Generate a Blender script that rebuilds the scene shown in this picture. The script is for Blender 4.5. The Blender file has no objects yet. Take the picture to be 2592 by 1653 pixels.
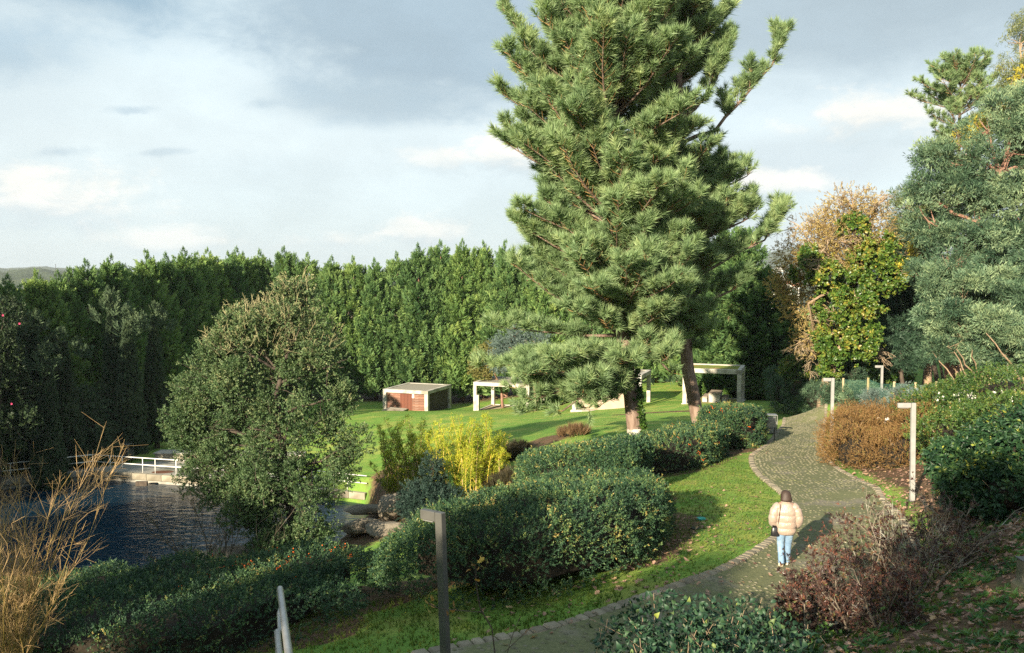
import bpy, math, random
import numpy as np
from mathutils import Vector, Matrix

# ---------------------------------------------------------------- camera, sky, sun, exposure
SC = bpy.context.scene
COL = SC.collection
CAM_Z = 10.0
TILT = math.radians(3.18)
FPX = 2016.0
R = math.radians
cam_data = bpy.data.cameras.new('camera')
cam = bpy.data.objects.new('camera', cam_data)
COL.objects.link(cam)
cam.location = (0, 0, CAM_Z)
cam.rotation_euler = (R(90) - TILT, 0, 0)
cam_data.sensor_width = 36.0
cam_data.lens = FPX / 2592 * 36.0
cam_data.clip_start = 0.1
cam_data.clip_end = 30000
SC.camera = cam

SUN_EL = R(19.0)
SUN_AZ = R(31.3)          # the light travels to the right of the viewing direction by this much
LDIR = Vector((math.sin(SUN_AZ) * math.cos(SUN_EL), math.cos(SUN_AZ) * math.cos(SUN_EL), -math.sin(SUN_EL)))
sun_data = bpy.data.lights.new('sun', 'SUN')
sun_data.energy = 5.0
sun_data.angle = R(0.55)
sun_data.color = (1.0, 0.86, 0.66)
sun = bpy.data.objects.new('sun', sun_data)
COL.objects.link(sun)
sun.location = (-40, -60, 60)
sun.rotation_euler = LDIR.to_track_quat('-Z', 'Y').to_euler()

SC.view_settings.view_transform = 'Standard'
SC.view_settings.look = 'None'
SC.view_settings.exposure = 1.52
SC.view_settings.gamma = 1.0
SC.render.engine = 'CYCLES'
cy = SC.cycles
cy.max_bounces = 6
cy.diffuse_bounces = 2
cy.glossy_bounces = 3
cy.transmission_bounces = 4
cy.transparent_max_bounces = 4
cy.volume_bounces = 0
cy.sample_clamp_indirect = 3.0
cy.sample_clamp_direct = 0.0
cy.caustics_reflective = False
cy.caustics_refractive = False
cy.use_denoising = False
cy.use_adaptive_sampling = False


class NG:
    """small helper for node trees"""
    def __init__(self, tree):
        self.t = tree
        self.n = tree.nodes
        self.l = tree.links

    def node(self, typ, **kw):
        nd = self.n.new(typ)
        for k, v in kw.items():
            setattr(nd, k, v)
        return nd

    def put(self, sock, v):
        if hasattr(v, 'is_output') or isinstance(v, bpy.types.NodeSocket):
            self.l.new(v, sock)
        else:
            if sock.type == 'RGBA' and len(v) == 3:
                v = (*v, 1)
            sock.default_value = v

    def math(self, op, a, b=0.0, c=0.0, clamp=False):
        nd = self.node('ShaderNodeMath', operation=op, use_clamp=clamp)
        for s, v in zip(nd.inputs, (a, b, c)):
            self.put(s, v)
        return nd.outputs[0]

    def mix(self, f, a, b, blend='MIX'):
        nd = self.node('ShaderNodeMix', data_type='RGBA', blend_type=blend, clamp_factor=True)
        self.put(nd.inputs[0], f)
        self.put(nd.inputs[6], a)
        self.put(nd.inputs[7], b)
        return nd.outputs[2]

    def smooth(self, v, a, b, lo=0.0, hi=1.0):
        nd = self.node('ShaderNodeMapRange', interpolation_type='SMOOTHSTEP')
        for s, x in zip(nd.inputs, (v, a, b, lo, hi)):
            self.put(s, x)
        return nd.outputs[0]

    def noise(self, vec, scale, detail=4, rough=0.55, dist=0.0, lac=2.0):
        nd = self.node('ShaderNodeTexNoise')
        if vec is not None:
            self.l.new(vec, nd.inputs['Vector'])
        nd.inputs['Scale'].default_value = scale
        nd.inputs['Detail'].default_value = detail
        nd.inputs['Roughness'].default_value = rough
        nd.inputs['Distortion'].default_value = dist
        nd.inputs['Lacunarity'].default_value = lac
        return nd.outputs[0]

    def ramp(self, f, stops):
        nd = self.node('ShaderNodeValToRGB')
        r = nd.color_ramp
        while len(r.elements) < len(stops):
            r.elements.new(0.5)
        for e, (p, c) in zip(r.elements, stops):
            e.position = p
            e.color = (*c, 1) if len(c) == 3 else c
        self.put(nd.inputs[0], f)
        return nd.outputs[0]


def make_world():
    w = bpy.data.worlds.new('World')
    SC.world = w
    w.use_nodes = True
    g = NG(w.node_tree)
    bg = g.n['Background']
    sky = g.node('ShaderNodeTexSky', sky_type='NISHITA', sun_disc=False)
    sky.sun_elevation = SUN_EL
    sky.sun_rotation = math.pi + SUN_AZ       # the sun stands behind the camera, to its left
    sky.air_density = 1.0
    sky.dust_density = 1.2
    sky.ozone_density = 2.0
    sky.altitude = 60
    tc = g.node('ShaderNodeTexCoord')
    d = tc.outputs['Generated']
    sep = g.node('ShaderNodeSeparateXYZ')
    g.l.new(d, sep.inputs[0])
    x, y, z = sep.outputs
    az = g.math('MULTIPLY', g.math('ARCTAN2', x, y), 57.2958)
    el = g.math('MULTIPLY', g.math('ARCSINE', z), 57.2958)
    # soft wandering of the cloud outlines
    mp = g.node('ShaderNodeMapping')
    g.l.new(d, mp.inputs['Vector'])
    mp.inputs['Scale'].default_value = (1, 1, 1.9)
    v = mp.outputs[0]
    n1 = g.noise(v, 4.2, 6, 0.55, 0.3)
    n2 = g.noise(v, 12.0, 8, 0.62, 0.2)
    n3 = g.noise(v, 2.1, 4, 0.5, 0.4)
    wob = g.math('SUBTRACT', g.math('ADD', g.math('MULTIPLY', n1, 2.1), g.math('MULTIPLY', n2, 1.7)), 1.9)

    wob2 = g.math('SUBTRACT', g.math('ADD', g.math('MULTIPLY', n1, 1.9), g.math('MULTIPLY', g.noise(v, 20.0, 8, 0.66, 0.35), 2.6)), 2.25)

    def cloud(a0, e0, ra, re, edge=0.55, wk=1.0, slope=0.0, wob=wob):
        da = g.math('SUBTRACT', az, a0)
        u = g.math('DIVIDE', da, ra)
        e1 = g.math('SUBTRACT', g.math('SUBTRACT', el, e0), g.math('MULTIPLY', da, slope)) if slope else g.math('SUBTRACT', el, e0)
        q = g.math('DIVIDE', e1, re)
        r2 = g.math('SQRT', g.math('ADD', g.math('MULTIPLY', u, u), g.math('MULTIPLY', q, q)))
        f = g.math('ADD', g.math('SUBTRACT', 1.0, r2), g.math('MULTIPLY', wob, wk))
        return g.smooth(f, -edge * 0.35, edge), q

    base = g.mix(1.0, sky.outputs[0], (0.1, 0.1, 0.1), 'MULTIPLY')   # the Nishita sky, on the scale of the cloud colours
    # thin bright veil of high cloud over all of it, denser towards the horizon
    veilcol = g.ramp(g.math('DIVIDE', el, 90.0), [(0.0, (0.72, 0.83, 0.85)), (0.10, (0.79, 0.89, 0.905)),
                                                  (0.2, (0.70, 0.835, 0.885)), (0.34, (0.55, 0.70, 0.79)), (1.0, (0.40, 0.56, 0.70))])
    c = g.mix(g.math('ADD', 0.78, g.math('MULTIPLY', g.smooth(n3, 0.35, 0.7), 0.14)), base, veilcol)
    # broad grey banks everywhere else in the sky
    wide = g.math('MULTIPLY', g.smooth(n3, 0.50, 0.66), g.smooth(el, 14.0, 26.0))
    c = g.mix(g.math('MULTIPLY', wide, 0.7), c, (0.40, 0.50, 0.57))
    side = g.math('MULTIPLY', g.smooth(g.math('ABSOLUTE', az), 36.0, 52.0), g.math('MULTIPLY', g.smooth(n1, 0.48, 0.62), g.smooth(el, 2.0, 9.0)))
    c = g.mix(g.math('MULTIPLY', side, 0.6), c, (0.46, 0.55, 0.61))
    # the banks one sees (azimuth, elevation, half-widths in degrees)
    for a0, e0, ra, re, col, k, ed, wk, sl in [
        (-31, 20.0, 14.5, 5.2, (0.255, 0.39, 0.50), 0.96, 0.75, .7, 0.0),
        (-33, 13.2, 7.2, 2.8, (0.40, 0.54, 0.64), 0.8, 0.7, .75, 0.10),
        (-6.5, 17.2, 13.0, 6.0, (0.365, 0.48, 0.565), 0.97, 0.45, 0.62, -0.05),
        (-9.5, 12.4, 9.0, 2.0, (0.41, 0.53, 0.61), 0.85, 0.6, 0.6, 0.0),
        (25, 18.5, 24.0, 6.6, (0.40, 0.50, 0.565), 0.93, 0.6, 0.6, 0.0),
        (19, 8.0, 9.0, 2.0, (0.57, 0.66, 0.70), 0.75, 0.8, 0.9, 0.05),
        (22, 3.5, 10.0, 1.2, (0.66, 0.75, 0.78), 0.6, 0.9, 0.9, 0.0),
    ]:
        m, q = cloud(a0, e0, ra, re, ed, wk, sl)
        c = g.mix(g.math('MULTIPLY', m, k), c, col)
    # small sunlit heaps low in the sky: bright cream above, grey below
    for a0, e0, ra, re, k in [(-30.5, 5.3, 6.0, 2.3, 0.9), (-23, 2.7, 4.2, 0.9, 0.6), (-5.0, 8.6, 3.0, 1.1, 0.55), (-0.5, 9.2, 3.8, 1.9, 0.95),
                              (-6, 3.4, 3.6, 1.3, 0.7), (-12.5, 2.8, 3.2, 0.8, 0.5), (25, 10.6, 6.0, 1.9, 0.97), (17.5, 6.6, 4.0, 1.1, 0.8),
                              (45, 6.5, 7.0, 2.2, 0.8), (-48, 7.0, 8.0, 2.4, 0.8)]:
        m, q = cloud(a0, e0, ra, re, 0.75, 0.95, 0.0, wob2)
        q = g.math('ADD', q, g.math('MULTIPLY', wob2, 0.7))
        col = g.mix(g.smooth(q, -0.75, 0.35), (0.58, 0.68, 0.72), (0.965, 0.94, 0.865))
        c = g.mix(g.math('MULTIPLY', m, k), c, col)
    # thin dark wisps
    for a0, e0, ra, re, k in [(-25.0, 10.9, 1.7, 0.36, 0.6), (-23.5, 8.4, 1.8, 0.3, 0.45), (-29.5, 8.0, 1.8, 0.45, 0.5), (-17.2, 11.9, 1.4, 0.5, 0.5)]:
        m, q = cloud(a0, e0, ra, re, 0.8, 0.9, 0.12, wob2)
        c = g.mix(g.math('MULTIPLY', m, k), c, (0.40, 0.53, 0.62))
    # billows inside the banks
    bl = g.math('ADD', 0.93, g.math('MULTIPLY', g.smooth(g.math('ADD', g.math('MULTIPLY', n1, .55), g.math('MULTIPLY', n2, .45)), .36, .66), .12))
    gv = g.node('ShaderNodeVectorMath', operation='SCALE'); g.l.new(c, gv.inputs[0]); g.l.new(bl, gv.inputs['Scale']); c = gv.outputs[0]
    # the ground half: what light comes from below the horizon
    c = g.mix(g.smooth(el, -1.2, -0.2), (0.16, 0.19, 0.16), c)
    vm = g.node('ShaderNodeVectorMath', operation='SCALE')
    g.l.new(c, vm.inputs[0]); vm.inputs['Scale'].default_value = 10.0
    g.l.new(vm.outputs[0], bg.inputs['Color'])
    bg.inputs['Strength'].default_value = WORLD_STRENGTH
    w.cycles.sampling_method = 'AUTOMATIC'


WORLD_STRENGTH = 0.0420
make_world()

# ---------------------------------------------------------------- small helpers


def at(px, py, d):
    """a pixel of the 2592 x 1653 photograph and its distance along +Y -> point in the world"""
    u = (px - 1296.0) / FPX
    v = (826.5 - py) / FPX
    dx = u
    dy = math.cos(TILT) + v * math.sin(TILT)
    dz = -math.sin(TILT) + v * math.cos(TILT)
    s = d / dy
    return np.array((dx * s, d, CAM_Z + dz * s))


def link(o, parent=None):
    COL.objects.link(o)
    if parent is not None:
        o.parent = parent
    return o


def tag(o, label=None, cat=None, group=None, kind=None):
    if label: o['label'] = label
    if cat: o['category'] = cat
    if group: o['group'] = group
    if kind: o['kind'] = kind
    return o


def thing(name, loc, label, cat, group=None, rz=0.0):
    o = bpy.data.objects.new(name, None)
    o.empty_display_size = 0.2
    o.location = tuple(float(c) for c in loc)
    o.rotation_euler = (0, 0, rz)
    link(o)
    return tag(o, label, cat, group)


def add_mesh(name, V, F, mat, parent=None, tone=None, smooth=False, world=True, quads=None):
    """V (n,3); F (m,3) triangles; quads (k,4).  With world=True the vertices are world positions and the
    parent's own placement is taken off."""
    V = np.asarray(V, dtype=np.float32).reshape(-1, 3)
    if parent is not None and world:
        pl = np.array(parent_world(parent), dtype=np.float32)
        V = V - pl
    F = np.zeros((0, 3), np.int32) if F is None else np.asarray(F, dtype=np.int32).reshape(-1, 3)
    Q = np.zeros((0, 4), np.int32) if quads is None else np.asarray(quads, dtype=np.int32).reshape(-1, 4)
    me = bpy.data.meshes.new(name)
    me.vertices.add(len(V))
    me.vertices.foreach_set('co', V.ravel())
    nl = len(F) * 3 + len(Q) * 4
    me.loops.add(nl)
    me.loops.foreach_set('vertex_index', np.concatenate([F.ravel(), Q.ravel()]).astype(np.int32))
    me.polygons.add(len(F) + len(Q))
    starts = np.concatenate([np.arange(len(F)) * 3, len(F) * 3 + np.arange(len(Q)) * 4]).astype(np.int32)
    me.polygons.foreach_set('loop_start', starts)
    me.polygons.foreach_set('use_smooth', np.full(len(F) + len(Q), bool(smooth)))
    me.update(calc_edges=True)
    if tone is not None:
        a = me.attributes.new('tone', 'FLOAT', 'POINT')
        a.data.foreach_set('value', np.asarray(tone, np.float32).ravel())
    if mat is not None:
        me.materials.append(mat)
    o = bpy.data.objects.new(name, me)
    return link(o, parent)


def parent_world(p):
    v = np.zeros(3)
    while p is not None:
        v = v + np.array(p.location)
        p = p.parent
    return v


class MB:
    """collects shapes, then links them as one mesh"""
    def __init__(self):
        self.V, self.F, self.Q, self.T = [], [], [], []
        self.n = 0

    def raw(self, V, F=None, Q=None, tone=0.5):
        V = np.asarray(V, float).reshape(-1, 3)
        self.V.append(V)
        if F is not None and len(F): self.F.append(np.asarray(F, int).reshape(-1, 3) + self.n)
        if Q is not None and len(Q): self.Q.append(np.asarray(Q, int).reshape(-1, 4) + self.n)
        self.T.append(np.full(len(V), tone) if np.isscalar(tone) else np.asarray(tone, float))
        self.n += len(V)

    def box(self, c, size, rz=0.0, cham=0.0, tone=0.5, M=None):
        hx, hy, hz = (s / 2 for s in size)
        if cham <= 0:
            P = np.array([(x, y, z) for z in (-hz, hz) for y in (-hy, hy) for x in (-hx, hx)])
            Q = [(0, 2, 3, 1), (4, 5, 7, 6), (0, 1, 5, 4), (2, 6, 7, 3), (0, 4, 6, 2), (1, 3, 7, 5)]
            F = []
        else:
            k = min(cham, hx * .9, hy * .9, hz * .9)
            P, Q, F = [], [], []
            idx = {}
            for sx in (-1, 1):
                for sy in (-1, 1):
                    for sz in (-1, 1):
                        for ax in range(3):
                            p = [sx * hx, sy * hy, sz * hz]
                            for b in range(3):
                                if b != ax: p[b] -= (sx, sy, sz)[b] * k
                            idx[(sx, sy, sz, ax)] = len(P)
                            P.append(p)
                        a, b, c2 = (idx[(sx, sy, sz, i)] for i in range(3))
                        F.append((a, b, c2) if sx * sy * sz > 0 else (a, c2, b))
            P = np.array(P)
            for ax in range(3):
                o1, o2 = (ax + 1) % 3, (ax + 2) % 3
                for s in (-1, 1):
                    q = []
                    for a, b in ((-1, -1), (1, -1), (1, 1), (-1, 1)):
                        key = [0, 0, 0]
                        key[ax], key[o1], key[o2] = s, a, b
                        q.append(idx[(*key, ax)])
                    Q.append(q if s > 0 else q[::-1])
                for a in (-1, 1):
                    for b in (-1, 1):
                        k0 = [0, 0, 0]; k1 = [0, 0, 0]
                        k0[ax], k0[o1], k0[o2] = -1, a, b
                        k1[ax], k1[o1], k1[o2] = 1, a, b
                        q = [idx[(*k0, o1)], idx[(*k1, o1)], idx[(*k1, o2)], idx[(*k0, o2)]]
                        Q.append(q if a * b > 0 else q[::-1])
        if M is not None:
            P = P @ np.asarray(M, float).T
        elif rz:
            ca, sa = math.cos(rz), math.sin(rz)
            P = P @ np.array([[ca, sa, 0], [-sa, ca, 0], [0, 0, 1]])
        self.raw(P + np.asarray(c, float), F, Q, tone)
        return self

    def tube(self, pts, rad, n=6, tone=0.5, cap=True):
        pts = np.asarray(pts, float)
        m = len(pts)
        rad = np.full(m, rad) if np.isscalar(rad) else np.asarray(rad, float)
        t = np.gradient(pts, axis=0)
        t /= np.linalg.norm(t, axis=1, keepdims=True) + 1e-9
        ref = np.array((0, 0, 1.0)) if abs(t[:, 2]).mean() < 0.8 else np.array((1.0, 0, 0))
        a = np.cross(t, ref); a /= np.linalg.norm(a, axis=1, keepdims=True) + 1e-9
        b = np.cross(t, a)
        th = np.arange(n) * 2 * math.pi / n
        ring = a[:, None, :] * np.cos(th)[None, :, None] + b[:, None, :] * np.sin(th)[None, :, None]
        V = (pts[:, None, :] + ring * rad[:, None, None]).reshape(-1, 3)
        i = np.arange(m - 1)[:, None] * n; j = np.arange(n)[None, :]; k = (j + 1) % n
        Q = np.stack([i + j, i + k, i + n + k, i + n + j], -1).reshape(-1, 4)[:, ::-1]
        F = []
        if cap:
            c0, c1 = len(V), len(V) + 1
            V = np.vstack([V, pts[0], pts[-1]])
            e = (m - 1) * n
            for q in range(n):
                F.append((c0, q, (q + 1) % n)[::1])
                F.append((c1, e + (q + 1) % n, e + q))
        self.raw(V, F, Q, tone)
        return self

    def loft(self, rings, cap=True, tone=0.5):
        """rings: list of (n,3) arrays of equal n"""
        m, n = len(rings), len(rings[0])
        V = np.vstack(rings)
        i = np.arange(m - 1)[:, None] * n; j = np.arange(n)[None, :]; k = (j + 1) % n
        Q = np.stack([i + j, i + k, i + n + k, i + n + j], -1).reshape(-1, 4)
        F = []
        if cap:
            c0, c1 = len(V), len(V) + 1
            V = np.vstack([V, rings[0].mean(0), rings[-1].mean(0)])
            e = (m - 1) * n
            for q in range(n):
                F.append((c0, (q + 1) % n, q))
                F.append((c1, e + q, e + (q + 1) % n))
        self.raw(V, F, Q, tone)
        return self

    def build(self, name, mat, parent=None, smooth=False, world=True):
        V = np.vstack(self.V)
        F = np.vstack(self.F) if self.F else None
        Q = np.vstack(self.Q) if self.Q else None
        return add_mesh(name, V, F, mat, parent, np.concatenate(self.T), smooth, world, Q)


def norm(a):
    return a / (np.linalg.norm(a, axis=-1, keepdims=True) + 1e-9)


def frames(D, rng, roll=True):
    """rotation matrices whose z column is D, random roll about it"""
    D = norm(np.asarray(D, float))
    ref = np.where(np.abs(D[:, 2:3]) < 0.9, np.array([[0, 0, 1.0]]), np.array([[1.0, 0, 0]]))
    X = norm(np.cross(ref, D)); Y = np.cross(D, X)
    if roll:
        a = rng.uniform(0, 2 * math.pi, len(D))[:, None]
        X, Y = X * np.cos(a) + Y * np.sin(a), -X * np.sin(a) + Y * np.cos(a)
    return np.stack([X, Y, D], -1)


def bake(templates, P, M, S, tone, rng):
    """copies of the templates [(V, F, t)] at P with frames M and sizes S, as arrays V, F, T"""
    P = np.asarray(P, float)
    S = np.broadcast_to(np.asarray(S, float), (len(P),))
    tone = np.broadcast_to(np.asarray(tone, float), (len(P),))
    pick = rng.integers(0, len(templates), len(P))
    Vs, Fs, Ts, n = [], [], [], 0
    for k, (tv, tf, tt) in enumerate(templates):
        ix = np.nonzero(pick == k)[0]
        if not len(ix): continue
        V = np.einsum('nij,vj->nvi', M[ix], tv) * S[ix, None, None] + P[ix, None, :]
        F = tf[None] + (np.arange(len(ix)) * len(tv))[:, None, None] + n
        T = np.clip(tone[ix, None] + tt[None], 0, 1)
        n += len(ix) * len(tv)
        Vs.append(V.reshape(-1, 3)); Fs.append(F.reshape(-1, 3)); Ts.append(T.ravel())
    return np.vstack(Vs), np.vstack(Fs), np.concatenate(Ts)


def spray(rng, n, length, leaf_l, leaf_w, splay=(0.5, 1.0), start=0.05, flat=False, tv=0.12, droop=0.0, fold=0.18):
    """a twig of n leaves along local z; each leaf is a folded rhombus of two triangles"""
    V, F, T = [], [], []
    for i in range(n):
        s = start + (1 - start) * (i + rng.random() * .6) / n
        ang = rng.uniform(0, 2 * math.pi) if not flat else (math.pi * (i % 2) + rng.normal(0, .35))
        sp = rng.uniform(*splay)
        d = np.array((math.cos(ang) * math.sin(sp), math.sin(ang) * math.sin(sp), math.cos(sp)))
        d[2] -= droop * s
        d /= np.linalg.norm(d)
        side = np.cross(d, (rng.normal(), rng.normal(), rng.normal())); side /= np.linalg.norm(side)
        up = np.cross(side, d)
        l = leaf_l * rng.uniform(.7, 1.2); w = leaf_w * rng.uniform(.8, 1.2)
        b = np.array((0, 0, s * length))
        m = b + d * l * .48
        k = len(V)
        V += [b, m + side * w / 2 + up * fold * w, b + d * l - up * fold * l * .3, m - side * w / 2 + up * fold * w]
        F += [(k, k + 1, k + 2), (k, k + 2, k + 3)]
        T += [rng.normal(0, tv)] * 4
    return np.array(V), np.array(F), np.array(T)


def needles(rng, n, shoot, nl, nw, splay=(0.45, 1.15), tv=0.08):
    """a brush of n single-triangle needles along local z"""
    V, F, T = [], [], []
    for i in range(n):
        s = rng.random() ** .7
        ang = rng.uniform(0, 2 * math.pi)
        sp = rng.uniform(*splay) * (1.15 - .55 * s)
        d = np.array((math.cos(ang) * math.sin(sp), math.sin(ang) * math.sin(sp), math.cos(sp)))
        side = np.cross(d, (rng.normal(), rng.normal(), rng.normal())); side /= np.linalg.norm(side)
        b = np.array((0, 0, s * shoot)); l = nl * rng.uniform(.75, 1.15)
        k = len(V)
        V += [b - side * nw * .5, b + side * nw * .5, b + d * l + np.array((0, 0, -.06 * l))]
        F.append((k, k + 1, k + 2))
        t = rng.normal(0, tv)
        T += [t - .05, t - .05, t + .08]
    return np.array(V), np.array(F), np.array(T)


# ---------------------------------------------------------------- materials


def new_mat(name):
    m = bpy.data.materials.new(name)
    m.use_nodes = True
    g = NG(m.node_tree)
    return m, g, g.n['Principled BSDF']


def leaf_mat(name, stops, transl=0.3, rough=0.55, spec=0.3, tcol=None, vary=False):
    m, g, b = new_mat(name)
    a = g.node('ShaderNodeAttribute', attribute_name='tone')
    c = g.ramp(a.outputs['Fac'], stops)
    if vary:
        oi = g.node('ShaderNodeObjectInfo')
        c = g.mix(1.0, c, g.ramp(oi.outputs['Random'], [(0, (.80, .84, .86)), (.5, (1, 1, 1)), (1, (1.22, 1.14, .98))]), 'MULTIPLY')
    g.l.new(c, b.inputs['Base Color'])
    b.inputs['Roughness'].default_value = rough
    b.inputs['Specular IOR Level'].default_value = spec
    if transl > 0:
        tr = g.node('ShaderNodeBsdfTranslucent')
        g.l.new(g.mix(1.0, c, tcol or (1.25, 1.15, 0.6), 'MULTIPLY'), tr.inputs['Color'])
        mx = g.node('ShaderNodeMixShader')
        mx.inputs[0].default_value = transl
        g.l.new(b.outputs[0], mx.inputs[1]); g.l.new(tr.outputs[0], mx.inputs[2])
        g.l.new(mx.outputs[0], g.n['Material Output'].inputs['Surface'])
    return m


def rough_mat(name, c1, c2, scale=8.0, rough=0.85, bump=0.3, bscale=None, spec=0.25, stretch=(1, 1, 1), c3=None, metal=0.0, detail=6, bdist=0.02):
    m, g, b = new_mat(name)
    tc = g.node('ShaderNodeTexCoord')
    mp = g.node('ShaderNodeMapping')
    g.l.new(tc.outputs['Object'], mp.inputs['Vector'])
    mp.inputs['Scale'].default_value = stretch
    v = mp.outputs[0]
    n = g.noise(v, scale, detail, 0.6)
    c = g.mix(g.smooth(n, 0.32, 0.68), c1, c2)
    if c3 is not None:
        n2 = g.noise(v, scale * .23, 5, 0.6)
        c = g.mix(g.smooth(n2, 0.5, 0.68), c, c3)
    a = g.node('ShaderNodeAttribute', attribute_name='tone')
    g.l.new(g.mix(1.0, c, g.ramp(a.outputs['Fac'], [(0, (.55, .55, .55)), (.5, (1, 1, 1)), (1, (1.45, 1.45, 1.45))]), 'MULTIPLY'), b.inputs['Base Color'])
    b.inputs['Roughness'].default_value = rough
    b.inputs['Specular IOR Level'].default_value = spec
    b.inputs['Metallic'].default_value = metal
    if bump:
        bp = g.node('ShaderNodeBump')
        bp.inputs['Strength'].default_value = bump
        bp.inputs['Distance'].default_value = bdist
        g.l.new(g.noise(v, bscale or scale * 2.5, 6, 0.65), bp.inputs['Height'])
        g.l.new(bp.outputs[0], b.inputs['Normal'])
    return m


def solid(name, c, rough=0.6, metal=0.0, spec=0.4):
    return rough_mat(name, tuple(x * .88 for x in c), tuple(min(1, x * 1.1) for x in c), 14.0, rough, 0.12, 60.0, spec, metal=metal, bdist=0.004)


M_CONC = rough_mat('weathered_concrete', (.50, .47, .40), (.38, .36, .31), 3.0, .9, .35, 20, c3=(.24, .225, .18))
M_CONC_D = rough_mat('paving_concrete', (.36, .34, .29), (.25, .24, .20), 2.0, .9, .3, 14, c3=(.17, .165, .12))
M_WOOD_RED = rough_mat('red_stained_boards', (.17, .080, .052), (.235, .125, .085), 5.0, .75, .3, 30, stretch=(1, 1, 6), c3=(.27, .18, .14))
M_DOOR = rough_mat('rust_red_door', (.17, .06, .032), (.12, .045, .03), 6.0, .7, .3, 30, stretch=(6, 6, 1))
M_BARK = rough_mat('furrowed_bark', (.13, .085, .060), (.27, .20, .155), 5.0, .95, 1.0, 9, stretch=(1, 1, .22), bdist=0.08)
M_BARK_RED = rough_mat('reddish_bark', (.19, .10, .07), (.30, .18, .13), 6.0, .95, .9, 10, stretch=(1, 1, .3), bdist=0.05)
M_BARK_D = rough_mat('dark_bark', (.055, .043, .035), (.10, .08, .06), 6.0, .95, .8, 12, stretch=(1, 1, .3), bdist=0.04)
M_BARK_T = rough_mat('tan_bark', (.34, .25, .16), (.24, .17, .11), 6.0, .9, .5, 12, stretch=(1, 1, .3))
M_TWIG = rough_mat('pale_twigs', (.34, .27, .18), (.24, .18, .12), 12, .9, 0)
M_TWIG_Y = rough_mat('ochre_shoots', (.30, .19, .075), (.20, .11, .045), 12, .8, 0)
M_STEEL = rough_mat('galvanised_steel', (.33, .33, .32), (.40, .40, .39), 9, .45, .05, 40, metal=.75, bdist=.002)
M_STEEL_D = rough_mat('dark_steel', (.088, .087, .079), (.115, .113, .103), 4, .45, .06, 60, metal=.25, bdist=.002)
M_LAMP = rough_mat('pale_lamp_coating', (.31, .31, .29), (.25, .25, .235), 4, .45, .06, 40, bdist=.002)
M_WHITE = rough_mat('white_paint', (.80, .79, .74), (.70, .69, .64), 4, .5, .06, 40, bdist=.002)
M_ROCK = rough_mat('lichened_granite', (.33, .285, .215), (.46, .41, .325), 2.2, .95, .9, 7, c3=(.20, .155, .105), bdist=0.09)
M_STONE = rough_mat('kerb_granite', (.19, .165, .115), (.26, .225, .165), 6.0, .92, .6, 25, c3=(.095, .10, .04), bdist=0.02)
# ---------------------------------------------------------------- the ground
KERB_L = [(1990, 1060), (1986, 1078), (1973, 1093), (1958, 1116), (1933, 1137), (1907, 1154), (1909, 1177), (1927, 1204), (1967, 1235),
          (2004, 1266), (2016, 1290), (2008, 1325), (1965, 1368), (1915, 1402), (1850, 1441), (1781, 1468), (1738, 1483), (1630, 1522), (1520, 1558),
          (1403, 1593), (1258, 1625), (1120, 1655), (960, 1690)]
KERB_R = [(2090, 1053), (2086, 1072), (2081, 1090), (2074, 1118), (2076, 1135), (2084, 1161), (2112, 1189), (2158, 1214), (2190, 1232), (2225, 1275)]


def path_depth(py):
    r = (py - 714.0) / FPX
    return 4.43 / (r - 0.088)


LK = np.array([at(px, py, path_depth(py)) for px, py in KERB_L])
RK = np.array([at(px, py, path_depth(py)) for px, py in KERB_R])
# the near right edge runs three metres beside the left one, below and behind the planting
_t = np.gradient(LK[:, :2], axis=0); _t /= np.linalg.norm(_t, axis=1, keepdims=True)
_off = LK[:, :2] + np.stack([-_t[:, 1], _t[:, 0]], 1) * 3.0
_near = _off[12:]
RK = np.vstack([RK, [(p[0], p[1], LK[12 + i, 2]) for i, p in enumerate(_near)]])

CTRL = [tuple(p) for p in LK] + [tuple(p) for p in RK]
for px, py, d in [
    (900, 1043, 78), (1100, 1043, 76), (1300, 1042, 74), (1500, 1042, 68), (1000, 1100, 62), (1000, 1170, 52), (1150, 1262, 39.5), (980, 1330, 38.5),
    (1180, 1290, 37), (1330, 1150, 43), (1450, 1100, 46), (1607, 1102, 44.5), (1770, 1075, 49), (1650, 1060, 56), (1700, 1042, 61), (1800, 1027, 63.5),
    (1990, 1035, 62), (1925, 1010, 70), (1700, 1012, 72), (2100, 1015, 50), (2250, 1010, 46), (2350, 1000, 44), (2592, 965, 42), (2300, 980, 50), (2350, 930, 75), (2592, 905, 80),
    (2250, 1232, 24), (2330, 1300, 20), (2500, 1340, 16), (2592, 1400, 13), (2400, 1500, 12), (2150, 1510, 13.2), (2000, 1600, 11.3), (2100, 1645, 9.6),
    (2500, 1645, 9.2), (1340, 1262, 33), (1500, 1275, 27), (1640, 1235, 27),
]:
    CTRL.append(tuple(at(px, py, d)))
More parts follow.
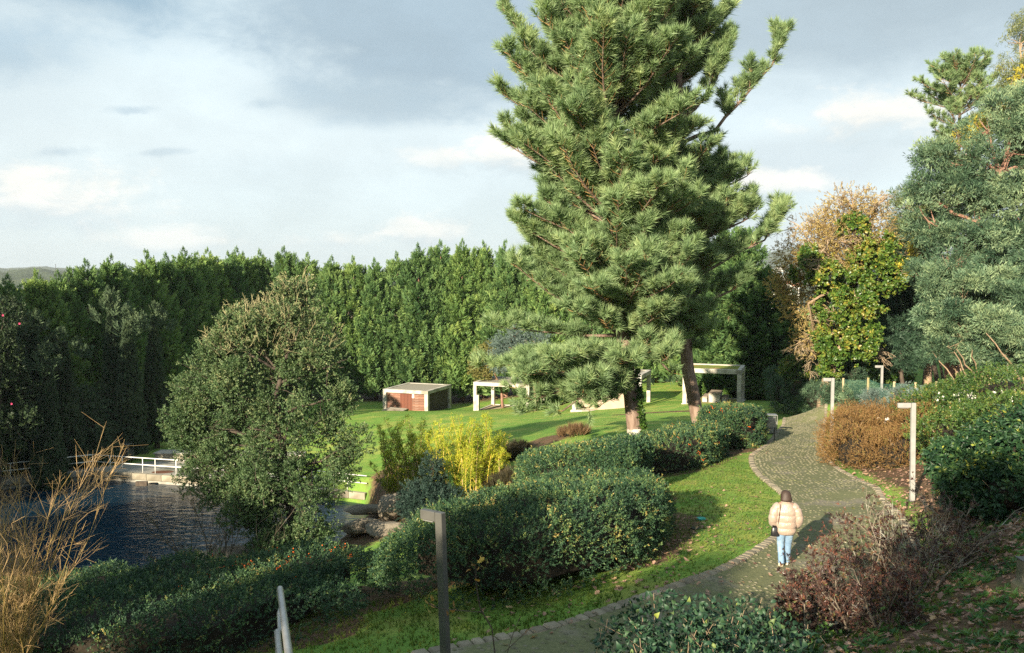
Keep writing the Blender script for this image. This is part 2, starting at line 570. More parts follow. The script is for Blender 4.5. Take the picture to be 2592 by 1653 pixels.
CTRL += [(-28.5, 54, -3.1), (-29, 60, -3.2), (-22, 66, -3.1), (-16, 56, -3.0), (-36, 58, -3.2), (-31, 92, -3.6), (-15, 95, -3.6), (0, 95, -3.0), (12, 92, -1.6),
         (22, 84, -.4), (32, 78, .6), (-9, 86, -3.85), (-5, 88, -3.9), (-36, 44, -3.0),
         (-4, 18, 2.9), (-10, 18, 2.2), (-18, 20, 1.2), (-6, 14, 3.5), (-12, 12, 3.0), (0, 13, 4.2), (0, 9.5, 5.0), (-4, 8, 4.9), (0, 3, 7.6), (-6, 3, 6.8), (5, 4, 7.2),
         (10, 6, 6.8), (-20, 8, 2.6), (2.2, 9.0, 5.1), (-8, 33, -2.5), (-15, 30, -1.6), (-20, 28, -.8), (-25, 34, -2.8), (-5, 26, .4), (-10, 24, .2), (-3, 33, .2),
         (0, -4, 8.3), (-12, -8, 6.5), (12, -6, 8.3), (-30, 10, 1.5), (-40, 30, -2.2), (-50, 60, -3.0), (18, 15, 6.6), (22, 28, 5.6), (30, 45, 4.6), (45, 30, 6.5),
         (40, 60, 3.2), (40, 100, 1.0), (0, 130, -4), (-50, 110, -4), (60, 130, 0), (-60, 0, 1), (60, 0, 8)]
CT = np.array(CTRL)


def _tps(r2):
    return 0.5 * r2 * np.log(r2 + 1e-9)


def _fit():
    xy = CT[:, :2] / 20.0
    n = len(xy)
    d2 = ((xy[:, None] - xy[None]) ** 2).sum(-1)
    K = _tps(d2) + np.eye(n) * 0.004
    P = np.hstack([np.ones((n, 1)), xy])
    A = np.zeros((n + 3, n + 3)); A[:n, :n] = K; A[:n, n:] = P; A[n:, :n] = P.T
    b = np.concatenate([CT[:, 2], np.zeros(3)])
    return np.linalg.solve(A, b), xy


_sol, _cxy = _fit()
POND = np.array([(-37, 50.0), (-29.3, 54.6), (-16, 51.2), (-9, 48.5), (-7.5, 43), (-9, 38.5), (-13, 36.2), (-22, 33.5), (-33, 35), (-38, 42)])
WATER_Z = -3.62


def inside_dist(x, y, poly):
    """signed distance to the polygon, positive inside"""
    x = np.asarray(x, float); y = np.asarray(y, float)
    ins = np.zeros(x.shape, bool); dm = np.full(x.shape, 1e9)
    n = len(poly)
    for i in range(n):
        x0, y0 = poly[i]; x1, y1 = poly[(i + 1) % n]
        dx, dy = x1 - x0, y1 - y0
        t = np.clip(((x - x0) * dx + (y - y0) * dy) / (dx * dx + dy * dy), 0, 1)
        dm = np.minimum(dm, np.hypot(x - x0 - t * dx, y - y0 - t * dy))
        c = ((y0 > y) != (y1 > y)) & (x < (x1 - x0) * (y - y0) / (y1 - y0 + 1e-12) + x0)
        ins ^= c
    return np.where(ins, dm, -dm)


def _raw_height(x, y):
    x = np.asarray(x, float); y = np.asarray(y, float)
    sh = x.shape
    p = np.stack([x.ravel(), y.ravel()], 1)
    pc = np.stack([np.clip(p[:, 0], -75, 75), np.clip(p[:, 1], -20, 140)], 1) / 20.0
    z = np.empty(len(p))
    n = len(_cxy)
    for a in range(0, len(p), 20000):
        q = pc[a:a + 20000]
        d2 = ((q[:, None] - _cxy[None]) ** 2).sum(-1)
        z[a:a + 20000] = _tps(d2) @ _sol[:n] + _sol[n] + q @ _sol[n + 1:]
    far = np.clip((np.hypot(p[:, 0], p[:, 1] - 45) - 95) / 70, 0, 1)
    far = far * far * (3 - 2 * far)
    z = z * (1 - far) + (-7.0) * far
    pd = inside_dist(p[:, 0], p[:, 1], POND)
    k = np.clip((pd + 0.5) / 1.3, 0, 1)
    z = z * (1 - k) + np.minimum(z, -5.0) * k
    # the terrace the photograph is taken from stays under the lens
    return z.reshape(sh)


def _axis(lo, hi, step, ext, grow):
    a = list(np.arange(lo, hi + 1e-6, step))
    s, v = step, hi
    while v < ext:
        s *= grow; v += s; a.append(v)
    s, v = step, lo
    while v > -ext:
        s *= grow; v -= s; a.insert(0, v)
    return np.array(a)


GX = _axis(-34, 36, 0.3, 9000, 1.28)
GY = _axis(-2, 74, 0.3, 9000, 1.28)
GXX, GYY = np.meshgrid(GX, GY)
GH = _raw_height(GXX, GYY)


def ground(x, y):
    x = np.asarray(x, float); y = np.asarray(y, float)
    i = np.clip(np.searchsorted(GX, x) - 1, 0, len(GX) - 2); j = np.clip(np.searchsorted(GY, y) - 1, 0, len(GY) - 2)
    u = (x - GX[i]) / (GX[i + 1] - GX[i]); v = (y - GY[j]) / (GY[j + 1] - GY[j])
    return (GH[j, i] * (1 - u) + GH[j, i + 1] * u) * (1 - v) + (GH[j + 1, i] * (1 - u) + GH[j + 1, i + 1] * u) * v


def on(x, y, dz=0.0):
    return np.array((x, y, float(ground(x, y)) + dz))


def hit(px, py, lo=4.0, hi=140.0):
    """where the ray of a pixel of the photograph meets the ground"""
    ds = np.linspace(lo, hi, 2500)
    P = np.array([at(px, py, d) for d in ds])
    h = ground(P[:, 0], P[:, 1])
    b = np.nonzero(P[:, 2] <= h)[0]
    return P[b[0]] if len(b) else P[-1]


# ground cover: how much bare soil or leaf litter shows, and half-shade painted on the kerb strip
def seg_dist(x, y, pl):
    dm = np.full(np.shape(x), 1e9)
    for (x0, y0), (x1, y1) in zip(pl[:-1], pl[1:]):
        dx, dy = x1 - x0, y1 - y0
        t = np.clip(((x - x0) * dx + (y - y0) * dy) / (dx * dx + dy * dy + 1e-12), 0, 1)
        dm = np.minimum(dm, np.hypot(x - x0 - t * dx, y - y0 - t * dy))
    return dm


def w2(px, py, d):
    p = at(px, py, d)
    return (p[0], p[1])


# clipped hedges: centre line (x, y), half width, height
HEDGES = {
    'berry': dict(line=[(-13.5, 17.4), (-10, 17.2), (-6.6, 16.9), (-4.4, 16.5), (-3.4, 16.2)], hw=1.7, h=.95),
    'low': dict(line=[(-13.5, 14.7), (-9, 14.6), (-5.5, 14.1), (-3.6, 13.6)], hw=1.6, h=.8),
    'near': dict(line=[(2.75, 21.2), (1.75, 18.6), (.5, 16.5), (-1.5, 14.9)], hw=1.9, h=1.52),
    'middle': dict(line=[(2.0, 30.2), (2.3, 27.6), (2.9, 25.2)], hw=1.95, h=1.9),
    'long': dict(line=[(2.4, 33.8), (4.4, 32.0), (5.9, 31.6), (7.2, 33.2), (8.6, 36.0)], hw=1.4, h=1.4),
    'round': dict(line=[(9.9, 37.0), (11.5, 39.6)], hw=1.35, h=1.75),
}


LKS_ = LK[:, :2]


def soil_shade_mask(x, y):
    m = np.zeros(np.shape(x))
    for hk, h in HEDGES.items():
        d = seg_dist(x, y, h['line']) - h['hw'] * (.6 if hk == 'low' else 1)
        m = np.maximum(m, np.clip(1 - d / (.2 if hk in ('low', 'berry') else .85), 0, 1) * (np.clip((y - 15.2) / 1.5, 0, 1) if hk == 'near' else 1))
    # leaf-strewn bank on the right
    rk = RK[:, :2]
    right = (np.interp(y, np.sort(rk[:, 1]), rk[np.argsort(rk[:, 1]), 0]) + .1)
    b = np.clip((x - right) / 1.2, 0, 1) * np.clip((62 - y) / 6, 0, 1) * np.clip((y + 5) / 4, 0, 1)
    m = np.maximum(m, b)
    # worn brown slope behind the hedges and the strip along the far path
    for pts, w in (([w2(1290, 1140, 43.5), w2(1400, 1105, 46)], 1.8), ([w2(1330, 1165, 40), w2(1300, 1230, 38)], 1.6), ([w2(960, 1330, 38), w2(900, 1290, 41)], 3.0),
                   ([w2(1560, 1043, 61), w2(1800, 1041, 61), w2(1940, 1046, 58)], .7), ([w2(1600, 1104, 44.3), w2(1760, 1080, 48)], .9)):
        d = seg_dist(x, y, pts)
        m = np.maximum(m, np.clip(1.15 - d / w, 0, 1) * .95)
    # thin mossy turf between hedges and kerb; browning also stands for dappled half-shade
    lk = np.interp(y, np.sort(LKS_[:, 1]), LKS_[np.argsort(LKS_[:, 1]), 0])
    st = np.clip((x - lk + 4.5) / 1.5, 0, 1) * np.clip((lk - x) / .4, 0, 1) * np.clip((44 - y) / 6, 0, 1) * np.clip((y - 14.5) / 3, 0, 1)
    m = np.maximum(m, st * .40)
    # stony pond bank on the right
    m = np.maximum(m, np.clip(1.4 - seg_dist(x, y, [(-7.0, 49), (-6.3, 43), (-7.8, 38.0), (-12, 35.0)]) / 2.0, 0, 1))
    # under the conifers and the trees beyond the fence
    m = np.maximum(m, np.clip((y - 88) / 4, 0, 1) * np.clip((100 - y) / 4, 0, 1))
    m = np.maximum(m, np.clip((-32.2 - x) / 1.5, 0, 1) * np.clip((y - 55) / 4, 0, 1))
    m = np.maximum(m, np.clip((3.2 - y) / 3, 0, 1))
    return np.clip(m, 0, 1)


def build_ground():
    ny, nx = GXX.shape
    V = np.stack([GXX, GYY, GH], -1).reshape(-1, 3)
    i = np.arange(ny - 1)[:, None] * nx; j = np.arange(nx - 1)[None]
    Q = np.stack([i + j, i + j + 1, i + nx + j + 1, i + nx + j], -1).reshape(-1, 4)
    m, g, b = new_mat('turf_and_soil')
    tc = g.node('ShaderNodeTexCoord'); v = tc.outputs['Object']
    a = g.node('ShaderNodeAttribute', attribute_name='tone')
    nf = g.noise(v, 9.0, 6, .7)
    nm = g.noise(v, .7, 5, .6)
    nb = g.noise(v, .16, 4, .55)
    ns = g.noise(v, 3.0, 6, .65)
    gr = g.ramp(nf, [(.25, (.085, .170, .028)), (.5, (.165, .295, .050)), (.75, (.27, .40, .075))])
    gr = g.mix(g.math('MULTIPLY', g.smooth(nm, .44, .62), .8), gr, (.32, .35, .08))           # yellower, mossy turf in patches
    gr = g.mix(g.math('MULTIPLY', g.smooth(nb, .48, .66), .6), gr, (.10, .225, .035))
    gr = g.mix(g.math('MULTIPLY', g.smooth(ns, .58, .74), .35), gr, (.21, .16, .07))
    so = g.ramp(nf, [(.25, (.07, .042, .024)), (.5, (.135, .085, .05)), (.72, (.24, .155, .09))])
    so = g.mix(g.math('MULTIPLY', g.smooth(g.noise(v, 1.6, 6, .65), .5, .66), .7), so, (.045, .085, .014))
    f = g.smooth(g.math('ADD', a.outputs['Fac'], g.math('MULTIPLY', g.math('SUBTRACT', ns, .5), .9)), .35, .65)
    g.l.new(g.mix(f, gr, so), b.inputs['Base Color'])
    b.inputs['Roughness'].default_value = .9
    b.inputs['Specular IOR Level'].default_value = .15
    bp = g.node('ShaderNodeBump'); bp.inputs['Strength'].default_value = 1.0; bp.inputs['Distance'].default_value = .07
    g.l.new(g.noise(v, 11, 7, .75), bp.inputs['Height']); g.l.new(bp.outputs[0], b.inputs['Normal'])
    o = add_mesh('ground', V, None, m, None, soil_shade_mask(V[:, 0], V[:, 1]), True, True, Q)
    tag(o, kind='structure')
    return o


GROUND = build_ground()


def resample(pl, step):
    pl = np.asarray(pl, float)
    s = np.concatenate([[0], np.cumsum(np.linalg.norm(np.diff(pl, axis=0), axis=1))])
    n = max(2, int(s[-1] / step) + 1)
    t = np.linspace(0, s[-1], n)
    return np.stack([np.interp(t, s, pl[:, k]) for k in range(pl.shape[1])], 1)


def smooth_line(pl, n=3):
    pl = np.asarray(pl, float)
    for _ in range(n):
        q = pl.copy(); q[1:-1] = pl[1:-1] * .5 + (pl[:-2] + pl[2:]) * .25; pl = q
    return pl


LKS = smooth_line(resample(LK[:, :2], .25), 6)
RKS = smooth_line(resample(RK[:, :2], .25), 8)


def match(line, n):
    s = np.concatenate([[0], np.cumsum(np.linalg.norm(np.diff(line, axis=0), axis=1))])
    t = np.linspace(0, s[-1], n)
    return np.stack([np.interp(t, s, line[:, k]) for k in range(2)], 1)


# far end of the path: it bends left in front of the pavilions as a worn strip (in the turf), so the paving stops there
PATH_N = 150
PL, PR = match(LKS, PATH_N), match(RKS, PATH_N)


def build_path():
    rng = np.random.default_rng(5)
    nc = 9
    rows = []
    for k in range(nc):
        t = k / (nc - 1)
        p = PL * (1 - t) + PR * t
        rows.append(np.column_stack([p, ground(p[:, 0], p[:, 1]) + .045]))
    V = np.stack(rows, 1).reshape(-1, 3)
    i = np.arange(PATH_N - 1)[:, None] * nc; j = np.arange(nc - 1)[None]
    Q = np.stack([i + j, i + nc + j, i + nc + j + 1, i + j + 1], -1).reshape(-1, 4)
    m, g, b = new_mat('mossy_joints')
    tc = g.node('ShaderNodeTexCoord'); v = tc.outputs['Object']
    nf = g.noise(v, 16, 6, .7); nb = g.noise(v, .8, 5, .6)
    c = g.ramp(nf, [(.3, (.085, .095, .038)), (.55, (.14, .145, .06)), (.75, (.21, .20, .10))])
    c = g.mix(g.smooth(nb, .5, .68), c, (.20, .175, .125))
    g.l.new(c, b.inputs['Base Color']); b.inputs['Roughness'].default_value = .95
    bp = g.node('ShaderNodeBump'); bp.inputs['Strength'].default_value = .6; bp.inputs['Distance'].default_value = .02
    g.l.new(g.noise(v, 40, 5, .7), bp.inputs['Height']); g.l.new(bp.outputs[0], b.inputs['Normal'])
    path = add_mesh('path', V, None, m, None, None, True, True, Q)
    tag(path, kind='structure')
    # cobbles: too many and too small to pick apart, one mesh, but every stone its own worn dome
    P = []
    n = len(PL)
    seg = np.linalg.norm(np.diff((PL + PR) / 2, axis=0), axis=1)
    s = np.concatenate([[0], np.cumsum(seg)])
    t = 0.3
    while t < s[-1] - .1:
        u = np.interp(t, s, np.arange(n))
        a = int(u); f = u - a
        l = PL[a] * (1 - f) + PL[min(a + 1, n - 1)] * f; r = PR[a] * (1 - f) + PR[min(a + 1, n - 1)] * f
        w = np.linalg.norm(r - l)
        dcam = (l[1] + r[1]) / 2
        step = .115 if dcam < 26 else .15
        k = int(w / step)
        dirv = (r - l) / w; fw = np.array((-dirv[1], dirv[0]))
        for q in range(k):
            o = (q + .5 + rng.normal(0, .16)) * step
            p = l + dirv * o + fw * rng.normal(0, .034)
            mossy = math.sin(p[0] * 1.9 + 1.3 * math.sin(p[1] * 1.1)) * math.sin(p[1] * 1.6 + 1.1 * math.sin(p[0] * 1.4))
            if rng.random() < .42 + .42 * mossy: continue
            P.append((p[0], p[1], step, math.atan2(dirv[1], dirv[0])))
        t += step * .98
    P = np.array(P)
    T = []
    for k in range(5):
        n6 = 6
        th = np.arange(n6) * 2 * math.pi / n6 + rng.uniform(-.2, .2, n6)
        rr = rng.uniform(.40, .5, n6)
        low = np.stack([np.cos(th) * rr, np.sin(th) * rr, np.zeros(n6) - .25], 1)
        top = np.stack([np.cos(th) * rr * .72, np.sin(th) * rr * .72, np.full(n6, .17)], 1)
        Vt = np.vstack([low, top, [(0, 0, .22)]])
        F = []
        for a in range(n6):
            b2 = (a + 1) % n6
            F += [(a, b2, n6 + b2), (a, n6 + b2, n6 + a), (n6 + a, n6 + b2, 2 * n6)]
        T.append((Vt, np.array(F), np.zeros(len(Vt))))
    ang = P[:, 3] + rng.uniform(-.3, .3, len(P))
    M = np.zeros((len(P), 3, 3)); M[:, 0, 0] = np.cos(ang); M[:, 1, 0] = np.sin(ang); M[:, 0, 1] = -np.sin(ang); M[:, 1, 1] = np.cos(ang); M[:, 2, 2] = 1
    pos = np.column_stack([P[:, 0], P[:, 1], ground(P[:, 0], P[:, 1]) + .032 + rng.normal(0, .006, len(P))])
    V, F, tone = bake(T, pos, M, P[:, 2] * .98, rng.normal(.48, .11, len(P)), rng)
    mc = rough_mat('worn_cobbles', (.145, .14, .082), (.185, .172, .115), 9, .9, .5, 40, c3=(.12, .13, .05))
    co = add_mesh('cobbles', V, F, mc, path, tone, True)
    tag(co, kind='stuff')
    # kerb stones, each its own block
    stones = 0
    for line, side in ((LKS, -1), (RKS, 1)):
        s = np.concatenate([[0], np.cumsum(np.linalg.norm(np.diff(line, axis=0), axis=1))])
        t = 0.0
        while t < s[-1] - .4:
            L = rng.uniform(.17, .30)
            p0 = np.array([np.interp(t, s, line[:, k]) for k in range(2)]); p1 = np.array([np.interp(t + L, s, line[:, k]) for k in range(2)])
            dv = p1 - p0; mid = (p0 + p1) / 2
            nrm = np.array((-dv[1], dv[0])) / np.linalg.norm(dv) * side * -1
            # outwards from the paving
            c = mid + nrm * (-.09)
            mb = MB()
            mb.box((0, 0, 0), (L - .018, .22 + rng.normal(0, .015), .18), 0, .03, tone=float(np.clip(rng.normal(.5, .16), .1, .9)))
            sl = math.atan2(float(ground(*p1) - ground(*p0)), L)
            z = float(ground(*c)) - .018 + rng.normal(0, .008)
            me_o = mb.build('kerb_stone', M_STONE, path, world=False)
            me_o.location = (c[0], c[1], z)
            me_o.rotation_euler = (rng.normal(0, .03), -sl, math.atan2(dv[1], dv[0]) + rng.normal(0, .03))
            stones += 1
            t += L
    print('kerb stones', stones, 'cobbles', len(P))
    return path


PATH = build_path()


# ---------------------------------------------------------------- pond
def build_pond():
    m, g, b = new_mat('pond_water')
    tc = g.node('ShaderNodeTexCoord')
    mp = g.node('ShaderNodeMapping'); g.l.new(tc.outputs['Object'], mp.inputs['Vector'])
    mp.inputs['Scale'].default_value = (1.0, 2.1, 1); mp.inputs['Rotation'].default_value = (0, 0, .12)
    v = mp.outputs[0]
    b.inputs['Base Color'].default_value = (.006, .022, .040, 1)
    b.inputs['Roughness'].default_value = .04
    b.inputs['IOR'].default_value = 1.33
    b.inputs['Specular IOR Level'].default_value = .5
    h = g.math('ADD', g.noise(v, .95, 3, .5, .6), g.math('MULTIPLY', g.noise(v, 3.2, 3, .55, .3), .35))
    bp = g.node('ShaderNodeBump'); bp.inputs['Strength'].default_value = 1.0; bp.inputs['Distance'].default_value = .05
    g.l.new(h, bp.inputs['Height']); g.l.new(bp.outputs[0], b.inputs['Normal'])
    P = np.column_stack([POND + np.sign(POND - POND.mean(0)) * .25, np.full(len(POND), WATER_Z)])
    c = np.vstack([P, [(*P[:, :2].mean(0), WATER_Z)]])
    n = len(P)
    o = add_mesh('water', c, [(i, (i + 1) % n, n) for i in range(n)], m)
    tag(o, kind='structure')


build_pond()
# ---------------------------------------------------------------- far land
def build_far():
    rng = np.random.default_rng(3)
    m, g, b = new_mat('wooded_hillside')
    tc = g.node('ShaderNodeTexCoord'); v = tc.outputs['Object']
    n = g.noise(v, .02, 8, .7); n2 = g.noise(v, .004, 5, .6)
    c = g.ramp(n, [(.3, (.030, .045, .022)), (.55, (.06, .085, .035)), (.75, (.11, .12, .055))])
    c = g.mix(g.smooth(n2, .55, .68), c, (.17, .16, .09))
    g.l.new(c, b.inputs['Base Color']); b.inputs['Roughness'].default_value = 1
    bp = g.node('ShaderNodeBump'); bp.inputs['Strength'].default_value = 1; bp.inputs['Distance'].default_value = 12
    g.l.new(n, bp.inputs['Height']); g.l.new(bp.outputs[0], b.inputs['Normal'])
    # two ranges of wooded hills as height fields in polar coordinates around the park
    for name, r0, r1, prof in (('hills', 1500, 3600, [(-75, 60), (-50, 60), (-36, 70), (-33, 62), (-30, 66), (-27, 50), (-20, 40), (-8, 44), (0, 55), (8, 80), (14, 92), (17.2, 120), (19.0, 140), (21, 150), (26, 120), (34, 110), (50, 120), (75, 80)]),
                               ('near_hills', 520, 1300, [(-75, 10), (-40, 16), (-34, 24), (-31, 28), (-28, 22), (-20, 10), (0, 8), (14, 12), (20, 20), (30, 26), (45, 22), (75, 10)])):
        A = np.radians(np.linspace(-75, 75, 420)); K = np.linspace(0, 1, 26)
        h = np.interp(np.degrees(A), [p[0] for p in prof], [p[1] for p in prof])
        V = []
        for k in K:
            r = r0 + (r1 - r0) * k
            bump = sum(np.sin(A * f * 40 + p * 7 + k * 9) * a for f, p, a in ((1, 1, .05), (2.7, 2, .04), (6.3, 3, .03)))
            zz = -7 + (h + 7) * (math.sin(k * math.pi / 2) ** 1.4) * (1 + bump) + rng.normal(0, .012, len(A)) * (h + 10)
            if k == 0: zz[:] = -12
            V.append(np.column_stack([np.sin(A) * r, np.cos(A) * r, zz]))
        V = np.vstack(V); nx = len(A)
        i = np.arange(len(K) - 1)[:, None] * nx; j = np.arange(nx - 1)[None]
        Q = np.stack([i + j, i + j + 1, i + nx + j + 1, i + nx + j], -1).reshape(-1, 4)
        tag(add_mesh(name, V, None, m, None, None, True, True, Q), kind='structure')
    # white tower block on the far slope, seen between the conifers and the bare oak
    glass = solid('tower_glass', (.22, .30, .36), .2)
    mw = solid('tower_render', (.72, .71, .67), .8)
    d = 620
    p = at(1972, 730, d)
    root = thing('apartment_tower', (p[0], d, p[2] - 14), 'white stepped tower block far off between the conifer and the bare oak', 'building')
    w = MB()
    u = d / FPX                                         # metres to one photograph pixel at that distance
    base = p[2] - 14
    def blk(x0, x1, ytop, dep, dy):
        xa = (x0 - 1296) * u; xb = (x1 - 1296) * u
        zt = CAM_Z + (714 - ytop) * u
        w.box(((xa + xb) / 2, d + dy, (base + zt) / 2), (xb - xa, dep, zt - base))
    blk(1954, 1962, 682, 9, 0); blk(1961.5, 1978.5, 679, 10, .6); blk(1968, 1979, 675.5, 9, 2.2); blk(1978, 1982, 690, 8, .3)
    wall = w.build('wall', mw, root)
    for k in range(4):
        q = MB(); xa = (1963.4 + k * 3.3 - 1296) * u
        q.box((xa + .42, d - 4.5, CAM_Z + (714 - 692.5) * u), (.8, .3, 2.6))
        q.build('window', glass, root)
    for row in range(3):
        for k in range(3):
            q = MB(); q.box(((1964.5 + k * 4.4 - 1296) * u, d - 4.5, CAM_Z + (714 - 703 - row * 7) * u), (.8, .3, 1.1)); q.build('window', glass, root)
    roof = solid('terracotta_roof', (.36, .17, .10), .9)
    for k, (px, py, wd, hh) in enumerate([(1948, 716, 16, 9), (1966, 722, 18, 10), (1990, 719, 17, 8), (2012, 724, 14, 8)]):
        dd = 420 + k * 12; uu = dd / FPX
        pp = at(px, py, dd)
        h = thing('far_house', (pp[0], dd, -9), ['white house just left below the far tower block', 'white house straight below the far tower block', 'white house right of the far tower block', 'far white house half hidden by the bare oak'][k], 'house', 'white houses below the far tower')
        q = MB(); zt = pp[2]; q.box((pp[0], dd, (zt - 9) / 2), (wd * uu, 7, zt + 9)); q.build('wall', mw, h)
        q = MB(); a = wd * uu / 2 + .3
        q.raw([(pp[0] - a, dd - 4, zt), (pp[0] + a, dd - 4, zt), (pp[0] + a, dd + 4, zt), (pp[0] - a, dd + 4, zt), (pp[0] - a, dd, zt + 1.5), (pp[0] + a, dd, zt + 1.5)],
              [(0, 4, 3), (1, 2, 5)], [(0, 1, 5, 4), (2, 3, 4, 5)]); q.build('roof', roof, h)
    # lattice masts on the left skyline
    for px, top, d2, k in ((142, 668, 900, 0), (172, 676, 1000, 1)):
        pb = at(px, 712, d2); pt = at(px, top, d2)
        t = thing('radio_mast', (pb[0], d2, pb[2] - 22), ['taller thin lattice mast on the left skyline', 'shorter thin lattice mast on the left skyline'][k], 'mast')
        q = MB(); hgt = pt[2] - pb[2] + 22; zb = pb[2] - 22
        for sx, sy in ((-1, -1), (1, -1), (0, 1)):
            q.tube([(pb[0] + sx * 1.3, d2 + sy * 1.3, zb), (pb[0] + sx * .15, d2 + sy * .15, zb + hgt)], .13, 4)
        q.build('leg', M_STEEL_D, t)
        for s in np.linspace(.1, .92, 9):
            q = MB()
            a = 1.3 * (1 - s) + .15 * s
            z = zb + hgt * s
            c = [(pb[0] - a, d2 - a, z), (pb[0] + a, d2 - a, z), (pb[0], d2 + a, z)]
            q.tube([c[0], c[1], c[2], (c[0][0] + .01, c[0][1], c[0][2])], .08, 4)
            q.build('cross_brace', M_STEEL_D, t)


build_far()

# ---------------------------------------------------------------- concrete pavilions on the lawn
PHI = R(-20)        # all of them stand turned the same way


def rot2(lx, ly, rz=PHI):
    return (lx * math.cos(rz) - ly * math.sin(rz), lx * math.sin(rz) + ly * math.cos(rz))


def local(root, lx, ly, lz):
    a, b = rot2(lx, ly)
    return (root.location[0] + a, root.location[1] + b, root.location[2] + lz)


def lbox(root, name, mat, c, size, tone=.5, cham=.015):
    q = MB(); q.box((0, 0, 0), size, 0, cham, tone)
    o = q.build(name, mat, root, world=False)
    o.location = tuple(c)
    return o


def pavilion(name, fl, W, D, H, label, cw=.34, beam=.36, roof=None, plinth=.0, slab=True):
    """fl: world position of the front left foot; width W along the front, depth D, height H"""
    root = thing(name, fl, label, 'pavilion', 'concrete pavilions on the lawn', PHI)
    for x in (cw / 2, W - cw / 2):
        for y in (cw / 2, D - cw / 2):
            lbox(root, 'column', M_CONC, (x, y, (H - beam - plinth - .5) / 2 + plinth - .0), (cw, cw, H - beam - plinth + .5 - .0))
    z = H - beam / 2
    lbox(root, 'beam', M_CONC, (W / 2, cw / 2, z), (W, cw, beam)); lbox(root, 'beam', M_CONC, (W / 2, D - cw / 2, z), (W, cw, beam))
    lbox(root, 'beam', M_CONC, (cw / 2, D / 2, z), (cw, D - 2 * cw, beam)); lbox(root, 'beam', M_CONC, (W - cw / 2, D / 2, z), (cw, D - 2 * cw, beam))
    if roof is not None:
        lbox(root, 'roof', roof, (W / 2, D / 2, H - beam * .5), (W - 2 * cw + .002, D - 2 * cw + .002, beam * .55))
    return root


M_ROOFGRASS = rough_mat('mossy_roof', (.20, .22, .04), (.13, .18, .03), 2.0, .95, .8, 18, c3=(.34, .22, .08), bdist=.06)
M_GRAVELROOF = rough_mat('gravel_roof', (.33, .30, .24), (.22, .21, .17), 9.0, .95, .6, 40)
M_SAND = rough_mat('sandy_floor', (.42, .34, .24), (.33, .26, .18), 4, .95, .4, 30)
M_MOSSFLOOR = rough_mat('mossy_floor', (.22, .21, .07), (.28, .26, .11), 3, .95, .3, 25)

# right pavilion with a mossy roof, table and benches
pf = at(1727, 1030, 66.5)
PV1 = pavilion('garden_pavilion', (pf[0], pf[1], pf[2]), 4.75, 4.4, 3.28, 'concrete pavilion with a mossy turf roof over a table and benches', roof=M_ROOFGRASS, plinth=.3)
lbox(PV1, 'plinth', M_CONC, (2.375, 2.2, .03), (4.9, 4.55, .55))
lbox(PV1, 'floor', M_MOSSFLOOR, (2.375, 2.2, .315), (4.0, 3.65, .03))
q = MB(); q.raw([(1.5, -.08, .30), (3.05, -.08, .30), (3.25, -1.2, -.25), (1.2, -1.2, -.25), (1.5, -.08, -.4), (3.05, -.08, -.4)], [(0, 3, 4), (1, 5, 2)], [(0, 1, 2, 3), (4, 3, 2, 5)])
q.build('ramp', M_CONC_D, PV1, world=False)


def stone_block(name, lx, ly, lz, size, label, cat, group=None):
    p = local(PV1, lx, ly, lz)
    root = thing(name, p, label, cat, group, PHI)
    lbox(root, 'base', M_CONC, (0, 0, (size[2] - .10) / 2), (size[0] - .02, size[1], size[2] - .10))
    lbox(root, 'top', rough_mat('stained_slab', (.26, .20, .15), (.36, .31, .25), 3, .9, .3), (0, 0, size[2] - .048), (size[0] + .02, size[1] + .02, .10))


stone_block('stone_table', 2.5, 2.2, .332, (.95, 2.2, .80), 'pale block table under the mossy-roofed pavilion', 'table')
stone_block('stone_bench', 1.70, 2.2, .332, (.42, 2.0, .46), 'low block bench left of the pale table', 'bench', 'benches in the pavilion')
stone_block('stone_bench', 3.30, 2.2, .332, (.42, 2.0, .46), 'low block bench right of the pale table', 'bench', 'benches in the pavilion')

# open frame pavilion with young trunks inside
pf = at(1198, 1046, 79)
PV2 = pavilion('frame_pavilion', (pf[0], pf[1], pf[2]), 5.9, 5.2, 3.15, 'open concrete frame pavilion with two thin trunks inside its sandy floor', roof=M_GRAVELROOF)
lbox(PV2, 'kerb', M_CONC, (2.95, 5.15, -.0), (5.6, .22, .4)); lbox(PV2, 'kerb', M_CONC, (5.78, 2.6, -.0), (.22, 4.9, .4)); lbox(PV2, 'kerb', M_CONC, (.12, 2.6, -.0), (.22, 4.9, .4))
lbox(PV2, 'floor', M_SAND, (2.95, 2.6, -.02), (5.4, 4.9, .3))
lbox(PV2, 'stub_post', M_CONC, (.45, .17, .75), (.25, .3, 2.2))

# third pavilion, behind the big pine, with a rendered wall
pf = at(1448, 1042, 69.5)
PV3 = pavilion('walled_pavilion', (pf[0], pf[1], pf[2]), 6.1, 4.6, 3.45, 'concrete pavilion with pale rendered walls behind the big pine trunk', roof=M_GRAVELROOF)
lbox(PV3, 'plinth', M_CONC, (3.05, 2.2, -.05), (6.3, 4.75, .45))
M_RENDER = rough_mat('pale_render', (.40, .325, .25), (.33, .26, .2), 1.2, .9, .25, 20, c3=(.36, .27, .2))
lbox(PV3, 'wall', M_RENDER, (2.5, .62, 1.37), (4.2, .2, 2.35)); lbox(PV3, 'wall', M_RENDER, (.55, 2.6, 1.37), (.2, 3.6, 2.35))
lbox(PV3, 'wall_coping', M_CONC, (2.5, .62, 2.6), (4.3, .3, .1))

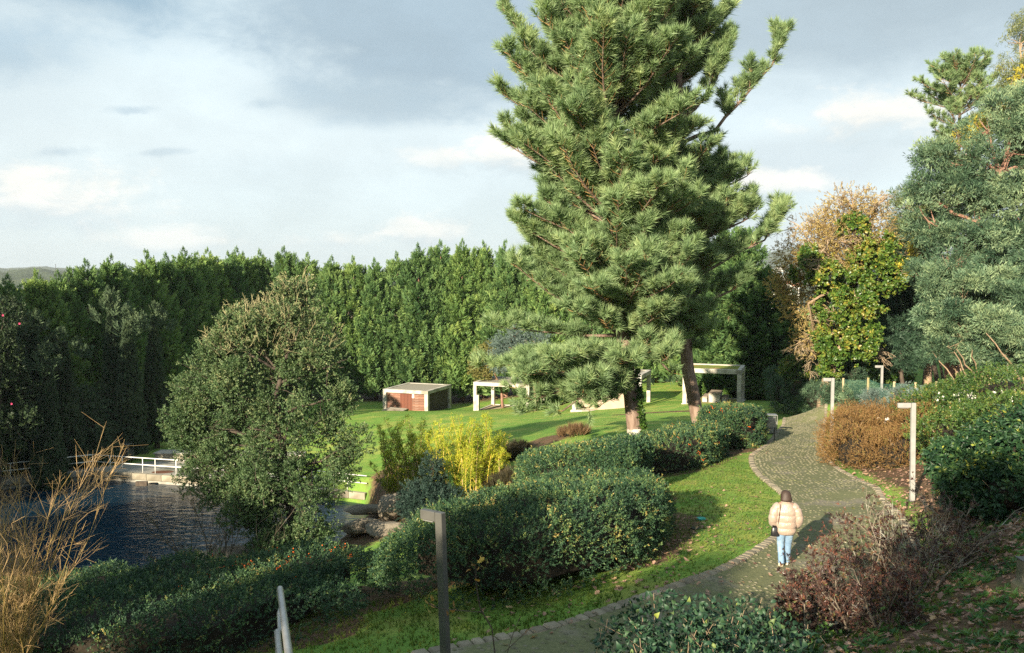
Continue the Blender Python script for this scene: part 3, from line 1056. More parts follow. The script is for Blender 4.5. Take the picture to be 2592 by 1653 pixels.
# shed with board walls
pf = at(969, 1046, 84)
SHW, SHD, SHH = 5.3, 5.9, 2.85
SHED = thing('storage_shed', (pf[0], pf[1] , pf[2] - .25), 'low concrete framed shed with weathered red board walls and a rust red door', 'shed', None, PHI)
for x in (.2, SHW - .2):
    for y in (.2, SHD - .2): lbox(SHED, 'column', M_CONC, (x, y, (SHH - .35) / 2 - .2), (.4, .4, SHH - .35 + .4))
z = SHH - .175
lbox(SHED, 'beam', M_CONC, (SHW / 2, .2, z), (SHW, .4, .35)); lbox(SHED, 'beam', M_CONC, (SHW / 2, SHD - .2, z), (SHW, .4, .35))
lbox(SHED, 'beam', M_CONC, (.2, SHD / 2, z), (.4, SHD - .8, .35)); lbox(SHED, 'beam', M_CONC, (SHW - .2, SHD / 2, z), (.4, SHD - .8, .35))
lbox(SHED, 'roof', M_GRAVELROOF, (SHW / 2, SHD / 2, SHH - .14), (SHW - .798, SHD - .798, .2))
rs = random.Random(4)
hz = SHH - .35
for x0, x1 in ((.4, 1.95), (3.35, SHW - .4)):
    for k in range(9):
        hh = hz / 9
        lbox(SHED, 'board', M_WOOD_RED, ((x0 + x1) / 2, .26 + rs.uniform(-.012, .012), hh * (k + .5)), (x1 - x0 - .02, .05, hh - .02), rs.uniform(.3, .75), .006)
for k in range(8):
    ww = 1.4 / 8
    lbox(SHED, 'door_board', M_DOOR, (1.95 + ww * (k + .5), .24 + rs.uniform(-.006, .006), hz / 2 - .02), (ww - .012, .05, hz - .06), rs.uniform(.4, .6), .005)
lbox(SHED, 'door_handle', M_STEEL_D, (2.65, .19, 1.05), (.04, .06, .22))
lbox(SHED, 'side_wall', M_BARK_D, (SHW - .3, SHD / 2, hz / 2), (.12, SHD - .8, hz)); lbox(SHED, 'side_wall', M_BARK_D, (.3, SHD / 2, hz / 2), (.12, SHD - .8, hz)); lbox(SHED, 'back_wall', M_BARK_D, (SHW / 2, SHD - .3, hz / 2), (SHW - .8, .12, hz))
sg = thing('notice', local(SHED, 3.5, .20, hz - .28), 'small white notice at the top right of the rust red shed door', 'notice', None, PHI)
lbox(sg, 'panel', M_WHITE, (0, 0, 0), (.24, .02, .40), .5, .004)
lbox(sg, 'printed_band', solid('notice_red', (.45, .08, .05)), (0, -.0125, .07), (.2, .005, .07), .5, 0)
rk = at(995, 1043, 81)


def rock(name, c, size, seed, label, cat='rock', group=None, mat=None, rz=0.0, sub=3, parent=None):
    import bmesh
    bm = bmesh.new()
    bmesh.ops.create_icosphere(bm, subdivisions=sub, radius=1)
    V = np.array([v.co[:] for v in bm.verts]); F = np.array([[v.index for v in f.verts] for f in bm.faces]); bm.free()
    rng = np.random.default_rng(seed)
    for _ in range(16):                                      # flat broken faces
        n = norm(rng.normal(size=3)); d = rng.uniform(.55, .92)
        e = V @ n - d
        V = V - np.clip(e, 0, None)[:, None] * n * .96
    for f, a in ((2.2, .07), (5, .04), (11, .018)):
        ph = rng.uniform(0, 6, 3); k = rng.normal(size=(3, 3)) * f
        V = V * (1 + a * np.sin(V @ k + ph).sum(1, keepdims=True) / 2)
    V = V * np.array(size) / 2
    ca, sa = math.cos(rz), math.sin(rz)
    V = V @ np.array([[ca, sa, 0], [-sa, ca, 0], [0, 0, 1]])
    o = add_mesh(name, V, F, mat or M_ROCK, None, None, False)
    o.location = tuple(c)
    return tag(o, label, cat, group)


rock('low_rock', (rk[0], rk[1], rk[2] + .12), (3.4, 1.6, .95), 11, 'flat low rock in the grass before the shed front')

# ---------------------------------------------------------------- pond deck, railing, seat wall, bins
M_DECKFACE = rough_mat('stained_pond_wall', (.29, .26, .195), (.20, .18, .135), 1.5, .9, .4, 12, c3=(.13, .11, .07))
DK = [(-35.5, 50.6), (-29.3, 54.6), (-16, 51.2), (-9, 48.5), (-8.6, 50.4), (-13, 54.0), (-17.0, 59.2), (-22.5, 59.6), (-28.0, 56.3), (-36.2, 52.0)]
ztop = -3.0


def prism(mb, poly, z0, z1):
    n = len(poly)
    V = [(x, y, z1) for x, y in poly] + [(x, y, z0) for x, y in poly]
    mb.raw(V, None, [(i, n + i, n + (i + 1) % n, (i + 1) % n) for i in range(n)])


import mathutils.geometry as mg
deck = MB()
prism(deck, DK, -5.2, ztop)
tri = mg.tessellate_polygon([[Vector((x, y, 0)) for x, y in DK]])
deck.raw([(x, y, ztop) for x, y in DK], [t if Vector((DK[t[1]][0] - DK[t[0]][0], DK[t[1]][1] - DK[t[0]][1], 0)).cross(Vector((DK[t[2]][0] - DK[t[0]][0], DK[t[2]][1] - DK[t[0]][1], 0))).z > 0 else (t[0], t[2], t[1]) for t in tri])
DECK = deck.build('pond_terrace', M_CONC_D); tag(DECK, kind='structure')
edge = resample(DK[1:4], 1.15)
for a, b2 in zip(edge[:-1], edge[1:]):
    q = MB(); L = float(np.linalg.norm(b2 - a)); q.box((0, 0, 0), (L - .02, .30, .42), 0, .02, tone=float(np.clip(rs.gauss(.55, .12), .2, .9)))
    o = q.build('coping_stone', M_DECKFACE, DECK, world=False)
    c = (a + b2) / 2
    o.location = (c[0], c[1] - .02, ztop - .185 + rs.uniform(-.006, .006)); o.rotation_euler = (0, 0, math.atan2(b2[1] - a[1], b2[0] - a[0]))
edge = resample(DK[0:2], 1.15)
for a, b2 in zip(edge[:-1], edge[1:]):
    q = MB(); L = float(np.linalg.norm(b2 - a)); q.box((0, 0, 0), (L - .02, .30, .40), 0, .02, tone=.4)
    o = q.build('coping_stone', M_CONC_D, DECK, world=False)
    c = (a + b2) / 2; o.location = (c[0], c[1], ztop - .175); o.rotation_euler = (0, 0, math.atan2(b2[1] - a[1], b2[0] - a[0]))
q = MB(); pd = at(365, 1223, 52.9); q.box((pd[0], 52.55, -3.43), (.75, .18, .3)); q.build('drain_mouth', M_BARK_D, DECK)
q = MB(); pd = at(412, 1205, 54.0)
th = np.linspace(0, 2 * math.pi, 14, endpoint=False)
q.raw([(pd[0], pd[1], ztop + .02)] + [(pd[0] + .75 * math.cos(t), pd[1] + .45 * math.sin(t), ztop + .006) for t in th], [(0, 1 + i, 1 + (i + 1) % 14) for i in range(14)])
q.build('rust_plate', solid('rusty_plate', (.14, .06, .03)), DECK)

RAIL = thing('pond_railing', (-29.2, 54.75, ztop), 'white painted tube railing along the pond terrace edge', 'railing')
rl = [np.array((-35.3, 50.9)), np.array((-29.2, 54.85)), np.array((-16, 51.4)), np.array((-9, 48.75))]
for zz in (1.02, .55):
    for a, b2 in zip(rl[:-1], rl[1:]):
        q = MB(); q.tube([(*a, ztop + zz), (*b2, ztop + zz)], .034, 8); q.build('rail', M_WHITE, RAIL, True)
pp = list(resample([rl[0], rl[1]], 1.9)) 
# the posts stand in pairs where the panels meet
t = 0.0
d1 = rl[2] - rl[1]; L1 = np.linalg.norm(d1); d1 = d1 / L1
for s in (1.45, 2.45, 4.1, 5.1, 6.75, 7.75, 9.4, 10.4, 12.05, 13.05): pp.append(rl[1] + d1 * s)
d2 = rl[3] - rl[2]; d2 = d2 / np.linalg.norm(d2)
for s in (.9, 2.5, 3.5, 5.1, 6.1): pp.append(rl[2] + d2 * s)
for p in pp:
    q = MB(); q.tube([(p[0], p[1], ztop - .05), (p[0], p[1], ztop + 1.02)], .03, 8); q.build('post', M_WHITE, RAIL, True)

SEAT = thing('seat_wall', (-23.8, 58.2, ztop), 'long pale stone seat wall with a dark top behind the pond terrace', 'bench')
sw = resample([(-26.0, 57.9), (-15.2, 57.2)], 1.35)
for a, b2 in zip(sw[:-1], sw[1:]):
    q = MB(); L = float(np.linalg.norm(b2 - a)); c = (a + b2) / 2
    q.box((c[0], c[1], ztop + .25), (L - .02, 1.0, .52), math.atan2(b2[1] - a[1], b2[0] - a[0]), .015, tone=rs.uniform(.55, .85)); q.build('stone_block', M_DECKFACE, SEAT)
q = MB(); c = (sw[0] + sw[-1]) / 2; q.box((c[0], c[1] + .05, ztop + .555), (11.0, 1.25, .09), math.atan2(sw[-1][1] - sw[0][1], sw[-1][0] - sw[0][0]), .015); q.build('top_slab', M_CONC_D, SEAT)


def litter_bin(p, label, rz=0.0, h=1.1, w=.55, mat=M_STEEL_D):
    root = thing('litter_bin', p, label, 'litter bin', None, rz)
    lbox(root, 'body', mat, (0, 0, h * .36), (w, w * .8, h * .62), .5, .02)
    lbox(root, 'rim', M_STEEL_D, (0, 0, h * .685), (w + .02, w * .8 + .02, .04), .4, .006)
    for x in (-w / 2, w / 2): lbox(root, 'side_frame', M_STEEL, (x * 1.06, 0, h / 2), (.035, w * .86, h), .5, .006) if False else None
    for x in (-1, 1):
        for y in (-1, 1):
            q = MB(); q.tube([(x * w * .53, y * w * .43, 0), (x * w * .53, y * w * .43, h)], .018, 6); q.build('upright', M_STEEL, root, world=False)
    lbox(root, 'hood', M_STEEL, (0, 0, h + .012), (w * 1.12, w * .92, .024), .6, .004)
    return root


pb = at(321, 1173, 57.4)
litter_bin((pb[0], pb[1], ztop), 'dark metal litter bin at the left end of the pond seat wall', R(-12), 1.25, .68)
pb = hit(1949, 1098, 30, 60)
litter_bin((pb[0], pb[1], pb[2]), 'grey metal litter bin standing beside the round clipped bush', R(-8), 1.05, .62, M_STEEL)
pb = hit(1960, 1117, 30, 60)
q = thing('low_sign', (pb[0], pb[1], pb[2]), 'low steel post with a slanted panel in front of the grey bin', 'sign', None, R(10))
lbox(q, 'post', M_STEEL_D, (0, 0, .36), (.05, .05, .75), .5, .006); lbox(q, 'panel', M_STEEL, (-.22, -.02, .98), (.55, .03, .55), .5, .006); lbox(q, 'ledge', M_STEEL_D, (-.2, -.05, .68), (.55, .08, .03), .5, .004)
pb = hit(1775, 1316)
o = MB(); o.tube([(0, 0, .0), (0, 0, .05)], .125, 18); o = o.build('valve_cover', solid('turquoise_plastic', (.03, .36, .30), .45)); o.location = tuple(pb); tag(o, 'flat round turquoise valve cover lying in the grass', 'valve cover')
pb = hit(1760, 1340)
o = MB(); o.tube([(0, 0, .0), (0, 0, .045)], .11, 18); o = o.build('drain_cover', solid('black_plastic', (.012, .014, .014), .5)); o.location = tuple(pb); tag(o, 'flat dark round drain cover near the hedge foot', 'drain cover')

# white marker post left of the shed
pb = at(862, 1047, 80); o = thing('marker_post', (pb[0], pb[1], pb[2] - .3), 'short white square marker post in the shade left of the shed', 'post')
lbox(o, 'post', M_WHITE, (0, 0, .7), (.17, .17, 1.4)); lbox(o, 'cap', M_STEEL_D, (.08, 0, 1.36), (.34, .14, .06))
pb = at(1617, 1030, 66); o = thing('marker_post', (pb[0], pb[1], pb[2] - .3), 'tall thin white post just right of the big pine trunk', 'post')
lbox(o, 'post', M_WHITE, (0, 0, 1.5), (.17, .17, 3.0)); lbox(o, 'cap', M_STEEL, (0, 0, 3.01), (.2, .2, .03))


# ---------------------------------------------------------------- lamps: square post with a short arm
def lamp(foot, h, w, arm, rz, label, mat, lean=0.0, armh=None):
    root = thing('path_lamp', foot, label, 'lamp', 'angular path lamps', rz)
    root.rotation_euler = (0, lean, rz)
    armh = armh or w * 1.05
    lbox(root, 'post', mat, (0, 0, h / 2), (w, w * .75, h), .5, .008)
    lbox(root, 'arm', mat, (-(arm + w) / 2 - .004, 0, h - armh / 2), (arm, w * .72, armh), .5, .008)
    lbox(root, 'diffuser', solid('milky_lens', (.16, .16, .15), .3), (-(arm * .55) - w / 2, 0, h - armh - .008), (arm * .7, w * .5, .018), .5, .003)
    lbox(root, 'seam', M_STEEL_D, (-w / 2 - .002, 0, h - armh / 2), (.006, w * .73, armh + .004), .5, 0)
    lbox(root, 'foot_plate', M_STEEL_D, (0, 0, .012), (w * 1.6, w * 1.5, .024), .5, .004)
    return root


pb = at(2316, 1020, 22.2); g0 = float(ground(pb[0], pb[1]))
lamp((pb[0], pb[1], g0), pb[2] - g0, .125, .36, R(-3), 'pale square path lamp rising from the dark bare bush', M_LAMP, R(-.9))
pb = at(2108, 957, 37.0); g0 = float(ground(pb[0], pb[1]))
lamp((pb[0], pb[1], g0), pb[2] - g0, .138, .36, R(-3), 'pale path lamp behind the orange clipped bush, beside the far path bend', M_LAMP)
pb = at(2233, 925, 46); g0 = float(ground(pb[0], pb[1]))
lamp((pb[0], pb[1], g0), pb[2] - g0, .125, .33, R(-3), 'pale path lamp in front of the ivy clad trees by the fence', M_LAMP)
pb = hit(1997, 1037, 45, 75)
lamp((pb[0], pb[1], pb[2]), at(1997, 939, pb[1])[2] - pb[2], .11, .26, R(-3), 'thin grey path lamp beside the netted shrubs near the pavilion', M_STEEL)
pb = at(1102, 1305, 9.3); g0 = float(ground(pb[0], pb[1]))
NEARLAMP = lamp((pb[0] + .14, pb[1], g0), pb[2] - g0 + .02, .112, .25, R(-40), 'dark steel path lamp close by in front of the long hedge', M_STEEL_D, R(-2.6))

# handrail of the stairs at the bottom edge: a flat tube loop
HR = thing('stair_handrail', (-1.75, 5.2, 6.9), 'galvanised tube handrail of the stairs at the bottom edge', 'handrail')
hr = []
a = at(745, 1760, 3.95); b2 = at(709, 1492, 6.1)
top = [a + (b2 - a) * s for s in np.linspace(0, 1, 8)]
q = MB(); fw = norm(b2 - a); r0 = .17
cen = b2 + np.array((0, 0, -r0))
bend = [cen + fw * r0 * math.sin(t) + np.array((0, 0, r0 * math.cos(t))) for t in np.linspace(.2, math.pi - .2, 9)]
low = [p + np.array((-.028, 0, -2 * r0)) for p in top[::-1]]
q.tube(top + bend + low, .024, 14); q.build('rail', M_STEEL, HR, True)
for s in (.86, .18):
    c = a + (b2 - a) * s + np.array((-.03, 0, -2 * r0)); gz = float(ground(c[0], c[1]))
    q = MB(); q.tube([(c[0], c[1], gz - .1), tuple(c)], .021, 12); q.build('post', M_STEEL, HR, True)

# old stone post at the right edge
pb = hit(2586, 1500)
SP = thing('stone_post', (pb[0] + .02, pb[1], pb[2] - .05), 'mossy stone post with a metal cap at the right edge', 'post')
MST = rough_mat('mossy_stone', (.15, .135, .09), (.10, .11, .05), 7, .95, .7, 22, c3=(.22, .2, .15))
lbox(SP, 'base', MST, (.02, 0, .07), (.28, .28, .30), .5, .05); lbox(SP, 'shaft', MST, (.03, 0, .35), (.19, .19, .34), .5, .03); lbox(SP, 'cap', M_STEEL_D, (.03, 0, .53), (.20, .20, .02), .5, .004); lbox(SP, 'spigot', M_STEEL_D, (.06, 0, .575), (.07, .07, .08), .5, .01)

# ---------------------------------------------------------------- fence of timber posts and green netting on the right bank
FENCE = thing('netting_fence', at(2100, 1020, 46), 'timber post fence with green wire netting along the wooded bank', 'fence')
M_POST = rough_mat('pale_timber', (.42, .33, .20), (.33, .25, .15), 6, .85, .4, 30, stretch=(1, 1, .2), c3=(.25, .24, .10))
fposts = [(2135, 1032, 957, 50), (2198, 1020, 956, 46), (2264, 1020, 966, 43), (2318, 1024, 968, 42), (2371, 1020, 965, 41), (2434, 1002, 961, 40), (2506, 990, 955, 39), (2590, 970, 950, 38.5), (2680, 960, 940, 38)]
fp = []
for k, (px, pyb, pyt, d) in enumerate(fposts):
    p = at(px, pyt, d); gz = float(ground(p[0], p[1]))
    q = MB(); q.tube([(p[0], p[1], min(gz, p[2] - 1.0) - .1), (p[0], p[1], p[2])], .068, 9, tone=rs.uniform(.4, .7)); q.build('post', M_POST, FENCE)
    fp.append((p, gz))
q = MB()
rr = random.Random(8)
for (p0, g0), (p1, g1) in zip(fp[:-1], fp[1:]):
    n = 20; sag = rr.uniform(.05, .16)
    def pt(u, v):
        x = p0[0] * (1 - u) + p1[0] * u; y = p0[1] * (1 - u) + p1[1] * u
        t = (p0[2] - .08) * (1 - u) + (p1[2] - .08) * u - sag * 4 * u * (1 - u); bz = max(t - 1.15, min(g0, g1) - .2) if False else t - 1.1
        return np.array((x, y - .07, bz + (t - bz) * v))
    for k in range(-11, n):
        for s in (1, -1):
            u0 = k / n; u1 = (k + 11) / n
            a0, b0 = (0.0, 1.0)
            if u0 < 0: a0 = -u0 / (u1 - u0)
            if u1 > 1: b0 = (1 - u0) / (u1 - u0)
            if b0 <= a0: continue
            e0 = (u0 + (u1 - u0) * a0, a0); e1 = (u0 + (u1 - u0) * b0, b0)
            if s < 0: e0 = (e0[0], 1 - e0[1]); e1 = (e1[0], 1 - e1[1])
            q.tube([pt(*e0), pt(*e1)], .0042, 3, cap=False)
    q.tube([pt(u, 1) for u in np.linspace(0, 1, 7)], .008, 4)
o = q.build('netting', solid('green_coated_wire', (.06, .17, .135), .6), FENCE); tag(o, kind='stuff')
# ---------------------------------------------------------------- leaf materials
L_CONIFER = leaf_mat('cypress_sprays', [(0, (.030, .078, .028)), (.5, (.118, .215, .072)), (1, (.30, .40, .125))], .26, .6, .2, None, True)
L_CYPRESS = leaf_mat('slim_cypress_sprays', [(0, (.035, .065, .038)), (.5, (.065, .105, .055)), (1, (.12, .16, .08))], .1, .7, .2)
L_PINE = leaf_mat('pine_needles', [(0, (.085, .150, .076)), (.5, (.218, .322, .145)), (1, (.42, .49, .22))], .34, .5, .35, (1.15, 1.15, .75))
L_OAK = leaf_mat('evergreen_oak_leaves', [(0, (.030, .062, .026)), (.5, (.075, .130, .050)), (.8, (.15, .205, .085)), (1, (.30, .29, .15))], .2, .5, .3)
L_HEDGE = leaf_mat('hedge_leaves', [(0, (.015, .040, .022)), (.42, (.038, .088, .042)), (.7, (.095, .165, .055)), (.9, (.22, .26, .075)), (1, (.34, .25, .08))], .16, .5, .28)
L_ACACIA = leaf_mat('mimosa_fronds', [(0, (.026, .062, .036)), (.5, (.095, .165, .092)), (1, (.27, .35, .185))], .22, .55, .3, (1.1, 1.1, .7))
L_MIMOSA = leaf_mat('mimosa_blossom', [(0, (.25, .23, .03)), (.5, (.48, .42, .05)), (1, (.68, .58, .09))], .25)
L_EUC = leaf_mat('eucalyptus_leaves', [(0, (.05, .08, .035)), (.5, (.12, .16, .06)), (1, (.26, .27, .09))], .25, .45, .4)
L_IVY = leaf_mat('ivy_leaves', [(0, (.025, .065, .012)), (.5, (.065, .135, .02)), (.8, (.15, .20, .03)), (1, (.33, .27, .05))], .2, .4, .45)
L_BROWNLEAF = leaf_mat('withered_leaves', [(0, (.20, .14, .06)), (.5, (.38, .28, .12)), (1, (.54, .45, .17))], .35)
L_BAMBOO = leaf_mat('bamboo_leaves', [(0, (.10, .16, .016)), (.5, (.30, .38, .035)), (1, (.62, .60, .06))], .4, .5, .3, (1.2, 1.1, .5))
L_CEDAR = leaf_mat('blue_cedar_needles', [(0, (.05, .085, .07)), (.5, (.11, .16, .14)), (1, (.20, .26, .23))], .12, .6, .25)
L_YELLOW = leaf_mat('yellowing_leaves', [(0, (.10, .11, .03)), (.5, (.20, .20, .06)), (1, (.34, .30, .10))], .3)


def sines(P, f, seed):
    """smooth pseudo-noise over points, about -1 .. 1"""
    r = np.random.default_rng(seed)
    s = np.zeros(len(P))
    for k in range(5):
        w = r.normal(size=3) * f * (1 + .35 * k)
        s += np.sin(P @ w + r.uniform(0, 6.28)) * np.cos(P @ (r.normal(size=3) * f) + r.uniform(0, 6.28))
    return s / 2.2


def limb(mb, p0, p1, r0, r1, rng, bow=.12, n=6, sides=6, up=0.0, tone=.5):
    p0 = np.asarray(p0, float); p1 = np.asarray(p1, float)
    L = np.linalg.norm(p1 - p0)
    s = np.linspace(0, 1, n)
    off = rng.normal(0, bow * L, 3); off[2] = off[2] * .5 + up * L
    pts = p0 + (p1 - p0) * s[:, None] + off * (np.sin(s * math.pi) * .5)[:, None]
    pts[1:-1] += rng.normal(0, .015 * L, (n - 2, 3))
    mb.tube(pts, np.linspace(r0, r1, n), sides, tone, cap=False)
    return pts


def blob_points(rng, blobs, n, shell=.55, low=None):
    """points through the outer part of ellipsoids; blobs [(centre, radii)] -> P, outward"""
    A = np.array([(r[0] * r[1] + r[1] * r[2] + r[0] * r[2]) for c, r in blobs])
    k = rng.choice(len(blobs), n, p=A / A.sum())
    C = np.array([c for c, r in blobs])[k]; RR = np.array([np.broadcast_to(r, 3) for c, r in blobs])[k]
    u = norm(rng.normal(size=(n, 3)))
    rad = shell + (1 - shell) * rng.random(n) ** .6
    rad *= 1 + .16 * sines(u * 3 + C, 2.2, 5)
    return C + u * RR * rad[:, None], norm(u / RR), k


def split_blobs(blobs, n, k, seed, flat=1.0, inner=True):
    """each ellipsoid becomes n small clumps spread over its outer part (and a small heart)"""
    rng = np.random.default_rng(seed)
    out = []
    for c, r in blobs:
        r = np.broadcast_to(np.asarray(r, float), 3)
        m = max(3, int(n * (r.mean() / 2.0) ** 1.3))
        u = norm(rng.normal(size=(m, 3)))
        for v in u:
            q = c + v * r * rng.uniform(.55, .95)
            s = k * rng.uniform(.7, 1.3)
            out.append((q, np.array((s, s, s * flat))))
        if inner: out.append((c, r * .45))
    return out


def pxblobs(lst):
    """[(px, py, radius in px, depth, optional depth radius factor)] -> blobs in metres"""
    out = []
    for b in lst:
        px, py, r, d = b[:4]
        k = b[4] if len(b) > 4 else .9
        s = d / FPX
        rx, rz = (r if isinstance(r, tuple) else (r, r))
        out.append((at(px, py, d), np.array((rx * s, max(rx, rz) * s * k, rz * s))))
    return out


# ---------------------------------------------------------------- the tall clipped row of conifers
def plume(rng, n=36, flat=.35):
    V, F, T = [], [], []
    for i in range(n):
        s = (i + rng.random()) / n
        sg = 1 if i % 2 else -1
        a = rng.uniform(.35, .95) * (1.1 - .5 * s)
        d = np.array((sg * math.sin(a), rng.normal(0, flat), math.cos(a))); d /= np.linalg.norm(d)
        l = (.40 * (1 - s) + .13) * rng.uniform(.75, 1.2)
        w = .085 * rng.uniform(.7, 1.3) * (1.15 - .5 * s)
        b = np.array((rng.normal(0, .02), rng.normal(0, .03), s * .92))
        side = np.cross(d, (rng.normal(0, .6), 1, rng.normal(0, .6))); side /= np.linalg.norm(side)
        k = len(V)
        V += [b - side * w * .4, b + d * l * .45 + side * w * .5 + (0, rng.normal(0, .02), 0), b + d * l, b + d * l * .4 - side * w * .5]
        F += [(k, k + 1, k + 2), (k, k + 2, k + 3)]
        t = rng.normal(0, .07) + (s - .5) * .22
        T += [t - .1, t, t + .14, t]
    return np.array(V), np.array(F), np.array(T)


_r = np.random.default_rng(21)
PLUMES = [plume(_r) for _ in range(7)]


def conifer_crown_arrays(h, R0, seed, n, prof=None, lean_up=.95, size=1.65, leaders=5, skirt=.03):
    rng = np.random.default_rng(seed)
    prof = prof or (lambda t: (1 - t ** 2.3) ** .85 * (.82 + .18 * np.minimum(1, t / .1)))
    t = rng.beta(1.05, 1.15, n) * (.96 - skirt) + skirt
    phi = rng.uniform(0, 2 * math.pi, n)
    lob = 1 + .16 * np.sin(phi * 3 + t * 9 + seed) + .12 * np.sin(phi * 5 - t * 17) + .10 * np.sin(phi * 2 + t * 31)
    depth = rng.random(n)
    rr = R0 * prof(t) * lob * np.where(depth < .72, .80 + .24 * rng.random(n), .40 + .4 * rng.random(n))
    P = np.column_stack([np.cos(phi) * rr, np.sin(phi) * rr, t * h * .96])
    D = np.column_stack([np.cos(phi) * .52, np.sin(phi) * .52, np.full(n, lean_up)]) + rng.normal(0, .24, (n, 3))
    S = size * rng.uniform(.75, 1.25, n) * (1 - .42 * t)
    L = []
    for k in range(leaders):
        a = rng.uniform(0, 6.28); q = 0 if k == 0 else rng.uniform(.2, .75) * R0 * .8
        top = h * (1.0 if k == 0 else rng.uniform(.86, .97))
        m = 32
        s = np.linspace(0, 1, m)
        z = top - (1 - s) * h * .19
        b = rng.uniform(0, 6.28, m); w = (1 - s) * 1.25 + .03
        L.append((np.column_stack([math.cos(a) * q + np.cos(b) * w * .6, math.sin(a) * q + np.sin(b) * w * .6, z]),
                  np.column_stack([np.cos(b) * .55 * (1 - s * .6), np.sin(b) * .55 * (1 - s * .6), np.ones(m)]), (1.0 - .55 * s)))
    P = np.vstack([P] + [l[0] for l in L]); D = np.vstack([D] + [l[1] for l in L]); S = np.concatenate([S] + [l[2] for l in L])
    tone = np.clip(.46 + .13 * sines(P, .9, seed) + rng.normal(0, .09, len(P)) , .05, .95)
    return bake(PLUMES, P, frames(D, rng), S, tone, rng)


def child(mesh_name, V, F, T, mat, parent):
    return add_mesh(mesh_name, V, F, mat, parent, T, False, False)


CON_H = 16.0
CON = []
for k, (R0, n) in enumerate([(2.3, 900), (2.1, 840), (2.5, 950), (2.2, 860)]):
    V, F, T = conifer_crown_arrays(CON_H, R0, 40 + k, n)
    root = thing('conifer', (0, 0, 0), 'x', 'conifer')
    c = child('crown', V, F, T, L_CONIFER, root)
    q = MB(); q.tube([(0, 0, -.3), (.05, 0, 5), (0, .05, 15.0)], [.26, .2, .03], 7); tr = q.build('trunk', M_BARK_RED, root, world=False)
    CON.append((root, c, tr))
used_con = set()


def place_conifer(k, x, y, top, label, group, rz=0.0, wide=1.0, dz=-.1):
    root, c, tr = CON[k]
    if k in used_con:
        r = root.copy(); COL.objects.link(r)
        for ch in (c, tr):
            o = ch.copy(); COL.objects.link(o); o.parent = r
        root = r
    used_con.add(k)
    z = float(ground(x, y)) + dz
    s = (top - z) / CON_H
    root.location = (x, y, z); root.rotation_euler = (0, 0, rz); root.scale = (s * wide, s * wide, s)
    root['label'] = label
    if group: root['group'] = group
    elif 'group' in root: del root['group']


rr = random.Random(17)
ORD = ['first', 'second', 'third', 'fourth', 'fifth', 'sixth', 'seventh', 'eighth', 'ninth', 'tenth', 'eleventh', 'twelfth', 'thirteenth', 'fourteenth', 'fifteenth', 'sixteenth', 'seventeenth', 'eighteenth']


def top_z(px_top, d):
    return CAM_Z + (714 - px_top) * d / FPX


# left row: runs away from the camera beside the lawn, its face turned from the sun
lefts = [(-35.3, 47, 706), (-34.9, 50, 700), (-34.5, 53, 694), (-34.1, 55.5, 702), (-33.7, 58.5, 690), (-33.4, 61.5, 692), (-33.1, 64, 664), (-32.7, 67, 652), (-32.4, 70, 676), (-32.0, 73, 640), (-31.7, 76, 646),
         (-31.4, 79, 633), (-31.0, 82, 645), (-30.7, 85, 634), (-30.3, 88, 642), (-29.8, 91, 644)]
nl = 0
for k, (x, y, py) in enumerate(lefts):
    px = 1296 + x / y * FPX
    lab = 'dark conifer of the shaded left row, %s from the left picture edge, top in sun' % (ORD[nl] if px > 0 else 'hidden beyond')
    if px > -15:
        nl += 1
    else:
        lab = 'dark conifer of the shaded left row, %s of those cut by the left picture edge' % ['nearest', 'second', 'third', 'fourth'][k]
    place_conifer(rr.randrange(4), x - 1.3 + rr.uniform(-.4, .4), y, top_z(py, y), lab, 'conifers of the shaded left row', rr.uniform(0, 6.28), 1.12)
# far row: faces the camera and the sun
tops = {600: 648, 660: 650, 720: 642, 780: 655, 840: 662, 895: 672, 950: 660, 1005: 655, 1060: 640, 1115: 622, 1170: 625, 1225: 617, 1280: 610, 1335: 622, 1390: 600, 1445: 615, 1500: 605, 1555: 612, 1610: 600, 1665: 604, 1720: 600}
for k, (px, py) in enumerate(tops.items()):
    d = 92.5 - max(0, px - 1200) * .012 + (k % 2) * .7
    x = (px - 1296) / FPX * d
    if px < 1250: lab = 'sunlit tall conifer of the far row behind the lawn, %s right of its dark corner' % ORD[k]
    elif px < 1700: lab = 'far row conifer glimpsed behind the two big pines, %s from their left' % ORD[k - 13]
    else: lab = 'tall conifer of the far row just right of the second pine crown'
    place_conifer(rr.randrange(4), x, d, top_z(py - 6 + rr.uniform(-13, 15), d), lab, 'conifers of the sunlit far row', rr.uniform(0, 6.28), 1.02)
for k, (px, d, py, wd, lab) in enumerate([(1770, 80, 592, 1.25, 'broad conifer behind the left end of the mossy roofed pavilion'), (1850, 76, 566, 1.55, 'tallest broad conifer behind the mossy roofed pavilion'),
                                          (1935, 74, 668, 1.75, 'lower broad conifer sloping down right of the mossy roofed pavilion'), (1815, 82, 610, 1.2, 'conifer squeezed between the broad ones behind the mossy pavilion'),
                                          (1990, 76, 772, 1.9, 'lowest bushy conifer at the right end of the evergreen wall')]):
    place_conifer(k % 4, (px - 1296) / FPX * d, d, top_z(py, d), lab, 'broad conifers at the right end', k * 1.3, wd)

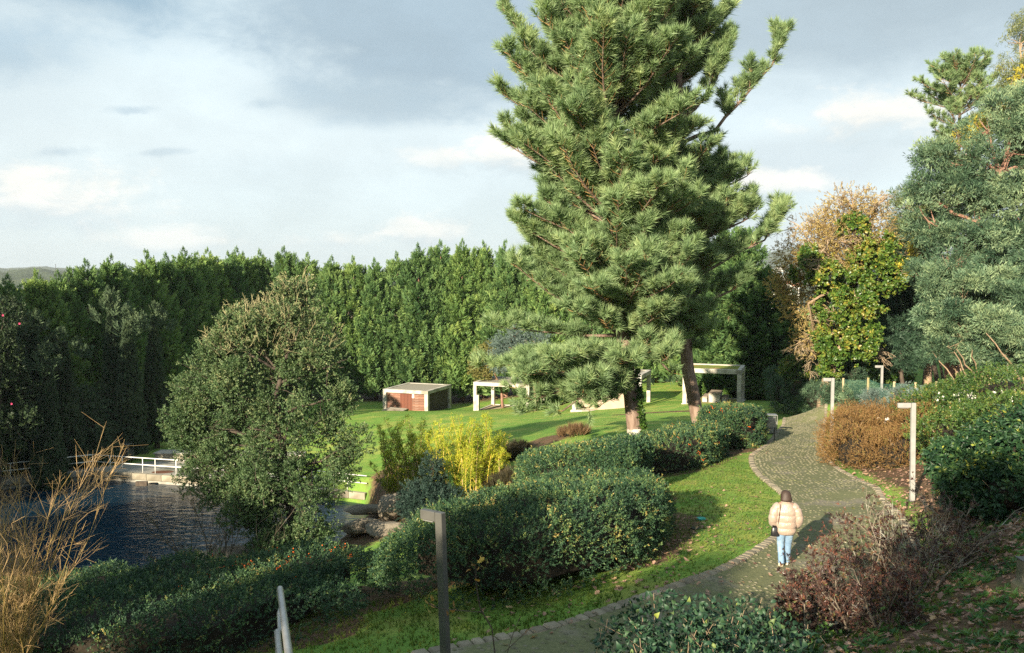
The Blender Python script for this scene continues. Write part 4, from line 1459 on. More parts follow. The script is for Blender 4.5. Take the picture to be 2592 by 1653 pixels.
# slim cypresses standing in the shade before the left row
V, F, T = conifer_crown_arrays(9.0, .72, 71, 1100, prof=lambda t: (1 - t ** 1.25) * .95 + .03, lean_up=2.0, size=.55, leaders=1)
slim = thing('slim_cypress', (0, 0, 0), 'x', 'cypress')
sl = (child('crown', V, F, T, L_CYPRESS, slim),)
q = MB(); q.tube([(0, 0, -.2), (0, 0, 8.4)], [.16, .02], 6); sl += (q.build('trunk', M_BARK_D, slim, world=False),)
for k, (px, py, d, wd, lab) in enumerate([(82, 797, 54, 1.3, 'leftmost slim cypress standing in the shade'), (112, 880, 52.5, 1.2, 'short slim cypress leaning on the leftmost one'), (157, 842, 55, 1.4, 'blunt slim cypress third from the left in the shade'),
                                          (281, 740, 59, 1.0, 'tallest thin pointed cypress before the dark row'), (322, 788, 58.5, 1.25, 'slim cypress directly right of the tallest thin one'), (389, 776, 63, 1.15, 'slim cypress nearest to the evergreen oak')]):
    r = slim
    if k:
        r = slim.copy(); COL.objects.link(r)
        for ch in sl:
            o = ch.copy(); COL.objects.link(o); o.parent = r
    x = (px - 1296) / FPX * d; z = float(ground(x, d)) - .1; s = (top_z(py, d) - z) / 9.0
    r.location = (x, d, z); r.scale = (s * wd, s * wd, s); r.rotation_euler = (0, 0, k * 1.1); r['label'] = lab; r['group'] = 'slim cypresses in the shade'

# ---------------------------------------------------------------- the two big pines
_r = np.random.default_rng(33)
TUFTS = [needles(_r, 50, .34, .36, .030) for _ in range(8)]


def pine(name, base, axis, env_l, env_r, label, r0, seed, z_low, skip=None, extra=(), dens=1.0, cat='pine', tufts=None, depth_k=.9, step=.27, droop_low=True, tsize=1.0, ptop=None):
    """axis: world points of the trunk; env_l / env_r: [(z, half width)] to either side"""
    rng = np.random.default_rng(seed)
    root = thing(name, base, label, cat)
    ax = np.array(axis)
    dense = resample(ax, .5); dense[1:-1, :2] += rng.normal(0, .012, (len(dense) - 2, 2))
    H = dense[:, 2]
    ztop = H[-1]
    rad = r0 * np.clip(1 - (H - H[0]) / (ztop - H[0]), 0.03, 1) ** .75 + .02
    rad[0] *= 1.22; rad[1] *= 1.05
    tm = MB(); tm.tube(dense, rad, 14)
    tm.build('trunk', M_BARK, root, True)
    br, tw = MB(), MB()
    P, D = [], []
    z = z_low
    el = lambda z: np.interp(z, [e[0] for e in env_l], [e[1] for e in env_l])
    er = lambda z: np.interp(z, [e[0] for e in env_r], [e[1] for e in env_r])

    def grow(p0, d0, L, r, curve, tone=.5):
        n = 7
        pts = [np.array(p0)]
        d = np.array(d0, float)
        for i in range(n - 1):
            d = d + np.array((0, 0, curve / n)) + rng.normal(0, .05, 3); d /= np.linalg.norm(d)
            pts.append(pts[-1] + d * L / (n - 1))
        pts = np.array(pts)
        br.tube(pts, np.linspace(r, .012, n), 5, tone, cap=False)
        s = .22 if L > 2 else .1
        while s < 1.0:
            i = s * (n - 1); a = int(i); f = i - a
            p = pts[a] * (1 - f) + pts[min(a + 1, n - 1)] * f
            dd = norm(pts[min(a + 1, n - 1)] - pts[a])
            for sg in (-1, 1):
                if rng.random() < .16: continue
                side = norm(np.cross(dd, (0, 0, 1))) * sg
                td = norm(dd * .75 + side * rng.uniform(.5, 1.1) + np.array((0, 0, rng.uniform(-.15, .65))))
                tl = rng.uniform(.45, 1.05) * (1.15 - .5 * s) * min(1, L / 2.5)
                mid = p + td * tl * .55; td2 = norm(td + (0, 0, .45)); tip = mid + td2 * tl * .45
                tw.tube([p, mid, tip], [.016, .012, .009], 3, cap=False)
                P.append(tip); D.append(td2)
                for q2 in range(3 if tl > .5 else 2):
                    u = rng.uniform(.25, .85); a2 = rng.uniform(0, 6.28)
                    b = (p + (mid - p) * (u / .55)) if u < .55 else mid + (tip - mid) * ((u - .55) / .45)
                    od = norm(td2 + np.array((math.cos(a2), math.sin(a2), rng.uniform(0, .8))) * .8)
                    e = b + od * rng.uniform(.12, .30)
                    P.append(e); D.append(od)
            s += .30 / max(L, .6) * rng.uniform(.75, 1.25)
        P.append(pts[-1]); D.append(norm(d + (0, 0, .5)))

    while z < ztop - .4:
        i = int(np.clip(np.searchsorted(H, z), 1, len(H) - 1))
        p = dense[i]
        az0 = rng.uniform(0, 6.28)
        m = rng.integers(5, 7)
        for k in range(m):
            az = az0 + k * 6.28 / m + rng.normal(0, .25)
            c, s2 = math.cos(az), math.sin(az)
            L = 1.0
            for _ in range(2):
                zt = z + (.28 * L if z > z_low + 3 else -.05 * L)
                w = el(zt) if c < 0 else er(zt)
                wd = (el(zt) + er(zt)) * .5 * depth_k
                L = 1 / math.sqrt((c / max(w, .05)) ** 2 + (s2 / max(wd, .05)) ** 2)
            L *= rng.uniform(.62, 1.08)
            if math.sin(z * 1.25 + seed) * math.sin(az * 2 + z * .55 + seed) > .62: continue
            if L < .35 or rng.random() > dens: continue
            if skip is not None and skip(z, c, s2): continue
            t = (z - z_low) / (ztop - z_low)
            rise = .12 + .5 * t + rng.normal(0, .12)
            if droop_low and t < .10: rise = -.30 + rng.normal(0, .1)
            grow(p, norm(np.array((c, s2, rise))), L / math.cos(math.atan(rise)) * 1.10, .02 + .013 * L, .30 + .3 * rng.random())
        z += step * rng.uniform(.8, 1.2)
    for pts in extra:
        pts = resample(np.array(pts), .8); pts[1:] += rng.normal(0, .04, (len(pts) - 1, 3))
        br.tube(pts, np.linspace(.12, .03, len(pts)), 6, .35, cap=False)
        n = len(pts)
        for i in range(int(n * .38), n):
            dd = norm(pts[i] - pts[i - 1])
            for q2 in range(3 if i < n - 2 else 5):
                a = rng.uniform(0, 6.28)
                od = norm(dd * .8 + np.array((math.cos(a) * .6, math.sin(a) * .6, rng.uniform(.1, 1.2))))
                L = rng.uniform(.25, .8)
                if rng.random() < .62 and i < n - 1:
                    grow(pts[i], od, L * 2.0, .025, .9)
                else:
                    tip = pts[i] + od * L * .7
                    tw.tube([pts[i], tip], [.014, .009], 3, cap=False); P.append(tip); D.append(od)
    P = np.array(P); D = np.array(D)
    keep = rng.random(len(P)) < .97
    P, D = P[keep], D[keep]
    D = norm(D + rng.normal(0, .22, P.shape) + np.array((0, 0, .15)))
    tone = np.clip(.5 + .10 * sines(P, .8, seed) + rng.normal(0, .10, len(P)), 0, 1)
    V, F, T = bake(tufts or TUFTS, P - D * .12, frames(D, rng), rng.uniform(.85, 1.35, len(P)) * tsize, tone, rng)
    add_mesh('crown', V, F, L_PINE, root, T)
    tag(br.build('branches', M_BARK, root, True), kind='stuff')
    tag(tw.build('shoots', M_TWIG_Y, root), kind='stuff')
    print(name, 'tufts', len(P), 'tris', len(F))
    return root


def px_env(pairs, ax_px, d):
    """silhouette x at a picture height -> (z, half width) about the trunk axis"""
    out = []
    for py, px in pairs:
        axx = np.interp(py, [a[1] for a in ax_px], [a[0] for a in ax_px])
        out.append((float(at(0, py, d)[2]), abs(px - axx) * d / FPX))
    return sorted(out)


D1 = 37.5
ax1 = [(1525, -230), (1530, -120), (1534, 50), (1540, 250), (1548, 450), (1560, 650), (1570, 800), (1583, 900), (1597, 1000), (1609, 1106)]
A1 = [at(px, py, D1) for px, py in ax1[::-1]]
A1.insert(0, on(A1[0][0] + .03, D1, -.1))
E1L = px_env([(-230, 1515), (-120, 1430), (0, 1375), (60, 1345), (130, 1335), (190, 1292), (260, 1245), (300, 1245), (400, 1262), (480, 1288), (520, 1272), (570, 1275), (610, 1325), (670, 1255), (740, 1230), (820, 1235), (880, 1262), (940, 1300), (990, 1310), (1040, 1340), (1070, 1400)], ax1, D1)
E1R = px_env([(-230, 1540), (-120, 1630), (0, 1720), (100, 1740), (250, 1745), (400, 1735), (550, 1740), (700, 1750), (800, 1745), (900, 1715), (960, 1690), (1000, 1640)], ax1, D1)
pine('big_pine', A1[0], A1, E1L, E1R, 'big front pine with a pale paint band and ivy at its trunk foot', .365, 91, float(at(0, 990, D1)[2]), skip=lambda z, c, s: z < float(at(0, 915, D1)[2]) and c > -.35,
     extra=[[at(1590, 925, D1), at(1520, 945, D1 - .6), at(1430, 985, D1 - 1), at(1345, 1015, D1 - 1.2)], [at(1590, 940, D1), at(1530, 975, D1 - .8), at(1470, 1010, D1 - 1.2), at(1420, 1035, D1 - 1.3)], [at(1588, 905, D1), at(1500, 915, D1 + .5), at(1400, 945, D1 + .6), at(1310, 985, D1 + .6)],
            [at(1592, 950, D1), at(1540, 985, D1 - .5), at(1510, 1010, D1 - .7), at(1490, 1030, D1 - .8)], [at(1588, 900, D1), at(1640, 900, D1 - .6), at(1680, 920, D1 - 1), at(1700, 945, D1 - 1.1)]])
D2 = 42.0
ax2 = [(1700, -190), (1706, -60), (1713, 80), (1722, 250), (1726, 400), (1728, 600), (1732, 800), (1740, 930), (1754, 1000), (1771, 1079)]
A2 = [at(px, py, D2) for px, py in ax2[::-1]]
A2.insert(0, on(A2[0][0] + .05, D2, -.1))
E2L = px_env([(-190, 1670), (-60, 1600), (100, 1570), (300, 1600), (500, 1600), (700, 1600), (850, 1640), (950, 1700)], ax2, D2)
E2R = px_env([(-190, 1730), (-60, 1760), (0, 1790), (60, 1800), (110, 1845), (200, 1850), (300, 1845), (420, 1840), (520, 1830), (580, 1870), (640, 1860), (720, 1815), (800, 1790), (900, 1775), (950, 1755)], ax2, D2)
ylow, yhigh = float(at(0, 450, D2)[2]), float(at(0, 170, D2)[2])
e1 = [at(1728, 360, D2), at(1775, 345, D2 - .4), at(1810, 325, D2 - .6), at(1890, 235, D2 - .8), at(1950, 170, D2 - .8), at(1985, 92, D2 - .8)]
e2 = [at(1731, 720, D2), at(1790, 690, D2 + .5), at(1850, 650, D2 + .6), at(1930, 610, D2 + .6), at(1965, 570, D2 + .5), at(1985, 545, D2 + .5)]
e3 = [at(1724, 300, D2), at(1770, 265, D2 - .5), at(1815, 200, D2 - .8), at(1838, 110, D2 - 1)]
e4 = [at(1727, 500, D2), at(1790, 480, D2 + .3), at(1850, 470, D2 + .4), at(1895, 440, D2 + .4)]
e5 = [at(1729, 620, D2), at(1800, 590, D2 - .4), at(1860, 570, D2 - .6), at(1915, 535, D2 - .6)]
e6 = [at(1734, 790, D2), at(1800, 760, D2 + .3), at(1850, 740, D2 + .4), at(1880, 700, D2 + .4)]
pine('big_pine', A2[0], A2, E2L, E2R, 'second big pine, its dark upper trunk showing and long limbs reaching right', .345, 97, float(at(0, 880, D2)[2]),
     skip=lambda z, c, s: ylow < z < yhigh and (s < .1 or (c > .2 and z < yhigh - 2)) , extra=(e1, e2, e3, e4, e5, e6), dens=.72)

# painted bands and climbing ivy on the trunks belong to the pines' feet
for (ax, r, nm, d) in ((A1, .375, 'pale paint band round the front pine trunk near the hedge', D1), (A2, .352, 'pale paint band round the second pine trunk', D2)):
    a = np.array(ax[1]); b = np.array(ax[2]); L = np.linalg.norm(b - a)
    root_p = [o for o in SC.objects if o.name.startswith('big_pine') and np.linalg.norm(np.array(o.location) - np.array(ax[0])) < .1][0]
    th = np.linspace(0, 2 * math.pi, 29)
    q = MB(); rings = []
    rg = np.random.default_rng(3)
    for s in (.14, .20, .28, .36, .42):
        p = a + (b - a) * (s / L)
        rings.append(np.array([p + np.array((math.cos(t), math.sin(t), 0)) * (r * (1 + .02 * rg.random())) + np.array((0, 0, rg.normal(0, .025))) for t in th[:-1]]))
    q.loft(rings, cap=False)
    q.build('paint_band', rough_mat('chalky_band', (.62, .60, .56), (.38, .31, .25), 6, .9, .3, 20, c3=(.22, .16, .12)), root_p)
_r = np.random.default_rng(8)
a, b = np.array(A1[1]), np.array(A1[2])
pi = []
for k in range(420):
    s = _r.beta(1.0, 1.6) * 3.4 + .1; p = a + (b - a) / np.linalg.norm(b - a) * s
    ang = _r.normal(-.25, .42); pi.append(p + np.array((math.cos(ang), math.sin(ang), 0)) * (.345 + .09 * _r.random()) + (0, 0, _r.normal(0, .05)))
pi = np.array(pi)
SPR_IVY = [spray(_r, 6, .16, .11, .085, (.5, 1.3)) for _ in range(4)]
V, F, T = bake(SPR_IVY, pi, frames(_r.normal(size=(len(pi), 3)) + (.5, -.5, .3), _r), _r.uniform(.7, 1.2, len(pi)), _r.normal(.3, .12, len(pi)), _r)
o = add_mesh('ivy', V, F, L_IVY, None, T); tag(o, 'dark ivy climbing the right side of the front pine trunk', 'ivy')


# ---------------------------------------------------------------- generic leafy tree
def clump_tree(name, base, blobs, n, tmpl, mat, label, cat, seed, trunk=None, tr=.25, bark=None, limbs=True, size=(.8, 1.25), shell=.5, upb=.4, gap=-.55, gf=1.2, group=None, twig=None, tone0=.5, tonek=.12,
               limb_blobs=None, clump_tone=0.0, twn=0, tip_tone=0.0, crown='crown', lowcut=None, dirnoise=.45, sunward=0.0):
    rng = np.random.default_rng(seed)
    root = thing(name, base, label, cat, group)
    P, O, K = blob_points(rng, blobs, n, shell)
    keep = sines(P, gf, seed) > gap
    gz = ground(P[:, 0], P[:, 1])
    keep &= P[:, 2] > gz + .05
    P, O, K = P[keep], O[keep], K[keep]
    D = norm(O + np.array((0, 0, upb)) + rng.normal(0, dirnoise, P.shape))
    tone = np.clip(tone0 + tonek * sines(P, gf * 1.3, seed + 1) + clump_tone * (rng.random(len(blobs)) - .5)[K] + rng.normal(0, .10, len(P)), 0, 1)
    if tip_tone:
        zz = P[:, 2]; hi = (zz - np.percentile(zz, 55)) / (np.percentile(zz, 99) - np.percentile(zz, 55))
        tone = np.clip(tone + tip_tone * np.clip(hi, 0, 1) * rng.random(len(P)), 0, 1)
    V, F, T = bake(tmpl, P, frames(D, rng), rng.uniform(*size, len(P)), tone, rng)
    add_mesh(crown, V, F, mat, root, T)
    mb = MB(); lb = MB()
    bark = bark or M_BARK_D
    if trunk is None:
        c = np.mean([b[0] for b in blobs], axis=0)
        trunk = [base, base + (c - base) * .5, c]
    tp = resample(np.array(trunk, float), .5)
    tp[1:-1] += rng.normal(0, .03, (len(tp) - 2, 3))
    mb.tube(tp, np.linspace(tr, tr * .35, len(tp)), 9)
    mb.build('trunk', bark, root, True)
    if limbs:
        for c, r in (limb_blobs or blobs):
            dd = np.linalg.norm(tp - c, axis=1) + .6 * np.clip(tp[:, 2] - c[2], 0, None) * 2
            i = int(np.argmin(dd))
            i = max(1, i - 1)
            pts = limb(lb, tp[i], c, tr * .30, tr * .10, rng, .12, 7, 5, .05)
            for q2 in range(7):
                u = norm(rng.normal(size=3) + (0, 0, .3))
                limb(lb, pts[-1 - (q2 % 3)], c + u * np.array(r) * .85, tr * .11, .008, rng, .12, 5, 4)
        if twn:
            ix = rng.choice(len(P), min(twn, len(P)), replace=False)
            for i in ix:
                e = P[i] + D[i] * rng.uniform(.15, .45)
                lb.tube([P[i] - D[i] * rng.uniform(.3, .6), P[i], e], [.012, .009, .006], 3, .6, cap=False)
        tag(lb.build('branches', twig or bark, root), kind='stuff')
    print(name, label[:30], 'tris', len(F))
    return root


_r = np.random.default_rng(44)
SPR_OAK = [spray(_r, 10, .24, .088, .052, (.5, 1.2)) for _ in range(6)]
SPR_FROND = []
for _ in range(6):
    V, F, T = [], [], []
    for i in range(9):                    # a flat, drooping pad of feathery fronds
        a = _r.uniform(-1.0, 1.0); l = _r.uniform(.13, .26); w = _r.uniform(.028, .046)
        d = np.array((math.sin(a), _r.normal(0, .22), math.cos(a))); d /= np.linalg.norm(d)
        s = np.array((d[2], 0, -d[0])) * w * .5
        b = np.array((_r.normal(0, .07), _r.normal(0, .04), _r.uniform(-.05, .28))); k = len(V); e = np.array((0, -.14 * l, 0))
        V += [b, b + d * l * .5 + s, b + d * l * .5 - s, b + d * l + e]
        F += [(k, k + 1, k + 2), (k + 1, k + 3, k + 2)]
        T += [_r.normal(0, .12)] * 4
    SPR_FROND.append((np.array(V), np.array(F), np.array(T)))
SPR_EUC = [spray(_r, 9, .5, .24, .032, (.9, 1.6), droop=1.0) for _ in range(5)]
SPR_BLOSSOM = [spray(_r, 12, .3, .09, .06, (.4, 1.2)) for _ in range(4)]
SPR_IVYBIG = [spray(_r, 8, .26, .16, .13, (.6, 1.4)) for _ in range(5)]
SPR_SMALL = [spray(_r, 8, .16, .045, .024, (.5, 1.1)) for _ in range(6)]
SPR_CEDAR = [needles(_r, 34, .55, .13, .035, (.7, 1.5)) for _ in range(5)]

# evergreen oak at the pond
OD = 36.0
ob = pxblobs([(545, 960, 118, OD), (470, 985, 75, OD), (640, 880, 105, OD), (690, 960, 130, OD + .5), (745, 790, 78, OD), (780, 722, 44, OD), (735, 735, 30, OD), (600, 815, 38, OD), (545, 870, 40, OD), (800, 880, 85, OD + .3), (860, 930, 70, OD), (650, 820, 60, OD), (620, 1080, 110, OD), (520, 1085, 98, OD - .4), (560, 1185, 74, OD - .5), (640, 1255, 80, OD - .8), (735, 1110, 140, OD - .6),
              (850, 1085, 90, OD), (820, 1230, 95, OD - 1), (690, 1250, 130, OD - 1), (660, 1230, 66, OD - .6), (720, 1370, 95, OD - 2), (655, 1390, 50, OD - 2), (800, 1340, 75, OD - 1.6), (900, 1170, 45, OD), (770, 1400, 80, OD - 2), (640, 1320, 75, OD - 1.5), (925, 1130, 36, OD), (440, 1060, 50, OD), (560, 860, 55, OD), (880, 1010, 45, OD)])
_oc = at(645, 1000, OD)[0]
ob = [(np.array((_oc + (c[0] - _oc) * .87, c[1], c[2] if c[2] < at(0, 800, OD)[2] else c[2] - .25)), r * .92) for c, r in ob]
ob += pxblobs([(478, 1105, 58, OD - .2), (500, 1180, 55, OD - .4), (545, 1240, 48, OD - .6)])
OB = on(*(at(740, 1420, OD - .8)[:2]), -.1)
clump_tree('evergreen_oak', OB, split_blobs(ob, 22, .54, 4, .95), 27000, SPR_OAK, L_OAK, 'big evergreen oak with pale twig tips hanging over the pond', 'oak', 61, trunk=[OB, at(738, 1300, OD - .6), at(715, 1130, OD - .2), at(700, 1000, OD), at(735, 860, OD)], tr=.24, twig=M_BARK_D, twn=500, limb_blobs=ob, clump_tone=.22,
           shell=.2, gap=-.45, gf=1.3, tip_tone=.42, upb=.55, size=(.85, 1.35))
# bare upright twig tips that stand out of its crown
rng = np.random.default_rng(6)
oak = [o for o in SC.objects if o.name.startswith('evergreen_oak')][0]
q = MB()
P, O, K = blob_points(rng, [b for b in ob if b[0][2] > at(0, 900, OD)[2]], 640, .82)
for p, o in zip(P, O):
    if o[2] < -.1: continue
    d = norm(o * .8 + np.array((0, 0, .7)) + rng.normal(0, .35, 3)); L = rng.uniform(.2, .62)
    pts = [p - d * .3, p + d * L * .5, p + d * L + rng.normal(0, .05, 3)]
    q.tube(pts, [.010, .008, .005], 3, cap=False)
    for s in (.35, .55, .75):
        b = p + d * L * s; e = norm(d + rng.normal(0, .6, 3)); q.tube([b, b + e * rng.uniform(.1, .28)], [.009, .005], 3, cap=False)
tag(q.build('twig_tips', rough_mat('pale_buds', (.34, .31, .17), (.25, .23, .12), 9, .9, 0), oak), kind='stuff')

# ---------------------------------------------------------------- trees beyond the fence on the right
AD = 46.0
up = pxblobs([(2470, 590, 120, AD), (2560, 520, 130, AD), (2400, 690, 85, AD), (2490, 450, 85, AD), (2400, 470, 62, AD), (2350, 560, 55, AD), (2570, 380, 100, AD), (2440, 390, 60, AD), (2595, 270, 70, AD), (2360, 395, 42, AD), (2330, 470, 32, AD), (2540, 660, 120, AD), (2620, 620, 120, AD), (2640, 420, 120, AD), (2500, 330, 45, AD)])
gb = on(*at(2412, 975, AD)[:2], -.1)
clump_tree('mimosa_tree', gb, split_blobs(up, 19, .95, 1, .42, False), 31000, SPR_FROND, L_ACACIA, 'tallest grey green mimosa tree with feathery layered foliage at the right edge', 'mimosa', 71, trunk=[gb, at(2404, 860, AD), at(2420, 700, AD), at(2480, 560, AD), at(2540, 420, AD)], tr=.42, bark=M_BARK_RED, limb_blobs=up, clump_tone=.6, shell=.25, gap=-.12, gf=1.5, upb=.35, size=(.8, 1.6), tonek=.2, dirnoise=.3)
low = pxblobs([(2435, 750, 85, 41), (2520, 790, 120, 41), (2390, 690, 55, 42), (2590, 840, 110, 40), (2450, 850, 70, 41), (2375, 800, 42, 42), (2620, 740, 110, 41), (2400, 880, 34, 41), (2540, 900, 46, 40)])
gb = on(*at(2500, 985, 41)[:2], -.1)
m2 = clump_tree('mimosa_tree', gb, split_blobs(low, 18, .85, 2, .42, False), 20000, SPR_FROND, L_ACACIA, 'lower mimosa with many thin leaning pale stems behind the fence', 'mimosa', 72, trunk=[gb, at(2470, 890, 41), at(2430, 800, 41)], tr=.10, bark=M_BARK_T, limb_blobs=low, clump_tone=.6, shell=.25, gap=-.12, gf=1.7, upb=.35, size=(.75, 1.5), tonek=.2, dirnoise=.3)
rng = np.random.default_rng(12)
for k in range(22):
    px = 2440 + k * 9 + rng.normal(0, 12); d = 41 + rng.normal(0, .8)
    p0 = on(*at(px, 990, d)[:2], -.1); p1 = at(px - rng.uniform(30, 110), rng.uniform(820, 900), d + rng.normal(0, .5))
    q = MB(); limb(q, p0, p1, .05 + .03 * rng.random(), .02, rng, .10, 7, 6); q.build('stem', M_BARK_T, m2, True)
mid = pxblobs([(2270, 740, 60, 55), (2300, 655, 48, 56), (2262, 840, 46, 55), (2300, 850, 48, 55), (2325, 760, 50, 55), (2275, 920, 28, 55), (2330, 880, 40, 55)])
gb = on(*at(2285, 985, 55)[:2], -.1)
clump_tree('mimosa_tree', gb, split_blobs(mid, 20, .8, 3, .55), 8500, SPR_FROND, L_ACACIA, 'dark bluish mimosa standing between the bare oak and the tall one', 'mimosa', 73, trunk=[gb, at(2280, 900, 55), at(2285, 760, 55)], tr=.16, limb_blobs=mid, shell=.25, gap=-.4, gf=1.3, tone0=.12, size=(.9, 1.4))  # low leaf tone paints in the shade this tree stands in
eu = pxblobs([(2300, 520, 48, 56), (2345, 590, 55, 55), (2300, 620, 48, 56), (2370, 520, 50, 56), (2330, 690, 40, 55), (2290, 570, 35, 56), (2380, 640, 45, 55)])
gb = on(*at(2350, 960, 57)[:2], -.1)
clump_tree('eucalyptus_tree', gb, eu, 3600, SPR_EUC, L_EUC, 'eucalyptus with drooping narrow leaves left of the tall mimosa', 'eucalyptus', 74, trunk=[gb, at(2352, 800, 57), at(2335, 560, 56)], tr=.28, bark=M_BARK_T, shell=.3, gap=-.3, gf=1.5, upb=-.9, size=(.9, 1.5))
eu = pxblobs([(2585, 110, 40, 58), (2570, 180, 45, 58), (2610, 200, 60, 58), (2550, 250, 40, 58), (2600, 60, 35, 58), (2500, 300, 34, 58), (2590, 300, 50, 58)])
gb = on(*at(2600, 960, 59)[:2], -.1)
clump_tree('eucalyptus_tree', gb, eu, 3000, SPR_EUC, L_EUC, 'tallest yellowish tree top in the upper right corner', 'eucalyptus', 75, trunk=[gb, at(2600, 700, 59), at(2590, 150, 58)], tr=.34, bark=M_BARK_T, shell=.3, gap=-.3, gf=1.5, upb=-.7, size=(.9, 1.4), tone0=.7)
ye = pxblobs([(2480, 335, 36, 49), (2520, 300, 26, 49), (2430, 345, 20, 48), (2470, 368, 24, 48), (2580, 260, 26, 48), (2590, 190, 24, 50), (2330, 625, 26, 50), (2290, 640, 18, 50), (2275, 690, 20, 50)])
gb = on(*at(2440, 975, 50)[:2], -.1)
clump_tree('mimosa_tree', gb, ye, 950, SPR_BLOSSOM, L_MIMOSA, 'mimosa showing bright yellow blossom through the tall grey green crown', 'mimosa', 76, trunk=[gb, at(2440, 800, 50), at(2475, 350, 49)], tr=.15, bark=M_BARK_T, shell=.2, gap=-.1, gf=2.5, crown='blossom')
# umbrella pine behind
D3 = 66.0
ax3 = [(2432, 165), (2430, 260), (2425, 420), (2420, 700), (2415, 960)]
A3 = [at(px, py, D3) for px, py in ax3[::-1]]; A3[0] = on(A3[0][0], D3, -.1)
E3L = px_env([(160, 2415), (180, 2375), (230, 2335), (265, 2322), (310, 2340), (360, 2335), (400, 2370)], ax3, D3)
E3R = px_env([(160, 2450), (180, 2495), (230, 2510), (300, 2510), (400, 2480)], ax3, D3)
TUFT_S = [needles(_r, 30, .3, .34, .034) for _ in range(5)]
pine('far_pine', A3[0], A3, E3L, E3R, 'dark green pine top rising behind the tall mimosa', .34, 93, float(at(0, 420, D3)[2]), tufts=TUFT_S, step=.75, droop_low=False)

# bare oak with ivy
IB = on(*at(2085, 990, 52)[:2], -.15)
bare = thing('bare_oak', IB, 'leaning oak with tan withered leaves and bright ivy clumps beyond the fence', 'oak')
rng = np.random.default_rng(19)
tb, bb, tw = MB(), MB(), MB()
ID = 52.0
trk = [IB, at(2100, 930, ID), at(2128, 840, ID), at(2152, 740, ID), at(2178, 640, ID), at(2195, 560, ID)]
tp = resample(np.array(trk), .6); tp[1:-1] += rng.normal(0, .05, (len(tp) - 2, 3))
tb.tube(tp, np.linspace(.44, .14, len(tp)), 10); tb.build('trunk', M_BARK_T, bare, True)


def ramify(p, d, L, r, depth, spread=.55, up=.05):
    n = 4
    pts = [p]
    for i in range(n):
        d = norm(d + rng.normal(0, .16, 3) + np.array((0, 0, up)))
        pts.append(pts[-1] + d * L / n)
    (bb if r > .02 else tw).tube(pts, np.linspace(r, r * .6, n + 1), 5 if r > .04 else 3, cap=False)
    if depth == 0 or r < .004: return
    for k in range(rng.integers(3, 5)):
        j = rng.integers(1, n + 1)
        ramify(pts[j], norm(d + rng.normal(0, spread, 3)), L * rng.uniform(.5, .72), max(.0135, r * .55), depth - 1, spread, up)


for tgt in [(2010, 700), (1990, 640), (2040, 560), (2110, 510), (2170, 500), (2230, 540), (2245, 640), (2060, 620), (2010, 800), (2040, 760), (2230, 740), (2130, 600), (2030, 860), (2070, 700), (2230, 800), (2080, 540), (1980, 690), (2200, 600)]:
    e = at(*tgt, ID + rng.normal(0, 2.2))
    i = int(np.argmin(np.linalg.norm(tp - e, axis=1) + .8 * np.clip(tp[:, 2] - e[2] + 1, 0, None))); i = max(6, i)
    v = e - tp[i]; L = np.linalg.norm(v)
    ramify(tp[i], v / L, L * .62, .10, 4, .55, .0 if tgt[1] < 700 else -.07)
tag(bb.build('branches', M_BARK_T, bare), kind='stuff'); tag(tw.build('twigs', M_TWIG, bare), kind='stuff')
P, O, K = blob_points(rng, pxblobs([(2000, 690, 50, ID), (2030, 780, 55, ID), (2060, 600, 70, ID), (2140, 540, 75, ID), (2220, 560, 50, ID), (2050, 860, 50, ID), (1970, 720, 36, ID), (2100, 650, 90, ID), (2010, 740, 60, ID), (2150, 620, 80, ID), (2230, 620, 50, ID), (1990, 640, 40, ID), (2120, 570, 70, ID), (2040, 690, 60, ID), (2200, 520, 50, ID)]), 8500, .15)
V, F, T = bake(SPR_OAK, P, frames(O + rng.normal(0, .5, P.shape), rng), .9, rng.random(len(P)), rng); add_mesh('withered_leaves', V, F, L_BROWNLEAF, bare, T)
iv = pxblobs([(2125, 770, 62, ID - 1), (2200, 650, 52, ID - 1), (2060, 665, 44, ID - 1), (2090, 690, 30, ID - 2), (2240, 690, 52, ID - 1), (2110, 870, 52, ID - 1), (2160, 575, 34, ID - 1), (2175, 860, 52, ID - 1), (2230, 630, 40, ID - 1), (2160, 720, 46, ID - 1), (2035, 690, 30, ID - 1.5), (2190, 760, 48, ID - 1), (2105, 930, 26, ID - 1)])
P, O, K = blob_points(rng, iv, 10000, .4); kp = sines(P, 1.6, 4) > -.12; P, O = P[kp], O[kp]
V, F, T = bake(SPR_IVYBIG, P, frames(O + (0, 0, .1) + rng.normal(0, .4, P.shape), rng), rng.uniform(.8, 1.3, len(P)), np.clip(.62 + .22 * sines(P, 1.2, 9) + rng.normal(0, .13, len(P)), 0, 1), rng)
o = add_mesh('ivy', V, F, L_IVY, None, T); tag(o, 'bright green ivy clumps wrapping the leaning withered oak', 'ivy')
